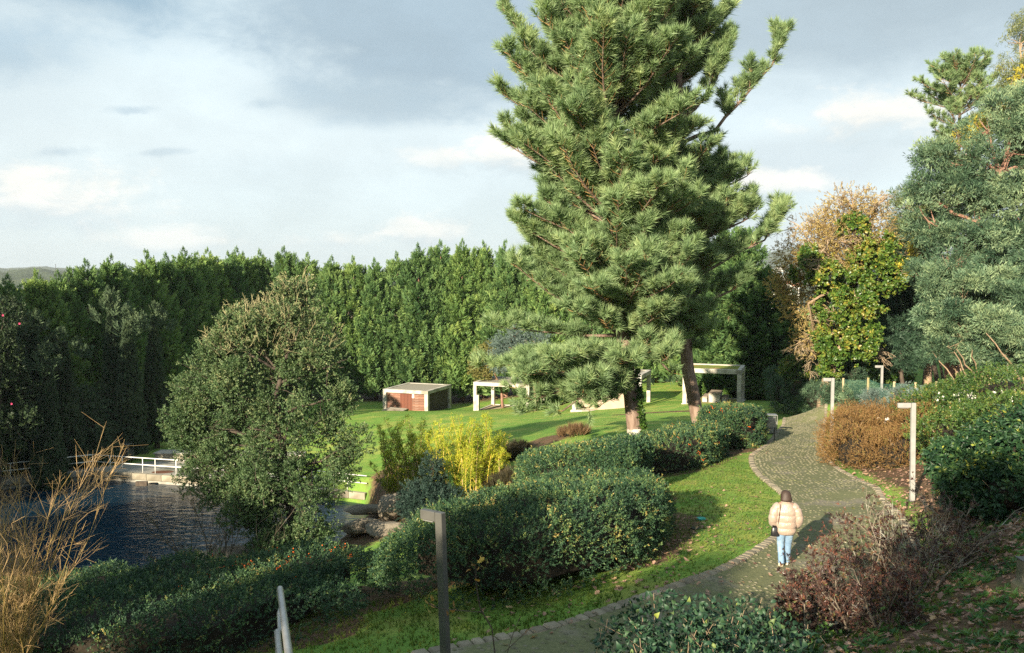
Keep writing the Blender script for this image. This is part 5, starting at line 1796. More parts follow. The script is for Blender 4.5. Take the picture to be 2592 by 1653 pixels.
# ivy clad trunks and dark thicket behind the fence
for k, (px, top, d, lab) in enumerate([(2240, 760, 57, 'ivy clad trunk left of the grass gap behind the fence'), (2290, 790, 60, 'slimmer ivy clad trunk beside the grass gap behind the fence'), (2190, 800, 66, 'dark ivy clad trunk deep in the wood right of the bare oak')]):
    gb = on(*at(px, 960, d)[:2], -.1)
    clump_tree('ivy_tree', gb, pxblobs([(px, 945, (16, 30), d), (px + 4, 890, (18, 36), d), (px - 4, 830, (24, 40), d), (px + 8, 790, (30, 40), d)]), 1500, SPR_IVYBIG, L_IVY, lab, 'tree', 80 + k, trunk=[gb, at(px + 6, 860, d), at(px + 2, top, d)], tr=.24, limbs=False, shell=.6, tone0=.42, tonek=.2, crown='ivy')
for k, (px, d, tr, x2, top, lab) in enumerate([(2345, 62, .36, 2352, 780, 'thick dark trunk in the grass gap behind the fence'), (2378, 55, .16, 2330, 800, 'dark trunk leaning left across the grass gap'), (2392, 56, .10, 2350, 800, 'thin dark stem leaning left beside the grass gap')]):
    gb = on(*at(px, 985, d)[:2], -.1); t = thing('dark_tree', gb, lab, 'tree')
    q = MB(); p = resample(np.array([gb, at((px + x2) / 2 + 4, 890, d), at(x2, top, d), at(x2 - 6, top - 90, d)]), .5); q.tube(p, np.linspace(tr, tr * .5, len(p)), 9); q.build('trunk', M_BARK_D, t, True)
    P, O, K = blob_points(np.random.default_rng(k), pxblobs([(x2, top - 40, 60, d), (x2 - 30, top - 90, 50, d)]), 900, .4); V, F, T = bake(SPR_FROND, P, frames(O + (0, 0, .2), rng), 1.3, rng.normal(.25, .1, len(P)), rng); add_mesh('crown', V, F, L_ACACIA, t, T)
rock('boulder', on(*at(2330, 963, 60)[:2], .22), (1.4, .9, .75), 5, 'pale grey boulder on the ground in the grass gap', 'rock')
rock('boulder', on(*at(2252, 966, 57)[:2], .12), (.8, .6, .45), 6, 'small pale stone left of the ivy clad trunk', 'rock')
rock('boulder', on(*at(2372, 965, 58)[:2], .08), (.5, .4, .35), 7, 'little pale stone right of the grey boulder', 'rock')
SPR_MED = [spray(_r, 10, .4, .2, .10, (.5, 1.2)) for _ in range(5)]
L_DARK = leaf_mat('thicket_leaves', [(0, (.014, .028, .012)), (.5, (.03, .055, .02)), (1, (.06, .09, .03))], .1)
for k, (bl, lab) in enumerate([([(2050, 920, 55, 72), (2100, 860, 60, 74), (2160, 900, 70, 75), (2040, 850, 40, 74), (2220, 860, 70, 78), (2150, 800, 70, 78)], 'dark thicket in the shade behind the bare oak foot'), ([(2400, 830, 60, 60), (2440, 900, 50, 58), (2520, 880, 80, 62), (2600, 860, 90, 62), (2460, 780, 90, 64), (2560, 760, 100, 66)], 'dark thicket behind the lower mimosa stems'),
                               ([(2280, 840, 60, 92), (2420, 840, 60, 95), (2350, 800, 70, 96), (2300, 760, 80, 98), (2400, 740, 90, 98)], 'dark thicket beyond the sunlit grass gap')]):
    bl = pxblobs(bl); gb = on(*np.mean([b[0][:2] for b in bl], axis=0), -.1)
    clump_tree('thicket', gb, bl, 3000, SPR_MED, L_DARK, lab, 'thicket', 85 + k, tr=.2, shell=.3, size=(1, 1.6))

# ---------------------------------------------------------------- smaller trees by the lawn
bl = pxblobs([(1290, 880, (50, 26), 77), (1340, 905, (48, 26), 76), (1270, 915, (36, 20), 76), (1350, 940, (36, 18), 76), (1300, 850, (26, 18), 77), (1385, 925, (36, 26), 76), (1360, 870, (40, 24), 77)])
gb = on(*at(1358, 1040, 76)[:2], -.1)
clump_tree('blue_cedar', gb, bl, 3000, SPR_CEDAR, L_CEDAR, 'blue grey cedar with layered boughs over the open frame pavilion', 'cedar', 64, trunk=[gb, at(1355, 960, 76), at(1330, 860, 77)], tr=.30, bark=M_BARK_T, shell=.3, upb=-.1, gap=-.3, gf=2, size=(.8, 1.5))
bl = pxblobs([(1225, 905, 30, 81), (1205, 930, 22, 81), (1245, 930, 26, 81), (1222, 950, 20, 81), (1235, 885, 18, 81)])
gb = on(*at(1273, 1035, 81.5)[:2], -.1)
clump_tree('young_tree', gb, bl, 1500, SPR_MED, L_YELLOW, 'young yellowing tree with a thin orange trunk at the frame pavilion', 'tree', 65, trunk=[gb, at(1268, 980, 81.5), at(1240, 920, 81)], tr=.16, bark=M_BARK_RED, shell=.3, size=(.5, .9))
# weeping cedar by the pond in deep shade
bl = pxblobs([(205, 1040, (60, 60), 57), (190, 1090, (70, 50), 57), (235, 1080, (50, 60), 57), (200, 1000, (30, 22), 57), (160, 1120, (45, 50), 56.5), (250, 1130, (36, 50), 56.5), (205, 1130, (70, 50), 56.5)])
gb = on(*at(205, 1160, 57)[:2], -.1)
clump_tree('weeping_cedar', gb, bl, 3000, SPR_CEDAR, L_CYPRESS, 'rounded weeping cedar in deep shade left of the pond terrace', 'cedar', 66, tr=.2, shell=.75, upb=-.9, size=(.8, 1.3), tone0=.55)
# camellia at the far left
bl = pxblobs([(-20, 900, 70, 50), (10, 800, 50, 50), (-10, 1000, 80, 50), (30, 1080, 60, 49)])
gb = on(*at(-10, 1120, 50)[:2], -.1)
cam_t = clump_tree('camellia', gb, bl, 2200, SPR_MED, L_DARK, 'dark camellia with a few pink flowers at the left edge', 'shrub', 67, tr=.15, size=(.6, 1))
pk = solid('pink_petals', (.55, .06, .16)); 
for k, (px, py) in enumerate([(8, 798), (50, 819), (30, 1022)]):
    p = at(px, py, 48.6); q = MB()
    for j in range(6):
        a = j * 1.05; q.raw([p, p + (.05 * math.cos(a - .4), -.03, .05 * math.sin(a - .4)), p + (.08 * math.cos(a), -.05, .08 * math.sin(a)), p + (.05 * math.cos(a + .4), -.03, .05 * math.sin(a + .4))], None, [(0, 1, 2, 3)])
    q.build('flower', pk, cam_t)

# unseen trees added left and behind to throw long shade over pond and banks
M_SHADE = L_OAK
SHADE_CS = [(.2, -9, .5), (5, -12, .5), (-5.6, -11, .42), (-7.8, -13, .52), (-10.6, -12, .46), (-15, -11, .58), (-19.6, -12, .52), (-27, -12, .65), (-31.5, -13, .72), (-36, -14, .85), (-40.5, -15, .85), (-45, -14, .75), (-55, -12, .8), (-55.5, 3, 1.1), (-60.5, 13, 1.15), (-66, 20, 1.3), (-71, 24, 1.45), (-76, 28, 1.5)]
sh = np.random.default_rng(50)
V, F, T = None, None, None
shade_blobs = [(np.array((0, 0, 11.0)), np.array((3.4, 3.4, 3.6))), (np.array((1.6, .5, 7.5)), np.array((3.0, 3.0, 2.6))), (np.array((-1.8, -.6, 8.2)), np.array((2.8, 2.8, 2.8))), (np.array((.3, 1.5, 14.2)), np.array((2.2, 2.2, 2.2))), (np.array((.6, -1.6, 5.0)), np.array((2.6, 2.6, 1.8)))]
P, O, K = blob_points(sh, shade_blobs, 5200, .25)
V, F, T = bake(SPR_MED, P, frames(O + sh.normal(0, .5, P.shape), sh), sh.uniform(.9, 1.5, len(P)), sh.normal(.45, .12, len(P)), sh)
stree = thing('shade_tree', (0, 0, 0), 'x', 'tree')
sc_ = child('crown', V, F, T, M_SHADE, stree)
q = MB(); q.tube([(0, 0, -.3), (.1, 0, 4), (0, .1, 13)], [.34, .26, .06], 9)
for c, r in shade_blobs: limb(q, (0.05, 0, c[2] - 2.6), c, .12, .04, sh)
st_ = q.build('trunk', M_BARK_D, stree, True, False)
SHADE = [(c * math.cos(SUN_AZ) + q * math.sin(SUN_AZ), -c * math.sin(SUN_AZ) + q * math.cos(SUN_AZ), k) for c, q, k in SHADE_CS]
for k, (x, y, s) in enumerate(SHADE):
    r = stree
    if k:
        r = stree.copy(); COL.objects.link(r)
        for ch in (sc_, st_):
            o = ch.copy(); COL.objects.link(o); o.parent = r
    r.location = (x, y, float(ground(x, y)) - .1); r.scale = (s, s, s); r.rotation_euler = (0, 0, k * 2.1)
    r['label'] = 'unseen tree added outside the picture to shade the pond and banks'; r['group'] = 'unseen shade trees outside the picture'
# ---------------------------------------------------------------- clipped hedges
_r = np.random.default_rng(70)
SPR_HEDGE = [spray(_r, 9, .13, .042, .022, (.45, 1.15)) for _ in range(8)]
SPR_HEDGE_F = [spray(_r, 8, .17, .062, .034, (.45, 1.15)) for _ in range(6)]
M_INNER = rough_mat('hedge_inner_hull', (.028, .022, .014), (.014, .012, .008), 14, 1, .6, 30)
M_BERRY = solid('orange_berries', (.62, .12, .012), .35)


def hedge(key, label, n, tmpl, seed, size=(.85, 1.25), tone0=.42, skirt=.0, mat=None, berries=0, stems=True, berry_where=None):
    """a clipped hedge: rounded box about a centre line, leaves all over it, an opaque dark hull inside for the twigs"""
    H = HEDGES[key]
    rng = np.random.default_rng(seed)
    line = smooth_line(resample(np.array(H['line'], float), .2), 6)
    hw, hh = H['hw'], H['h']
    m = line.mean(0)
    root = thing('clipped_hedge', on(m[0], m[1]), label, 'hedge', 'clipped hedges along the path')
    tang = norm(np.gradient(line, axis=0)); nor = np.stack([-tang[:, 1], tang[:, 0]], 1)
    L = len(line) * .2
    # section: rounded rectangle, parameter a in 0..1 from one foot over the top to the other
    k = min(.72 if line[:, 1].mean() < 23 else .5, hh * .6)

    def section(a):
        per = 2 * hh + 2 * hw
        s = a * per
        x = np.where(s < hh, -hw, np.where(s < hh + 2 * hw, -hw + (s - hh), hw))
        z = np.where(s < hh, s, np.where(s < hh + 2 * hw, hh, hh - (s - hh - 2 * hw)))
        nx = np.where(s < hh, -1.0, np.where(s < hh + 2 * hw, 0.0, 1.0)); nz = np.where((s >= hh) & (s < hh + 2 * hw), 1.0, 0.0)
        # round the shoulders
        cx = np.clip(x, -(hw - k), hw - k); cz = np.minimum(z, hh - k)
        vx, vz = x - cx, z - cz
        ln = np.hypot(vx, vz) + 1e-9
        x2 = np.where(ln > 1e-6, cx + vx / ln * np.minimum(ln, k), x); z2 = np.where(ln > 1e-6, cz + vz / ln * np.minimum(ln, k), z)
        nx = np.where(ln > k * .5, vx / ln, nx); nz = np.where(ln > k * .5, vz / ln, nz)
        return x2, z2, nx, nz

    def place(t, a, depth):
        i = t * (len(line) - 1); j = np.clip(i.astype(int), 0, len(line) - 2); f = (i - j)[:, None]
        c = line[j] * (1 - f) + line[j + 1] * f; nn = norm(nor[j] * (1 - f) + nor[j + 1] * f); tt = norm(tang[j] * (1 - f) + tang[j + 1] * f)
        x, z, nx, nz = section(a)
        # the ends are rounded as well
        s = t * L
        endd = np.minimum(s, L - s); sgn = np.where(s < L / 2, -1.0, 1.0)
        er = np.minimum(1.0, .30 + .70 * np.sqrt(np.clip(1 - (1 - np.clip(endd / (hw * .8), 0, 1)) ** 2, 0, 1)))
        ez = np.minimum(1.0, .80 + .20 * np.clip(endd / .7, 0, 1) ** .5)
        und = .13 * sines(np.column_stack([c, z * .3 + x * .4]) * 1.0, .8, seed) + .05 * sines(np.column_stack([c, x]), 3.2, seed + 2)
        x = x * er * (1 + und * .6); z = z * ez + und * np.clip(z / hh, 0, 1)
        x = x - nx * depth; z = z - nz * depth
        en = np.clip(1 - endd / (hw * .8), 0, 1)
        P = np.column_stack([c[:, 0] + nn[:, 0] * x, c[:, 1] + nn[:, 1] * x, np.zeros(len(c))])
        P[:, 2] = ground(c[:, 0], c[:, 1]) * .5 + ground(P[:, 0], P[:, 1]) * .5 + z
        N = np.column_stack([nn[:, 0] * nx + tt[:, 0] * sgn * en, nn[:, 1] * nx + tt[:, 1] * sgn * en, nz])
        return P, norm(N)

    a = rng.random(n); t = rng.random(n)
    depth = np.abs(rng.normal(0, .10, n)) - .03
    P, N = place(t, a, depth)
    # a few shoots missed by the shears
    x_, z_, _, nz_ = section(a)
    keep = (z_ > skirt * (.5 + rng.random(n))) & (sines(P, 2.6, seed + 4) > -.62)
    P, N = P[keep], N[keep]; zrel = z_[keep]
    D = norm(N * .8 + np.array((0, 0, .35)) + rng.normal(0, .55, P.shape))
    tone = np.clip(tone0 + .20 * sines(P, 1.5, seed + 7) + rng.normal(0, .14, len(P)) + .4 * (rng.random(len(P)) < .05) + .38 * np.clip(sines(P, 2.4, seed + 11) - .55, 0, 1), 0, 1)
    new = rng.random(len(P)) < .05
    P[new] += N[new] * rng.uniform(.04, .16, (int(new.sum()), 1)); tone[new] = np.clip(tone[new] + .25, 0, 1)
    V, F, T = bake(tmpl, P, frames(D, rng), rng.uniform(*size, len(P)), tone, rng)
    add_mesh('foliage', V, F, mat or L_HEDGE, root, T)
    # leaves on the rounded ends
    ne = int(n * hw * hh * 1.6 / (L * (2 * hh + 2 * hw)))
    for tt, sg in ((0.0, -1), (1.0, 1)):
        ae = rng.random(ne); sc = np.sqrt(rng.random(ne))
        x, z, nx, nz = section(ae)
        ix = 0 if tt == 0 else len(line) - 1
        c0 = line[ix]; n0 = nor[ix]; t0 = tang[ix]
        x = x * .62 * sc; z = hh * .45 + (z * .97 - hh * .45) * sc
        out = sg * (.05 + .55 * hw * (1 - sc ** 2)) + rng.normal(0, .07, ne)
        Pe = np.column_stack([c0[0] + n0[0] * x + t0[0] * out, c0[1] + n0[1] * x + t0[1] * out, np.zeros(ne)])
        Pe[:, 2] = ground(Pe[:, 0], Pe[:, 1]) + np.clip(z, .02, None)
        De = norm(np.column_stack([np.full(ne, t0[0] * sg), np.full(ne, t0[1] * sg), np.full(ne, .45)]) + rng.normal(0, .55, (ne, 3)))
        Ve, Fe, Te = bake(tmpl, Pe, frames(De, rng), rng.uniform(*size, ne), np.clip(tone0 + rng.normal(0, .14, ne), 0, 1), rng)
        add_mesh('end_foliage', Ve, Fe, mat or L_HEDGE, root, Te)
    # inner body: opaque dark hull standing for twigs, closes the view through
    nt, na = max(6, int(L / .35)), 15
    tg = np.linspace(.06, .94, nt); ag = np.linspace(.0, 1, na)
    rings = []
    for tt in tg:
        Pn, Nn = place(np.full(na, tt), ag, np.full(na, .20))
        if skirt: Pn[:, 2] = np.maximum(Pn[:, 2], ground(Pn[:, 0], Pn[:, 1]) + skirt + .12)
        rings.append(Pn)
    q = MB(); q.loft(rings, cap=True); q.build('inner_twig_hull', M_INNER, root, False)
    if stems:
        sb = MB()
        for i in range(int(L * 3.2)):
            tt = rng.uniform(.14, .86); j = int(tt * (len(line) - 1)); c = line[j] + nor[j] * rng.uniform(-.7, .7) * hw
            p0 = on(c[0], c[1], -.05)
            for q2 in range(rng.integers(2, 4)):
                e = p0 + np.array((rng.normal(0, .22), rng.normal(0, .22), hh * rng.uniform(.5, .8)))
                limb(sb, p0, e, .024, .010, rng, .2, 6, 4)
        tag(sb.build('stems', M_TWIG, root), kind='stuff')
    if berries:
        bm_ = MB(); ico = None
        Pb, Nb = place(rng.random(berries * 6), rng.random(berries * 6), np.full(berries * 6, -.03))
        w = np.ones(len(Pb), bool) if berry_where is None else berry_where(Pb)
        w &= Pb[:, 2] > ground(Pb[:, 0], Pb[:, 1]) + .3
        Pb = Pb[w]; Nb = Nb[w]
        kk = sines(Pb, 2.3, seed + 9) > .15
        Pb = Pb[kk][:berries]; Nb = Nb[kk][:berries]
        O8 = np.array([(1, 0, 0), (-1, 0, 0), (0, 1, 0), (0, -1, 0), (0, 0, 1), (0, 0, -1)], float)
        F8 = np.array([(0, 2, 4), (2, 1, 4), (1, 3, 4), (3, 0, 4), (2, 0, 5), (1, 2, 5), (3, 1, 5), (0, 3, 5)])
        cl = []
        for p, nn in zip(Pb, Nb):
            for q2 in range(rng.integers(3, 9)):
                cl.append(p + rng.normal(0, .035, 3) + nn * .02)
        cl = np.array(cl)
        V, F, T = bake([(O8, F8, np.zeros(6))], cl, np.repeat(np.eye(3)[None], len(cl), 0), rng.uniform(.010, .017, len(cl)) * (1.7 if hh > 1.65 and len(line) > 0 and line[:, 1].mean() > 30 else 1.25), rng.uniform(.35, .7, len(cl)), rng)
        o = add_mesh('berries', V, F, M_BERRY, root, T, True); tag(o, kind='stuff')
    print('hedge', key, 'tris', len(F))
    return root


hedge('near', 'big rounded clipped hedge nearest the walker, its top in sun', 15500, SPR_HEDGE, 101, skirt=.22)
hedge('berry', 'dark low hedge with orange berries across the bottom left', 13500, SPR_HEDGE, 102, skirt=.1, berries=75, tone0=.34, berry_where=lambda P: (P[:, 0] > -6.8) | (np.random.default_rng(1).random(len(P)) < .12))
hedge('low', 'lowest spreading dark hedge in the bottom left corner in front of the berries', 8500, SPR_HEDGE, 106, tone0=.30)
hedge('middle', 'rounded clipped hedge block behind the nearest one, left of the path', 7500, SPR_HEDGE_F, 103, size=(.9, 1.3))
hedge('long', 'long low clipped hedge in front of the two big pines', 7500, SPR_HEDGE_F, 104, berries=34, berry_where=lambda P: P[:, 0] > 4.6)
hedge('round', 'round clipped end bush with orange berries beside the grey litter bin', 4600, SPR_HEDGE_F, 105, berries=40, berry_where=lambda P: P[:, 0] > 9.0)


# ---------------------------------------------------------------- loose shrubs
def shrub(name, blobs, n, tmpl, mat, label, seed, cat='shrub', size=(.8, 1.25), tone0=.45, tonek=.15, stems=18, shell=.62, upb=.4, gap=-.7, gf=2.2, inner=True, stem_mat=None, group=None, noise=.5, stem_r=.018):
    rng = np.random.default_rng(seed)
    c = np.mean([b[0] for b in blobs], axis=0)
    root = thing(name, on(c[0], c[1], -.03), label, cat, group)
    P, O, K = blob_points(rng, blobs, n, shell)
    keep = (P[:, 2] > ground(P[:, 0], P[:, 1]) + .04) & (sines(P, gf, seed) > gap)
    P, O = P[keep], O[keep]
    D = norm(O * .8 + np.array((0, 0, upb)) + rng.normal(0, noise, P.shape))
    tone = np.clip(tone0 + tonek * sines(P, gf, seed + 3) + rng.normal(0, .13, len(P)), 0, 1)
    V, F, T = bake(tmpl, P, frames(D, rng), rng.uniform(*size, len(P)), tone, rng)
    add_mesh('foliage', V, F, mat, root, T)
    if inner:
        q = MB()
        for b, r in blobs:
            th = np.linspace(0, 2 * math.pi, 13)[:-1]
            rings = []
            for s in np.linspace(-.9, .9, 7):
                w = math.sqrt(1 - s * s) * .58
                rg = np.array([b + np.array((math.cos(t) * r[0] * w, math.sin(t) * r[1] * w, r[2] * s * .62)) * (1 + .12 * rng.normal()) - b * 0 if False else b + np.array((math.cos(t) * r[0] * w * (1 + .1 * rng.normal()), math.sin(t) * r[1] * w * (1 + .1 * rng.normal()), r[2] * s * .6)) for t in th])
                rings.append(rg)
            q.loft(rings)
        q.build('inner_twig_hull', M_INNER, root)  # closed dark hulls in place of the inner twigs
    if stems:
        sb = MB()
        for i in range(stems):
            b, r = blobs[rng.integers(len(blobs))]
            p0 = on(b[0] + rng.normal(0, .25) * r[0], b[1] + rng.normal(0, .25) * r[1], -.05)
            u = norm(rng.normal(size=3) + (0, 0, .8))
            limb(sb, p0, b + u * r * .9, stem_r, stem_r * .4, rng, .15, 6, 4)
        tag(sb.build('stems', stem_mat or M_TWIG, root), kind='stuff')
    print(name, label[:36], 'tris', len(F))
    return root


L_ORANGE = leaf_mat('russet_small_leaves', [(0, (.085, .05, .018)), (.4, (.20, .115, .040)), (.7, (.30, .185, .075)), (.85, (.13, .15, .03)), (1, (.24, .25, .06))], .22, .6, .25)
SPR_FINE = [spray(_r, 10, .20, .042, .020, (.3, .8)) for _ in range(6)]
ob_ = [(at(2195, 1112, 33.6), np.array((1.75, 2.0, 1.45))), (at(2290, 1105, 32.2), np.array((1.8, 2.0, 1.35))), (at(2235, 1135, 32.0), np.array((1.8, 1.9, 1.2))), (at(2160, 1120, 32.3), np.array((1.25, 1.6, 1.3))), (at(2175, 1150, 30.8), np.array((1.3, 1.4, 1.0))), (at(2265, 1165, 29.6), np.array((1.5, 1.4, 1.0))), (at(2350, 1110, 30.8), np.array((1.5, 1.4, 1.2))), (at(2310, 1150, 29.4), np.array((1.5, 1.3, 1.0)))]
shrub('russet_bush', ob_, 20000, SPR_FINE, L_ORANGE, 'big rounded orange brown bush right of the path below the fence', 111, shell=.8, stems=30, size=(.9, 1.3), gap=-.9)
L_BANK = leaf_mat('bank_creeper_leaves', [(0, (.02, .055, .014)), (.45, (.055, .115, .022)), (.75, (.13, .17, .03)), (.9, (.26, .17, .05)), (1, (.40, .36, .16))], .2, .45, .4)
ib_ = [(at(2400, 1052, 32), np.array((2.0, 2.2, 1.1))), (at(2480, 1035, 31), np.array((2.0, 2.4, 1.1))), (at(2560, 1020, 29), np.array((2.0, 2.4, 1.3))), (at(2460, 1105, 27), np.array((1.9, 2.0, .9))), (at(2580, 1080, 25), np.array((1.7, 1.9, 1.0)))]
bank = shrub('creeper_mound', ib_, 11000, SPR_HEDGE_F, L_BANK, 'sprawling green creeper mound with white flowers below the fence', 112, shell=.78, stems=10, size=(.9, 1.5), gap=-.85, noise=.7)
wf = solid('white_petals', (.75, .74, .66)); q = MB(); rng = np.random.default_rng(9)
for (px, py, d, n, sp) in ((2440, 1003, 29.6, 26, .22), (2238, 1063, 31.8, 8, .12), (2480, 995, 29.5, 16, .3), (2530, 1003, 28, 14, .35), (2400, 1012, 30.5, 10, .3)):
    for k in range(n):
        p = at(px, py, d) + rng.normal(0, sp, 3) * (1, .4, .5)
        for j in range(4):
            a = j * 1.57 + rng.random(); q.raw([p, p + (.035 * math.cos(a - .5), -.03, .035 * math.sin(a - .5)), p + (.05 * math.cos(a), -.035, .05 * math.sin(a)), p + (.035 * math.cos(a + .5), -.03, .035 * math.sin(a + .5))], None, [(0, 1, 2, 3)])
tag(q.build('blossoms', wf, bank), kind='stuff')
L_EUO = leaf_mat('glossy_variegated_leaves', [(0, (.010, .032, .016)), (.5, (.024, .065, .026)), (.78, (.055, .11, .03)), (.9, (.30, .33, .05)), (1, (.44, .42, .08))], .15, .45, .3)
SPR_BIG = [spray(_r, 9, .26, .125, .058, (.5, 1.3), droop=.35) for _ in range(6)]
eb_ = [(at(2500, 1195, 18.6), np.array((1.0, 1.1, .85))), (at(2440, 1175, 19.6), np.array((.75, .9, .55))), (at(2590, 1165, 18), np.array((1.0, 1.1, 1.05))), (at(2560, 1250, 17.3), np.array((.8, .8, .6))), (at(2450, 1240, 18.4), np.array((.55, .7, .5)))]
shrub('evergreen_shrub', eb_, 3600, SPR_BIG, L_EUO, 'glossy dark evergreen shrub with yellow edged leaves at the right edge', 113, shell=.7, stems=14, size=(.75, 1.15), gap=-.8, tonek=.1)

# netted shrubs at the bend of the fence, dark trees at its posts, laurels behind the pavilion
sb_ = [(at(1985, 995, 60), np.array((1.2, 1.3, 1.5))), (at(2030, 985, 58), np.array((1.4, 1.4, 1.7))), (at(2065, 1010, 56), np.array((1.1, 1.2, 1.2))), (at(1965, 960, 62), np.array((.9, 1.0, 1.0)))]
shrub('netted_shrub', sb_, 4200, SPR_FROND, L_ACACIA, 'grey green shrubs grown through the netting beside the thin grey lamp', 114, tone0=.35, stems=8, size=(.6, .9), shell=.75)
sb_ = [(at(2018, 935, 58.5), np.array((1.2, 1.1, .95))), (at(2040, 955, 58.5), np.array((.9, .9, .7)))]
shrub('ivy_bush', sb_, 1800, SPR_IVYBIG, L_IVY, 'yellow green ivy bush topping the netted shrubs', 115, tone0=.6, stems=5, size=(.6, 1.0), shell=.75)
for k, (px, py, d, rx, rz, lab) in enumerate([(2150, 940, 53, .9, 1.2, 'dark small tree with layered boughs behind the fence netting'), (2120, 1000, 51, 1.1, .9, 'low dark scrub behind the netting left of the far lamp'), (2175, 1005, 49, 1.2, .8, 'low bluish scrub behind the netting at the far lamp foot')]):
    shrub('scrub', [(at(px, py, d), np.array((rx, rx, rz)))], 1100, SPR_FROND, L_ACACIA, lab, 116 + k, tone0=.22 if k < 2 else .45, stems=6, size=(.6, 1.0))
for k, (px, d, lab) in enumerate([(1870, 71, 'low laurel directly behind the mossy pavilion'), (1915, 70, 'low laurel right of the mossy pavilion'), (1955, 69, 'low laurel beside the netted shrubs'), (1800, 73, 'low laurel behind the block table')]):
    gp = on((px - 1296) / FPX * d, d)
    shrub('laurel', [(gp + (0, 0, .75), np.array((1.15, 1.0, 1.0)))], 900, SPR_IVYBIG, L_IVY, lab, 120 + k, tone0=.36, stems=4, size=(.7, 1.1), group='laurels behind the pavilion')
for k, (px, py, d, lab) in enumerate([(2290, 1002, 42.5, 'silvery wormwood clump behind the second fence post right of the far lamp'), (2340, 1010, 41.2, 'silvery wormwood clump behind the netting further right'), (2215, 1010, 45, 'silvery wormwood clump at the far lamp foot')]):
    shrub('wormwood', [(at(px, py, d), np.array((.8, .7, .55)))], 520, SPR_FROND, L_CEDAR, lab, 124 + k, tone0=.55, stems=5, size=(.5, .8), inner=False, shell=.3)

# bamboo between pond and lawn
M_CANE = rough_mat('yellow_canes', (.50, .36, .05), (.42, .33, .07), 6, .5, 0)
M_CANE_D = rough_mat('dry_canes', (.42, .30, .14), (.33, .24, .12), 6, .6, 0)
SPR_BAM = [spray(_r, 8, .26, .15, .030, (.5, 1.3), droop=.35) for _ in range(6)]
for k, (spots, ncane, lab, tone0, cm, lf) in enumerate([
        ([(1120, 1262, 39.6, 1110, 1060), (1165, 1264, 39.2, 1170, 1045), (1205, 1262, 39.3, 1210, 1050), (1245, 1255, 39.8, 1262, 1085)], 17, 'brightest yellow bamboo clump in the sun left of the hedge block', .62, M_CANE, 4000),
        ([(985, 1240, 42, 975, 1075), (1030, 1250, 41.5, 1015, 1055), (1065, 1250, 41.2, 1060, 1065)], 15, 'greener bamboo clump left of the brightest one with dry canes', .42, M_CANE_D, 2900)]):
    rng = np.random.default_rng(130 + k)
    b0 = at(*spots[1][:3]); root = thing('bamboo_clump', on(b0[0], b0[1]), lab, 'bamboo', 'bamboo clumps by the lawn')
    P, D = [], []
    for (px, py, d, tx, ty) in spots:
        for c in range(ncane):
            f = at(px + rng.normal(0, 17), py, d + rng.normal(0, .5)); p0 = on(f[0], f[1], -.05)
            t = at(tx + rng.normal(0, 24), ty + abs(rng.normal(0, 60)), d + rng.normal(0, .7))
            L = np.linalg.norm(t - p0); s = np.linspace(0, 1, 8)
            side = t - p0
            pts = np.column_stack([p0[0] + side[0] * s ** 1.7, p0[1] + side[1] * s ** 1.7, p0[2] + side[2] * s])
            q = MB(); q.tube(pts, np.linspace(.028, .009, 8), 5, float(rng.uniform(.3, .75)), cap=False); q.build('cane', cm if rng.random() < .75 else M_CANE_D, root)
            m = lf // (len(spots) * ncane)
            u = .12 + .88 * rng.random(m) ** .8; i = np.clip((u * 7).astype(int), 0, 6); fr = (u * 7 - i)[:, None]
            b = pts[i] * (1 - fr) + pts[i + 1] * fr
            a = rng.uniform(0, 6.28, m); od = np.column_stack([np.cos(a), np.sin(a), rng.uniform(.6, 2.0, m)])
            P.append(b + norm(od) * rng.uniform(.01, .20, m)[:, None] * (1.3 - .8 * u)[:, None]); D.append(od)
    P = np.vstack(P); D = norm(np.vstack(D) + rng.normal(0, .3, P.shape))
    V, F, T = bake(SPR_BAM, P, frames(D, rng), rng.uniform(.6, 1.0, len(P)), np.clip(tone0 + .18 * sines(P, 1.3, 6 + k) + rng.normal(0, .13, len(P)), 0, 1), rng)
    add_mesh('foliage', V, F, L_BAMBOO, root, T)
# dark little spruce before the bamboo
bl = pxblobs([(1090, 1215, (26, 30), 38), (1075, 1260, (50, 36), 37.6), (1120, 1275, (50, 32), 37.4), (1050, 1285, (40, 28), 37.4), (1095, 1180, (12, 26), 38), (1085, 1310, (60, 26), 37)])
gb = on(*at(1090, 1320, 37.5)[:2], -.1)
clump_tree('dark_spruce', gb, bl, 2200, SPR_CEDAR, leaf_mat('dark_needles', [(0, (.012, .028, .022)), (.5, (.026, .055, .042)), (1, (.05, .09, .07))], .05), 'small dark spruce in front of the bamboo', 'spruce', 68, tr=.12, shell=.4, upb=-.05, size=(.6, 1.0))
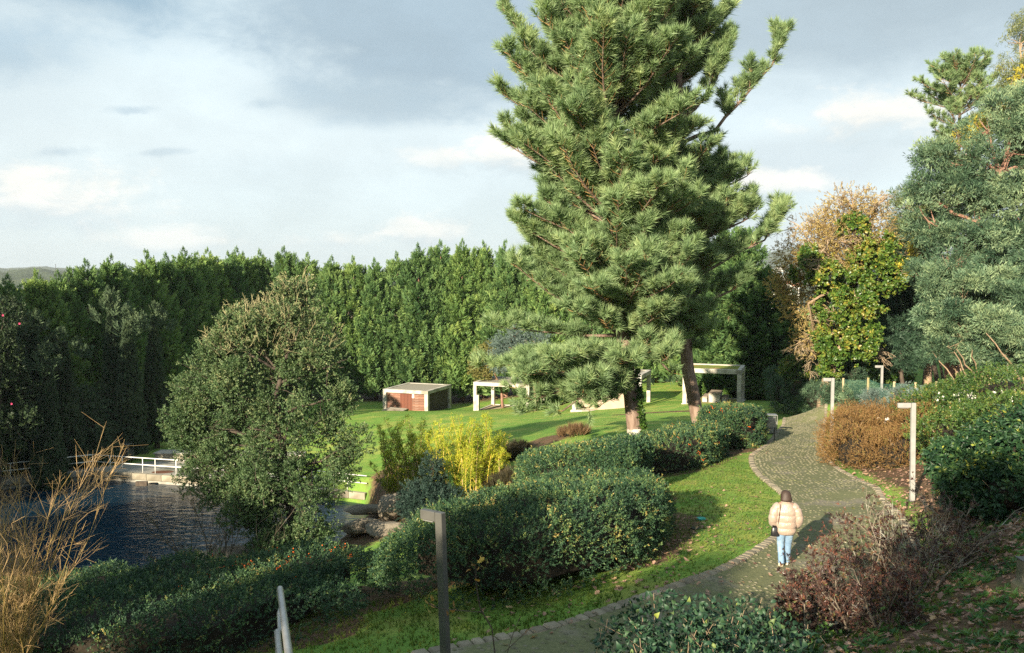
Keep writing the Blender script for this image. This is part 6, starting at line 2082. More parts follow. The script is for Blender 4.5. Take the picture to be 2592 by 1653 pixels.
# heather tufts and dry clumps
L_HEATH = leaf_mat('brown_heather', [(0, (.06, .035, .018)), (.5, (.14, .085, .045)), (1, (.24, .16, .08))], .1)
L_HEATHD = leaf_mat('dark_heather', [(0, (.025, .025, .012)), (.5, (.05, .045, .022)), (1, (.09, .075, .04))], .1)
BLADES = [needles(_r, 26, .06, .55, .022, (.05, .55)) for _ in range(4)]
for k, (px, py, d, rx, mt, lab) in enumerate([(1452, 1105, 45.8, .85, L_HEATH, 'brown heather tuft on the slope left of the front pine foot'), (1298, 1125, 44, .8, L_HEATHD, 'dark heather tuft right of the bamboo'), (1300, 1150, 43, .45, L_HEATHD, 'smaller dark heather tuft below the dark one'), (1285, 1215, 39, 1.0, L_HEATHD, 'dark scrub tuft left of the middle hedge block'),
                                       (1218, 1288, 35.5, .5, L_HEATH, 'dry straw coloured tuft on the grass slope behind the near hedge'), (1255, 1225, 40, .6, L_HEATH, 'reddish dry tuft at the right foot of the bamboo')]):
    rng = np.random.default_rng(140 + k); c = at(px, py, d); c = on(c[0], c[1])
    root = thing('heather_tuft', c, lab, 'heather', 'heather tufts on the slope')
    n = 130; a = rng.uniform(0, 6.28, n); r_ = rx * np.sqrt(rng.random(n)); P = np.column_stack([c[0] + np.cos(a) * r_, c[1] + np.sin(a) * r_ * .8, np.zeros(n)]); P[:, 2] = ground(P[:, 0], P[:, 1]) - .02 + .32 * rx * (1 - (r_ / rx) ** 2)
    D = norm(np.column_stack([np.cos(a) * r_ / rx * .6, np.sin(a) * r_ / rx * .6, np.ones(n)]) + rng.normal(0, .15, (n, 3)))
    V, F, T = bake(BLADES, P, frames(D, rng), rng.uniform(.7, 1.2, n), rng.random(n), rng); add_mesh('foliage', V, F, mt, root, T)

# rocks by the pond
for k, (px, py, d, sz, rz, lab) in enumerate([
        (1000, 1285, 39.0, (1.9, 1.6, 2.1), .3, 'tall lichened rock rising left of the dark spruce'), (985, 1345, 37.6, (3.0, 1.8, 1.3), -.2, 'broad layered rock below the tall lichened one'), (920, 1330, 38.6, (2.6, 1.7, .9), .1, 'flat reddish rock shelf at the right end of the oak'),
        (1030, 1370, 36.8, (2.0, 1.5, .9), .5, 'dark rock just behind the near lamp head'), (930, 1290, 40.2, (2.6, 1.6, .6), .2, 'low brown rock behind the flat reddish shelf'), (1125, 1340, 36.5, (.6, .5, .8), .1, 'little pale rock right of the near lamp head'),
        (575, 1432, 34.5, (3.6, 2.0, 2.1), .25, 'big grey sloping boulder at the near pond edge left of the oak'), (690, 1450, 33.6, (2.4, 1.6, 1.3), .1, 'boulder half under the oak at the near pond edge'), (1240, 1228, 41.5, (1.4, .9, .35), .0, 'flat stone slab at the right foot of the bamboo')]):
    c = at(px, py, d); rock('rock', (c[0], c[1], c[2]), sz, 200 + k, lab, 'rock', 'rocks by the pond', rz=rz)


# ---------------------------------------------------------------- bare shrubs
def bare_shrub(name, base, stems, seed, label, mat, spread=.35, up=.9, tw_mat=None, aim=None, L0=(1.5, 2.4), kids=6, leaf=None, cat='shrub', r0=.016, sub=3, curl=.25, tw_len=(.18, .42)):
    rng = np.random.default_rng(seed)
    root = thing(name, base, label, cat)
    a, b = MB(), MB(); tips = []
    for i in range(stems):
        p = np.array(base) + np.array((rng.normal(0, .12), rng.normal(0, .12), 0)); p[2] = float(ground(p[0], p[1])) - .04
        d = norm(np.array((rng.normal(0, spread), rng.normal(0, spread), up)) + (aim if aim is not None else 0))
        L = rng.uniform(*L0); n = 9
        pts = [p]
        for k in range(n):
            d = norm(d + rng.normal(0, .10, 3) + np.array((0, 0, curl * .12)))
            pts.append(pts[-1] + d * L / n)
        a.tube(pts, np.linspace(r0, r0 * .35, n + 1), 5, float(rng.uniform(.3, .7)), cap=False)
        for k in range(kids):
            j = rng.integers(2, n + 1); q = pts[j]
            e = norm(norm(pts[j] - pts[j - 1]) + rng.normal(0, .42, 3) + np.array((0, 0, .1)))
            l = L * rng.uniform(*tw_len); mid = q + e * l * .5; e2 = norm(e + rng.normal(0, .2, 3) + (0, 0, .15)); tip = mid + e2 * l * .5
            b.tube([q, mid, tip], [r0 * .40, r0 * .30, r0 * .18], 3, float(rng.uniform(.3, .8)), cap=False); tips.append((tip, e2))
            for m in range(sub):
                s = rng.uniform(.2, 1); x = q + (mid - q) * s * 2 if s < .5 else mid + (tip - mid) * (s - .5) * 2
                e3 = norm(e2 + rng.normal(0, .45, 3)); l3 = l * rng.uniform(.25, .6)
                b.tube([x, x + e3 * l3], [r0 * .26, r0 * .13], 3, float(rng.uniform(.3, .8)), cap=False); tips.append((x + e3 * l3, e3))
        tips.append((pts[-1], d))
    tag(a.build('stems', mat, root), kind='stuff'); tag(b.build('twigs', tw_mat or mat, root), kind='stuff')
    return root, tips


M_WILLOW = rough_mat('straw_willow_wands', (.32, .21, .06), (.23, .18, .055), 5, .7, 0)
M_WILLOW2 = rough_mat('pinkish_wand_tips', (.38, .25, .12), (.30, .21, .09), 5, .7, 0)
WB = on(*at(25, 1700, 12.5)[:2], 0)
bare_shrub('bare_willow', WB, 52, 151, 'tall bare straw coloured willow wands at the left edge', M_WILLOW, .09, .95, M_WILLOW2, aim=np.array((.04, .03, 0)), L0=(1.6, 3.9), kids=20, tw_len=(.08, .24), r0=.0085, sub=4, curl=.15)
WB2 = on(*at(-120, 1560, 13.5)[:2], 0)
bare_shrub('bare_willow', WB2, 20, 152, 'second bare willow leaning into the picture over the pond', M_WILLOW, .25, .6, M_WILLOW2, aim=np.array((.10, .05, 0)), L0=(.9, 2.0), kids=12, r0=.009, sub=4, curl=.1)
WB3 = on(*at(535, 1460, 33.0)[:2], 0)
bare_shrub('bare_alder', WB3 + (0, 0, .2), 16, 153, 'leafless dark fan shaped shrub before the pond water', M_BARK_D, .55, .8, M_BARK_D, L0=(2.4, 4.0), kids=9, r0=.03, sub=3)
M_LICHEN = rough_mat('lichened_stems', (.25, .22, .17), (.13, .10, .07), 9, .9, .3, c3=(.36, .36, .30))
L_AZALEA = leaf_mat('dark_purple_leaves', [(0, (.030, .018, .015)), (.5, (.075, .038, .030)), (.8, (.17, .065, .042)), (1, (.085, .11, .035))], .12, .4, .4)
SPR_AZ = [spray(_r, 8, .035, .060, .018, (.5, 1.4)) for _ in range(6)]
for k, (px, py, d, n, Ls, kids, sp, lab) in enumerate([(2325, 1440, 13.6, 15, (1.1, 1.75), 9, .42, 'leafless lichened shrub with a forked trunk below the near white lamp'), (2215, 1400, 14.8, 15, (1.0, 1.6), 9, .5, 'dark bare shrub left of the forked one under the near white lamp'), (2405, 1390, 14.6, 12, (.9, 1.35), 8, .42, 'pale stemmed bare shrub right of the near white lamp'),
                                              (2120, 1530, 12.0, 20, (.8, 1.4), 9, .6, 'dark purple leaved bare shrub right beside the walker'), (2030, 1535, 12.2, 14, (.65, 1.1), 8, .6, 'low dark shrub overlapping the feet of the walker'), (2250, 1560, 11.3, 12, (.6, 1.0), 8, .55, 'low dark bare shrub at the front of the bare shrubs')]):
    gb = on(*at(px, py, d)[:2])
    root, tips = bare_shrub('bare_azalea', gb, n, 160 + k, lab, M_LICHEN, sp, .8, M_LICHEN if k in (0, 2) else M_BARK_D, L0=Ls, kids=kids, r0=.015, sub=4)
    rng = np.random.default_rng(170 + k)
    tp = np.array([t[0] for t in tips]); td = np.array([t[1] for t in tips]); kp = rng.random(len(tp)) < (.7 if k in (0, 2) else 1.0)
    V, F, T = bake(SPR_AZ, tp[kp], frames(td[kp], rng), rng.uniform(.8, 1.3, kp.sum()), rng.random(kp.sum()) ** 1.4, rng); add_mesh('foliage', V, F, L_AZALEA, root, T)

# low leafy shrub at the bottom middle: its big leaves are single pieces
L_FORE = leaf_mat('broad_dark_leaves', [(0, (.012, .034, .020)), (.5, (.026, .066, .034)), (.85, (.06, .11, .045)), (1, (.20, .24, .05))], .12, .5, .28)


def big_leaf(seed, l=.085, w=.042):
    r = np.random.default_rng(seed)
    V = [(0, 0, 0)]; n = 5
    for i in range(1, n):
        s = i / n; ww = w * math.sin(math.pi * s ** .85) * .5; z = .018 * math.sin(s * 3) - .012 * s
        V += [(-ww, s * l, z + ww * .45), (0, s * l, z), (ww, s * l, z + ww * .45)]
    V.append((0, l, -.012))
    F = [(0, 2, 1), (0, 3, 2)]
    for i in range(n - 2):
        a = 1 + i * 3; b = a + 3
        F += [(a, a + 1, b + 1), (a, b + 1, b), (a + 1, a + 2, b + 2), (a + 1, b + 2, b + 1)]
    a = 1 + (n - 2) * 3; e = len(V) - 1
    F += [(a, a + 1, e), (a + 1, a + 2, e)]
    return np.array(V), np.array(F), np.zeros(len(V))


def leaf_objects(root, P, D, S, tones, tmpl, mat, name, rng, limit=300):
    """the leaves that show largest as single parts (shared meshes), the rest joined"""
    dist = np.linalg.norm(P - np.array((0, 0, CAM_Z)), axis=1)
    order = np.argsort(dist)
    off = parent_world(root)
    bank_ = {}
    for tone in (.15, .35, .5, .65, .92):
        for k, (V, F, T) in enumerate(tmpl):
            bank_[(tone, k)] = None
    M = frames(D, rng)
    for i in order[:limit]:
        tone = min((.15, .35, .5, .65, .92), key=lambda t: abs(t - tones[i])); k = int(rng.integers(len(tmpl)))
        V, F, T = tmpl[k]
        if bank_[(tone, k)] is None:
            o = add_mesh(name, V, F, mat, root, np.full(len(V), tone), True, False); bank_[(tone, k)] = o
        else:
            o = bank_[(tone, k)].copy(); COL.objects.link(o); o.parent = root
        # leaf runs along local y, its face along local z
        B = M[i]; m3 = np.column_stack([B[:, 0], B[:, 2], -B[:, 1]]) * S[i]
        m4 = Matrix(m3.tolist()).to_4x4(); m4.translation = Vector((P[i] - off).tolist())
        o.matrix_basis = m4
    rest = order[limit:]
    if len(rest):
        T2 = [(np.column_stack([V[:, 0], -V[:, 2], V[:, 1]]), F, T) for V, F, T in tmpl]
        V, F, T = bake(T2, P[rest], M[rest], S[rest], tones[rest], rng)
        o = add_mesh('small_' + name, V, F, mat, root, T, True); tag(o, kind='stuff')


BIGL = [big_leaf(k, .085, .040 + .006 * (k % 3)) for k in range(3)]
rng = np.random.default_rng(180)
fb_ = [(at(1700, 1580, 10.3), np.array((.75, .6, .36))), (at(1860, 1580, 10.0), np.array((.62, .5, .34))), (at(1790, 1640, 9.5), np.array((.8, .5, .36))), (at(1590, 1620, 9.9), np.array((.45, .45, .25))), (at(1950, 1630, 9.4), np.array((.6, .5, .34))), (at(1900, 1700, 8.6), np.array((.9, .5, .35))), (at(1670, 1690, 8.9), np.array((.6, .4, .3)))]
c = fb_[0][0]
FS = thing('leafy_shrub', on(c[0], c[1]), 'low dark green broad leaved shrub at the bottom middle beside the path', 'shrub')
P, O, K = blob_points(rng, fb_, 2600, .55)
kp = P[:, 2] > ground(P[:, 0], P[:, 1]) + .03; P, O = P[kp], O[kp]
D = norm(O * np.array((1, 1, .2)) + rng.normal(0, .7, P.shape) + np.array((0, -.2, .25)))
leaf_objects(FS, P, D, rng.uniform(.75, 1.35, len(P)), np.clip(rng.normal(.42, .2, len(P)), 0, 1), BIGL, L_FORE, 'leaf', rng)
sb = MB()
for i in range(90):
    b, r = fb_[rng.integers(len(fb_))]; p0 = on(b[0] + rng.normal(0, .3), b[1] + rng.normal(0, .2), -.03); u = norm(rng.normal(size=3) + (0, 0, .7)); limb(sb, p0, b + u * r * 1.05, .006, .003, rng, .2, 6, 4)
tag(sb.build('stems', M_BARK_T, FS), kind='stuff')

# oak sapling with a few withered leaves before the near lamp


def oak_leaf(seed, l=.13):
    r = np.random.default_rng(seed); w = l * .36
    prof = [(0, .05), (.12, .12), (.2, .55), (.28, .25), (.40, .85), (.50, .38), (.62, 1.0), (.72, .42), (.84, .55), (.92, .2), (1, .0)]
    mid, Lf, Rt = [], [], []
    cu = r.uniform(-.5, 1.4)
    for s, ww in prof:
        z = cu * .35 * l * (s - .5) ** 2 * 2
        j1, j2 = r.uniform(.8, 1.15, 2)
        mid.append((0, s * l, z)); Lf.append((-w * ww * j1, s * l + .05 * l * ww, z + w * ww * .5 * r.uniform(-.3, 1.2))); Rt.append((w * ww * j2, s * l + .05 * l * ww, z + w * ww * .5 * r.uniform(-.3, 1.2)))
    n = len(prof); V = mid + Lf + Rt; F = []
    for i in range(n - 1):
        F += [(i, i + 1, n + i + 1), (i, n + i + 1, n + i), (i, 2 * n + i, 2 * n + i + 1), (i, 2 * n + i + 1, i + 1)]
    return np.array(V), np.array(F), np.zeros(len(V))


OAKL = [oak_leaf(k) for k in range(5)]
L_OAKDRY = leaf_mat('dry_oak_leaves', [(0, (.14, .08, .06)), (.5, (.36, .22, .16)), (.8, (.48, .31, .21)), (1, (.55, .38, .2))], .25, .6, .3)
L_OAKDRY2 = leaf_mat('autumn_sapling_leaves', [(0, (.18, .10, .04)), (.5, (.36, .20, .06)), (1, (.30, .26, .07))], .3, .6, .3)
SB = on(*at(1290, 1690, 8.3)[:2], -.02)
SAP = thing('oak_sapling', SB, 'thin oak sapling with a few withered leaves in front of the near lamp', 'sapling')
rng = np.random.default_rng(190)
q = MB()
m1 = [SB, at(1245, 1590, 8.2), at(1215, 1540, 8.15), at(1205, 1480, 8.1), at(1203, 1432, 8.05)]
m2 = [at(1220, 1550, 8.15), at(1160, 1545, 8.0), at(1110, 1540, 7.9), at(1085, 1528, 7.85)]
m3 = [at(1282, 1660, 8.3), at(1300, 1600, 8.3), at(1318, 1560, 8.3)]
m4 = [at(1278, 1650, 8.3), at(1320, 1610, 8.3), at(1350, 1585, 8.3)]
for m, r_ in ((m1, .008), (m2, .005), (m3, .004), (m4, .004)):
    q.tube(resample(np.array(m), .06), r_, 5, .4)
q.build('stem', M_BARK_D, SAP)
spots = [(1203, 1432), (1190, 1440), (1215, 1436), (1200, 1468), (1208, 1426), (1085, 1528), (1098, 1522), (1080, 1540), (1105, 1538), (1140, 1548), (1135, 1553), (1150, 1540), (1095, 1515), (1075, 1535)]
Pn = np.array([at(px, py, 8.0) for px, py in spots]); leaf_objects(SAP, Pn, norm(rng.normal(size=Pn.shape) + (0, -.3, .2)), rng.uniform(.45, .75, len(Pn)), rng.random(len(Pn)), OAKL, L_OAKDRY2, 'leaf', rng)

# ---------------------------------------------------------------- fallen leaves, weeds and grass
rng = np.random.default_rng(200)


def right_edge(y):
    o = np.argsort(RKS[:, 1]); return np.interp(y, RKS[o, 1], RKS[o, 0])


def scatter(n, x0, x1, y0, y1, ok):
    x = rng.uniform(x0, x1, n); y = rng.uniform(y0, y1, n); k = ok(x, y); return x[k], y[k]


def on_path(x, y):
    d = seg_dist(x, y, list(map(tuple, LKS[::3]))); l_ = np.interp(y, np.sort(LKS[:, 1]), LKS[np.argsort(LKS[:, 1]), 0])
    return (x > l_ - .25) & (x < right_edge(y) + .25)


slope = lambda x, y: np.column_stack([-(ground(x + .2, y) - ground(x - .2, y)) / .4, -(ground(x, y + .2) - ground(x, y - .2)) / .4, np.ones(len(x))])
xs, ys = [], []
for n, b, ok in ((8200, (1.5, 12.5, 7.5, 19), lambda x, y: (x > right_edge(y) + .1) & (rng.random(len(x)) < .75) & (x < y * .68)),
                 (2200, (8, 16, 19, 31), lambda x, y: (x > right_edge(y) + .05) & (x < y * .66)),
                 (420, (-1, 8, 11, 26), lambda x, y: x < right_edge(y)),
                 (700, (-.6, 5.2, 12.5, 22), lambda x, y: (seg_dist(x, y, HEDGES['near']['line']) < 2.9) & ~on_path(x, y)),
                 (500, (2, 13, 33, 46), lambda x, y: (seg_dist(x, y, HEDGES['long']['line']) < 3.0))):
    a, b2 = scatter(n, *b, ok); xs.append(a); ys.append(b2)
x = np.concatenate(xs); y = np.concatenate(ys)
P = np.column_stack([x, y, ground(x, y) + rng.uniform(.012, .05, len(x)) + .035 * on_path(x, y)])
N = norm(slope(x, y) + rng.normal(0, .28, (len(x), 3)))
a = rng.uniform(0, 6.28, len(x)); D = norm(np.cross(np.column_stack([np.cos(a), np.sin(a), np.zeros(len(x))]), N))
# frame: leaf direction D, face N
OAKT = [(V, F, T) for V, F, T in OAKL]
dist = np.linalg.norm(P - np.array((0, 0, CAM_Z)), axis=1); vis = np.abs(P[:, 0] / P[:, 1]) < .66
order = np.argsort(np.where(vis, dist, dist + 100))
bankm = {}
tones = np.clip(rng.normal(.5, .22, len(P)), 0, 1)
Xc = norm(np.cross(D, N)); M = np.stack([Xc, D, N], -1); S = rng.uniform(.6, 1.25, len(P))
for i in order[:300]:
    tone = min((.1, .3, .5, .7, .95), key=lambda t: abs(t - tones[i])); k = int(rng.integers(len(OAKT)))
    if (tone, k) not in bankm:
        o = add_mesh('oak_leaf', OAKT[k][0], OAKT[k][1], L_OAKDRY, GROUND, np.full(len(OAKT[k][0]), tone), False, False); bankm[(tone, k)] = o
    else:
        o = bankm[(tone, k)].copy(); COL.objects.link(o); o.parent = GROUND
    m4 = Matrix((M[i] * S[i]).tolist()).to_4x4(); m4.translation = Vector(P[i].tolist()); o.matrix_basis = m4
rest = order[300:]
V, F, T = bake(OAKT, P[rest], M[rest], S[rest], tones[rest], rng)
tag(add_mesh('fallen_leaves', V, F, L_OAKDRY, None, T), kind='stuff')
print('fallen leaves', len(P), 'tris', len(F))

L_GRASS = leaf_mat('grass_blades', [(0, (.055, .11, .018)), (.5, (.115, .20, .034)), (.8, (.20, .25, .05)), (1, (.30, .25, .08))], .35, .6, .25)
GR = [needles(_r, 9, .01, .075, .010, (.1, .75)) for _ in range(6)]
gx, gy = [], []
for n, b, ok in ((15000, (-1, 9.5, 12, 34), lambda x, y: (x < np.interp(y, np.sort(LKS[:, 1]), LKS[np.argsort(LKS[:, 1]), 0]) - .12) & (seg_dist(x, y, HEDGES['near']['line']) > 1.7) & (seg_dist(x, y, HEDGES['middle']['line']) > 1.7)),
                 (9500, (-9, 2, 8, 15.5), lambda x, y: (x < np.interp(y, np.sort(LKS[:, 1]), LKS[np.argsort(LKS[:, 1]), 0]) - .12)),
                 (9000, (2, 13.5, 7.5, 20), lambda x, y: (x > right_edge(y) + .15) & (sines(np.column_stack([x, y, x * 0]), 2.2, 77) > -.1))):
    a, b2 = scatter(n, *b, ok); gx.append(a); gy.append(b2)
x = np.concatenate(gx); y = np.concatenate(gy)
P = np.column_stack([x, y, ground(x, y) - .005]); D = norm(slope(x, y) + rng.normal(0, .25, (len(x), 3)))
V, F, T = bake(GR, P, frames(D, rng), rng.uniform(.6, 1.3, len(x)), np.clip(.5 + .2 * sines(P, .9, 31) + rng.normal(0, .15, len(x)), 0, 1), rng)
tag(add_mesh('grass', V, F, L_GRASS, None, T), kind='stuff')
# rosette weeds and trailing ivy on the near bank
WEED = [spray(_r, 9, .03, .13, .035, (.9, 1.45)) for _ in range(4)]
L_WEED = leaf_mat('weed_leaves', [(0, (.03, .09, .03)), (.5, (.075, .18, .05)), (1, (.16, .26, .07))], .3)
x, y = scatter(4200, 2.2, 12.5, 7.5, 18, lambda x, y: (x > right_edge(y) + .2) & (sines(np.column_stack([x, y, x * 0]), 1.7, 78) > .0))
P = np.column_stack([x, y, ground(x, y)]); D = norm(slope(x, y) + rng.normal(0, .2, (len(x), 3)))
V, F, T = bake(WEED, P, frames(D, rng), rng.uniform(.5, 1.15, len(x)), rng.random(len(x)), rng); tag(add_mesh('undergrowth', V, F, L_WEED, None, T), kind='stuff')
x, y = scatter(2000, 1.0, 4.6, 7.8, 13, lambda x, y: (x > right_edge(y) - .1) & (sines(np.column_stack([x, y, x * 0]), 1.3, 79) + (y < 10.5) * .5 > .12))
P = np.column_stack([x, y, ground(x, y) + rng.uniform(.02, .22, len(x))]); D = norm(slope(x, y) * .6 + rng.normal(0, .6, (len(x), 3)))
V, F, T = bake([spray(_r, 4, .08, .075, .062, (.6, 1.5)) for _ in range(5)], P, frames(D, rng), rng.uniform(.7, 1.15, len(x)), np.clip(rng.normal(.22, .16, len(x)), 0, 1), rng)
o = add_mesh('ground_ivy', V, F, L_IVY, None, T); tag(o, kind='stuff')
# ---------------------------------------------------------------- the walker
def build_person():
    c = hit(1986, 1440); px_, py_, pz_ = float(c[0]), float(c[1]), float(ground(c[0], c[1])) + .045
    RZ = R(-8)
    root = thing('person', (px_, py_, pz_), 'person walking away in a shiny beige puffer jacket and blue jeans', 'person', None, RZ)
    skin = rough_mat('skin', (.55, .33, .24), (.50, .29, .20), 20, .55, .1, 60)
    # body: one skinned figure
    V = [(0, 0, .90), (0, .0, 1.05), (0, .0, 1.22), (0, -.005, 1.36), (0, .005, 1.43), (0, .012, 1.50), (0, .02, 1.57), (0, .015, 1.625)]
    Rr = [.125, .115, .125, .10, .052, .075, .092, .062]
    E = [(i, i + 1) for i in range(7)]

    def chain(start, pts, rad):
        prev = start
        for p, r in zip(pts, rad):
            V.append(p); Rr.append(r); E.append((prev, len(V) - 1)); prev = len(V) - 1
        return prev
    nose = chain(6, [(0, .108, 1.545), (0, .128, 1.53)], [.018, .013])
    for s in (-1, 1):
        chain(6, [(s * .083, .01, 1.56), (s * .097, .005, 1.565)], [.018, .016])
        w = chain(3, [(s * .165, 0, 1.335), (s * .235, -.03, 1.12), (s * .215, .03, .985), (s * .19, .10, .91)], [.055, .043, .036, .028])
        h = chain(w, [(s * .165, .135, .885)], [.028])
        for k in range(4):
            f = (k - 1.5) * .017
            chain(h, [(s * (.135 + .004 * k), .150 + .006 * k, .868 + f), (s * (.105 + .006 * k), .155 + .004 * k, .855 + f)], [.0095, .0085])
        chain(h, [(s * .158, .112, .858), (s * .14, .108, .835)], [.010, .009])
    # left leg trails, its heel lifted; right leg carries the step
    chain(0, [(-.085, 0, .84), (-.088, .055, .50), (-.085, -.075, .13), (-.085, -.055, .065), (-.085, .045, .03)], [.085, .056, .040, .034, .028])
    chain(0, [(.085, 0, .84), (.082, .10, .49), (.075, .16, .09), (.077, .20, .045), (.08, .30, .03)], [.085, .056, .040, .036, .028])
    me = bpy.data.meshes.new('body')
    me.from_pydata(V, E, [])
    me.materials.append(skin)
    ob = bpy.data.objects.new('body', me); link(ob, root)
    mod = ob.modifiers.new('skin', 'SKIN'); mod.use_smooth_shade = True
    for i, d in enumerate(me.skin_vertices[0].data):
        d.radius = (Rr[i], Rr[i]); d.use_root = (i == 0)
    sub = ob.modifiers.new('sub', 'SUBSURF'); sub.levels = 1; sub.render_levels = 2

    n = 28
    th = np.arange(n) * 2 * math.pi / n

    def ring(c, rx, ry, ax=None, ph=0.0, sq=2.4):
        """closed section about c; ax None: horizontal, else square to the axis ax"""
        k = (np.abs(np.cos(th)) ** sq + np.abs(np.sin(th)) ** sq) ** (-1 / sq)
        x, y = np.cos(th) * k * rx, np.sin(th) * k * ry
        c = np.asarray(c, float)
        if ax is None: return np.column_stack([x, y, np.zeros(n)]) + c
        ax = norm(np.asarray(ax, float)); X = norm(np.cross((0, 1, 0), ax)); Y = np.cross(ax, X)
        return c + x[:, None] * X + y[:, None] * Y
    mj, g, b = new_mat('satin_padded_fabric')
    tc = g.node('ShaderNodeTexCoord'); nn = g.noise(tc.outputs['Object'], 14, 5, .6)
    g.l.new(g.mix(nn, (.29, .215, .165), (.37, .288, .228)), b.inputs['Base Color']); b.inputs['Roughness'].default_value = .32; b.inputs['Specular IOR Level'].default_value = .6
    b.inputs['Sheen Weight'].default_value = .15
    bp = g.node('ShaderNodeBump'); bp.inputs['Strength'].default_value = .55; bp.inputs['Distance'].default_value = .025
    mp = g.node('ShaderNodeMapping'); g.l.new(tc.outputs['Object'], mp.inputs['Vector']); mp.inputs['Scale'].default_value = (26, 26, 9)
    g.l.new(g.noise(mp.outputs[0], 1.0, 5, .65, 1.2), bp.inputs['Height']); g.l.new(bp.outputs[0], b.inputs['Normal'])
    # jacket trunk: padded tubes between stitched lines
    seams = [.735, .87, 1.005, 1.145, 1.30]
    rows = []
    P = [(.73, .182, .150), (.80, .205, .168), (.95, .212, .172), (1.10, .216, .170), (1.22, .215, .160), (1.30, .195, .145), (1.365, .150, .120), (1.405, .098, .098)]
    zs = np.concatenate([np.linspace(.73, 1.30, 50), np.linspace(1.315, 1.405, 8)])
    rng = np.random.default_rng(2)
    rings = []
    for z in zs:
        rx = np.interp(z, [p[0] for p in P], [p[1] for p in P]); ry = np.interp(z, [p[0] for p in P], [p[2] for p in P])
        k = np.searchsorted(seams, z, 'right'); puff = 0
        if 0 < k < len(seams):
            u = (z - seams[k - 1]) / (seams[k] - seams[k - 1]); puff = .017 * (math.sin(math.pi * np.clip(u, 0, 1)) ** .5) - .006
        rg = ring((0, 0, z), rx + puff, ry + puff)
        rg[:, :2] *= (1 + .012 * np.sin(th * 9 + z * 40) + .010 * np.sin(th * 5 - z * 63))[:, None]
        rings.append(rg)
    inner = [ring((0, 0, z), .165, .13) for z in (.76, .74)]
    q = MB(); q.loft(inner + rings, cap=True); J = q.build('jacket', mj, root, True, False)
    # stand collar
    q = MB()
    cr = [ring((0, .004, z), r_, r_ * .98) for z, r_ in ((1.375, .088), (1.40, .102), (1.43, .103), (1.455, .098), (1.462, .101), (1.487, .103), (1.497, .096), (1.490, .084), (1.42, .080))]
    q.loft(cr, cap=False); q.build('collar', mj, J, True, False)
    for s in (-1, 1):
        cen = np.array([(s * .125, -.005, 1.335), (s * .185, -.012, 1.295), (s * .232, -.03, 1.21), (s * .262, -.045, 1.10), (s * .262, -.035, 1.02), (s * .248, .015, .945), (s * .215, .085, .885), (s * .185, .12, .865)])
        rad = np.array([.080, .092, .094, .090, .090, .082, .064, .052])
        u = np.linspace(0, 1, 46); k = u * (len(cen) - 1)
        C = np.stack([np.interp(k, np.arange(len(cen)), cen[:, a]) for a in range(3)], 1); C = smooth_line(C, 4); Rd = np.interp(k, np.arange(len(cen)), rad)
        tg = norm(np.gradient(C, axis=0)); rings = []
        for i in range(len(C)):
            f = (u[i] * 5.0) % 1.0; puff = .012 * math.sin(math.pi * f) ** .5 - .004
            rg = ring(C[i], Rd[i] + puff, Rd[i] + puff, tg[i], sq=2.0)
            rg = C[i] + (rg - C[i]) * (1 + .03 * np.sin(th * 4 + u[i] * 30))[:, None]
            rings.append(rg)
        q = MB(); q.loft(rings); q.build('sleeve', mj, J, True, False)
    # jeans
    mjn, g, b = new_mat('washed_denim')
    tc = g.node('ShaderNodeTexCoord'); v = tc.outputs['Object']
    c1 = g.mix(g.noise(v, 9, 5, .6), (.12, .21, .33), (.20, .31, .43)); c1 = g.mix(g.smooth(g.noise(v, 4, 4, .6), .5, .7), c1, (.30, .41, .50))
    g.l.new(c1, b.inputs['Base Color']); b.inputs['Roughness'].default_value = .85
    bp = g.node('ShaderNodeBump'); bp.inputs['Strength'].default_value = .5; bp.inputs['Distance'].default_value = .02
    mp = g.node('ShaderNodeMapping'); g.l.new(v, mp.inputs['Vector']); mp.inputs['Scale'].default_value = (10, 10, 24)
    g.l.new(g.noise(mp.outputs[0], 1.0, 5, .6, .8), bp.inputs['Height']); g.l.new(bp.outputs[0], b.inputs['Normal'])
    q = MB()
    q.loft([ring((0, 0, z), rx, ry) for z, rx, ry in ((.93, .15, .115), (.88, .168, .13), (.82, .175, .135), (.775, .172, .13), (.74, .158, .12))])
    for s, cen in ((-1, [(-.082, 0, .80), (-.086, .01, .70), (-.088, .045, .52), (-.088, .02, .42), (-.087, -.035, .27), (-.086, -.075, .135), (-.086, -.082, .105)]), (1, [(.082, 0, .80), (.084, .03, .70), (.082, .095, .50), (.080, .11, .40), (.077, .135, .25), (.075, .158, .10), (.075, .162, .06)])):
        cen = np.array(cen, float); rad = [.096, .092, .074, .068, .064, .062, .063]
        k = np.linspace(0, 6, 34); C = np.stack([np.interp(k, np.arange(7), cen[:, a]) for a in range(3)], 1); C = smooth_line(C, 3); Rd = np.interp(k, np.arange(7), rad)
        tg = norm(np.gradient(C, axis=0)); rings = []
        for i in range(len(C)):
            wr = 1 + .03 * np.sin(th * 3 + i * 1.1) * (1 if i > 8 else .3)
            rg = ring(C[i], Rd[i], Rd[i], tg[i], sq=2.1); rings.append(C[i] + (rg - C[i]) * wr[:, None])
        q.loft(rings)
    q.build('jeans', mjn, root, True, False)
    # shoes: sole and upper; the left one stands on its toes
    ms = solid('cream_leather', (.72, .64, .50), .6); msole = solid('cream_rubber', (.66, .58, .43), .8)
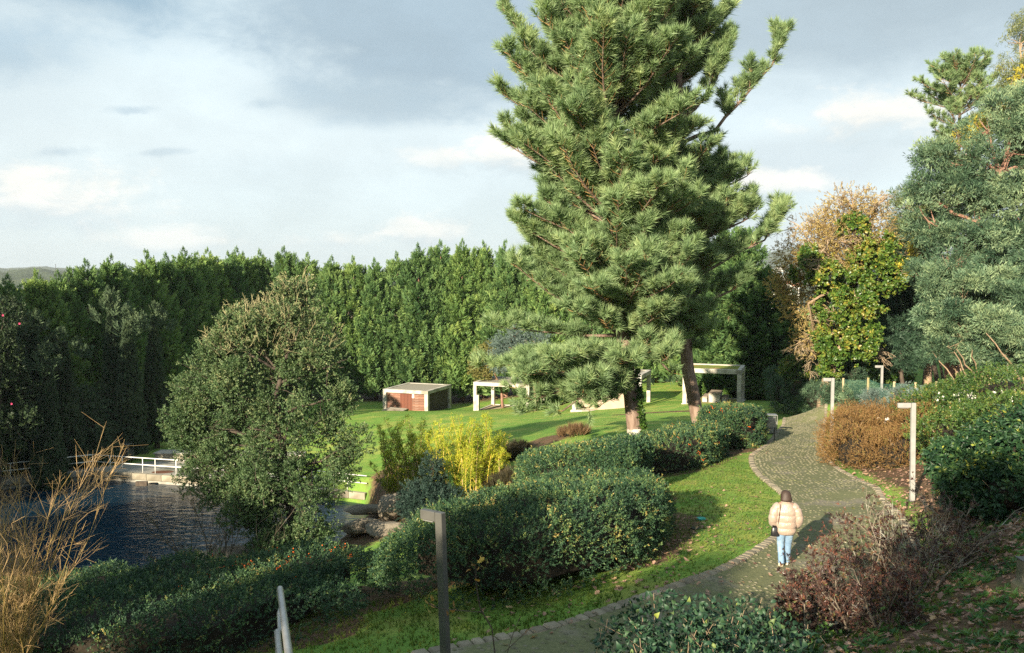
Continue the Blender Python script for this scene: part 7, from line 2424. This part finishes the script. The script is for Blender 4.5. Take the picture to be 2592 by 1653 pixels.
    for s, org, pitch in ((-1, (-.086, -.085, .105), R(-58)), (1, (.076, .165, .0), R(2))):
        cp, sp = math.cos(pitch), math.sin(pitch)

        def tr(Pn):
            Pn = np.asarray(Pn, float); y, z = Pn[:, 1], Pn[:, 2]
            out = np.column_stack([Pn[:, 0], y * cp - z * sp, y * sp + z * cp])
            return out + np.array(org)
        if s < 0:
            def pt(x, y, z): return (x, y, z)
        m = 18; t2 = np.arange(m) * 2 * math.pi / m

        def foot_ring(z, k, dy=0.0):
            y = np.cos(t2) * .135 + .075; w = .046 - .012 * np.clip((.03 - y) / .1, 0, 1) + .004 * np.sin(np.clip((y - .05) / .15, 0, 1) * math.pi)
            return np.column_stack([np.sin(t2) * w * k * 1.05, (y - .075) * k + .075 + dy, np.full(m, z)])[::-1]
        q = MB(); q.loft([tr(foot_ring(0.0, .96)), tr(foot_ring(.006, 1.03)), tr(foot_ring(.028, 1.04)), tr(foot_ring(.032, .98))]); so = q.build('sole', msole, root, True, False)
        q = MB(); q.loft([tr(foot_ring(.030, .97)), tr(foot_ring(.05, .94)), tr(foot_ring(.072, .80, -.012)), tr(foot_ring(.092, .56, -.036)), tr(foot_ring(.115, .42, -.050))]); q.build('shoe', ms, root, True, False)
    # hair: smooth cap falling into the collar
    mh, g, b = new_mat('dark_brown_hair')
    tc = g.node('ShaderNodeTexCoord'); mp = g.node('ShaderNodeMapping'); g.l.new(tc.outputs['Object'], mp.inputs['Vector']); mp.inputs['Scale'].default_value = (60, 60, 4)
    hn = g.noise(mp.outputs[0], 1.5, 4, .6); g.l.new(g.mix(hn, (.016, .009, .006), (.060, .034, .021)), b.inputs['Base Color']); b.inputs['Roughness'].default_value = .6
    bp = g.node('ShaderNodeBump'); bp.inputs['Strength'].default_value = .5; bp.inputs['Distance'].default_value = .01; g.l.new(hn, bp.inputs['Height']); g.l.new(bp.outputs[0], b.inputs['Normal'])
    hr = []
    for z, rx, y0, y1 in ((1.445, .118, -.128, .03), (1.47, .120, -.130, .04), (1.505, .114, -.124, .05), (1.54, .108, -.112, .065), (1.58, .104, -.100, .085), (1.62, .090, -.080, .095), (1.648, .064, -.052, .075), (1.662, .03, -.02, .04)):
        rg = ring((0, (y0 + y1) / 2, z), rx, (y1 - y0) / 2, sq=2.1); rg[:, 0] *= (1 + .02 * np.sin(th * 7)); hr.append(rg)
    q = MB(); q.loft(hr); q.build('hair', mh, root, True, False)
    # bag on the left hip, its strap over the left shoulder: held, so a thing of its own
    mb_ = rough_mat('black_leather', (.010, .010, .012), (.018, .017, .019), 20, .35, .2, 60, spec=.6, bdist=.002)
    gold = solid('gilt_metal', (.6, .42, .16), .3, 1.0)
    ca, sa = math.cos(RZ), math.sin(RZ)

    def tw_(x, y, z): return (px_ + x * ca - y * sa, py_ + x * sa + y * ca, pz_ + z)
    bag = thing('shoulder_bag', tw_(-.225, -.07, .69), 'black leather bucket bag hanging at the left hip of the walker', 'bag', None, RZ)
    q = MB(); m = n
    def br(z, rx, ry, dz=0): return ring((0, 0, z), rx, ry, sq=3.0)
    q.loft([br(0, .082, .052), br(.012, .090, .058), br(.10, .082, .050), br(.175, .068, .038), br(.185, .066, .030)]); q.build('body', mb_, bag, True, False)
    q = MB()
    for k in range(9):
        a = k / 9 * 6.28; q.box((math.cos(a) * .045, math.sin(a) * .022, .20), (.022, .014, .05), a, .004)
    q.build('gathered_top', mb_, bag, False, False)
    q = MB(); a = np.linspace(0, math.pi, 12); q.tube(np.column_stack([.05 * np.cos(a), np.full(12, -.01), .20 + .085 * np.sin(a)]), .008, 6); q.build('handle', mb_, bag, True, False)
    for x in (-.065, .065): q = MB(); q.tube([(x, -.04, .15), (x, -.046, .165)], .011, 8); q.build('ring', gold, bag, False, False)
    st = []
    for x, y, z in ((.06, -.02, .19), (.055, -.085, .35), (.062, -.105, .50), (.082, -.085, .61), (.105, -.03, .68), (.115, .03, .70), (.12, .10, .66)):
        st.append((x, y, z))
    st = smooth_line(resample(np.array(st), .04), 2)
    q = MB(); q.tube(st, .0075, 6); q.build('strap', rough_mat('brown_strap', (.03, .018, .012), (.05, .03, .02), 10, .5, 0), bag, True, False)
    return root


build_person()
# ---------------------------------------------------------------- the air
def build_haze():
    m = bpy.data.materials.new('thin_air'); m.use_nodes = True
    g = NG(m.node_tree)
    for nd in list(g.n):
        if nd.type != 'OUTPUT_MATERIAL': g.n.remove(nd)
    v = g.node('ShaderNodeVolumePrincipled')
    v.inputs['Color'].default_value = (.80, .88, .97, 1)
    v.inputs['Density'].default_value = HAZE_DENSITY
    v.inputs['Anisotropy'].default_value = .2
    g.l.new(v.outputs[0], g.n['Material Output'].inputs['Volume'])
    q = MB(); z0, z1 = -16.0, 185.0
    q.box((0, 1600, (z0 + z1) / 2), (9600, 4700, z1 - z0))
    tag(q.build('haze', m), kind='stuff')


HAZE_DENSITY = .00012
build_haze()
print('objects', len(SC.objects), 'tris', sum(len(m.polygons) for m in bpy.data.meshes))
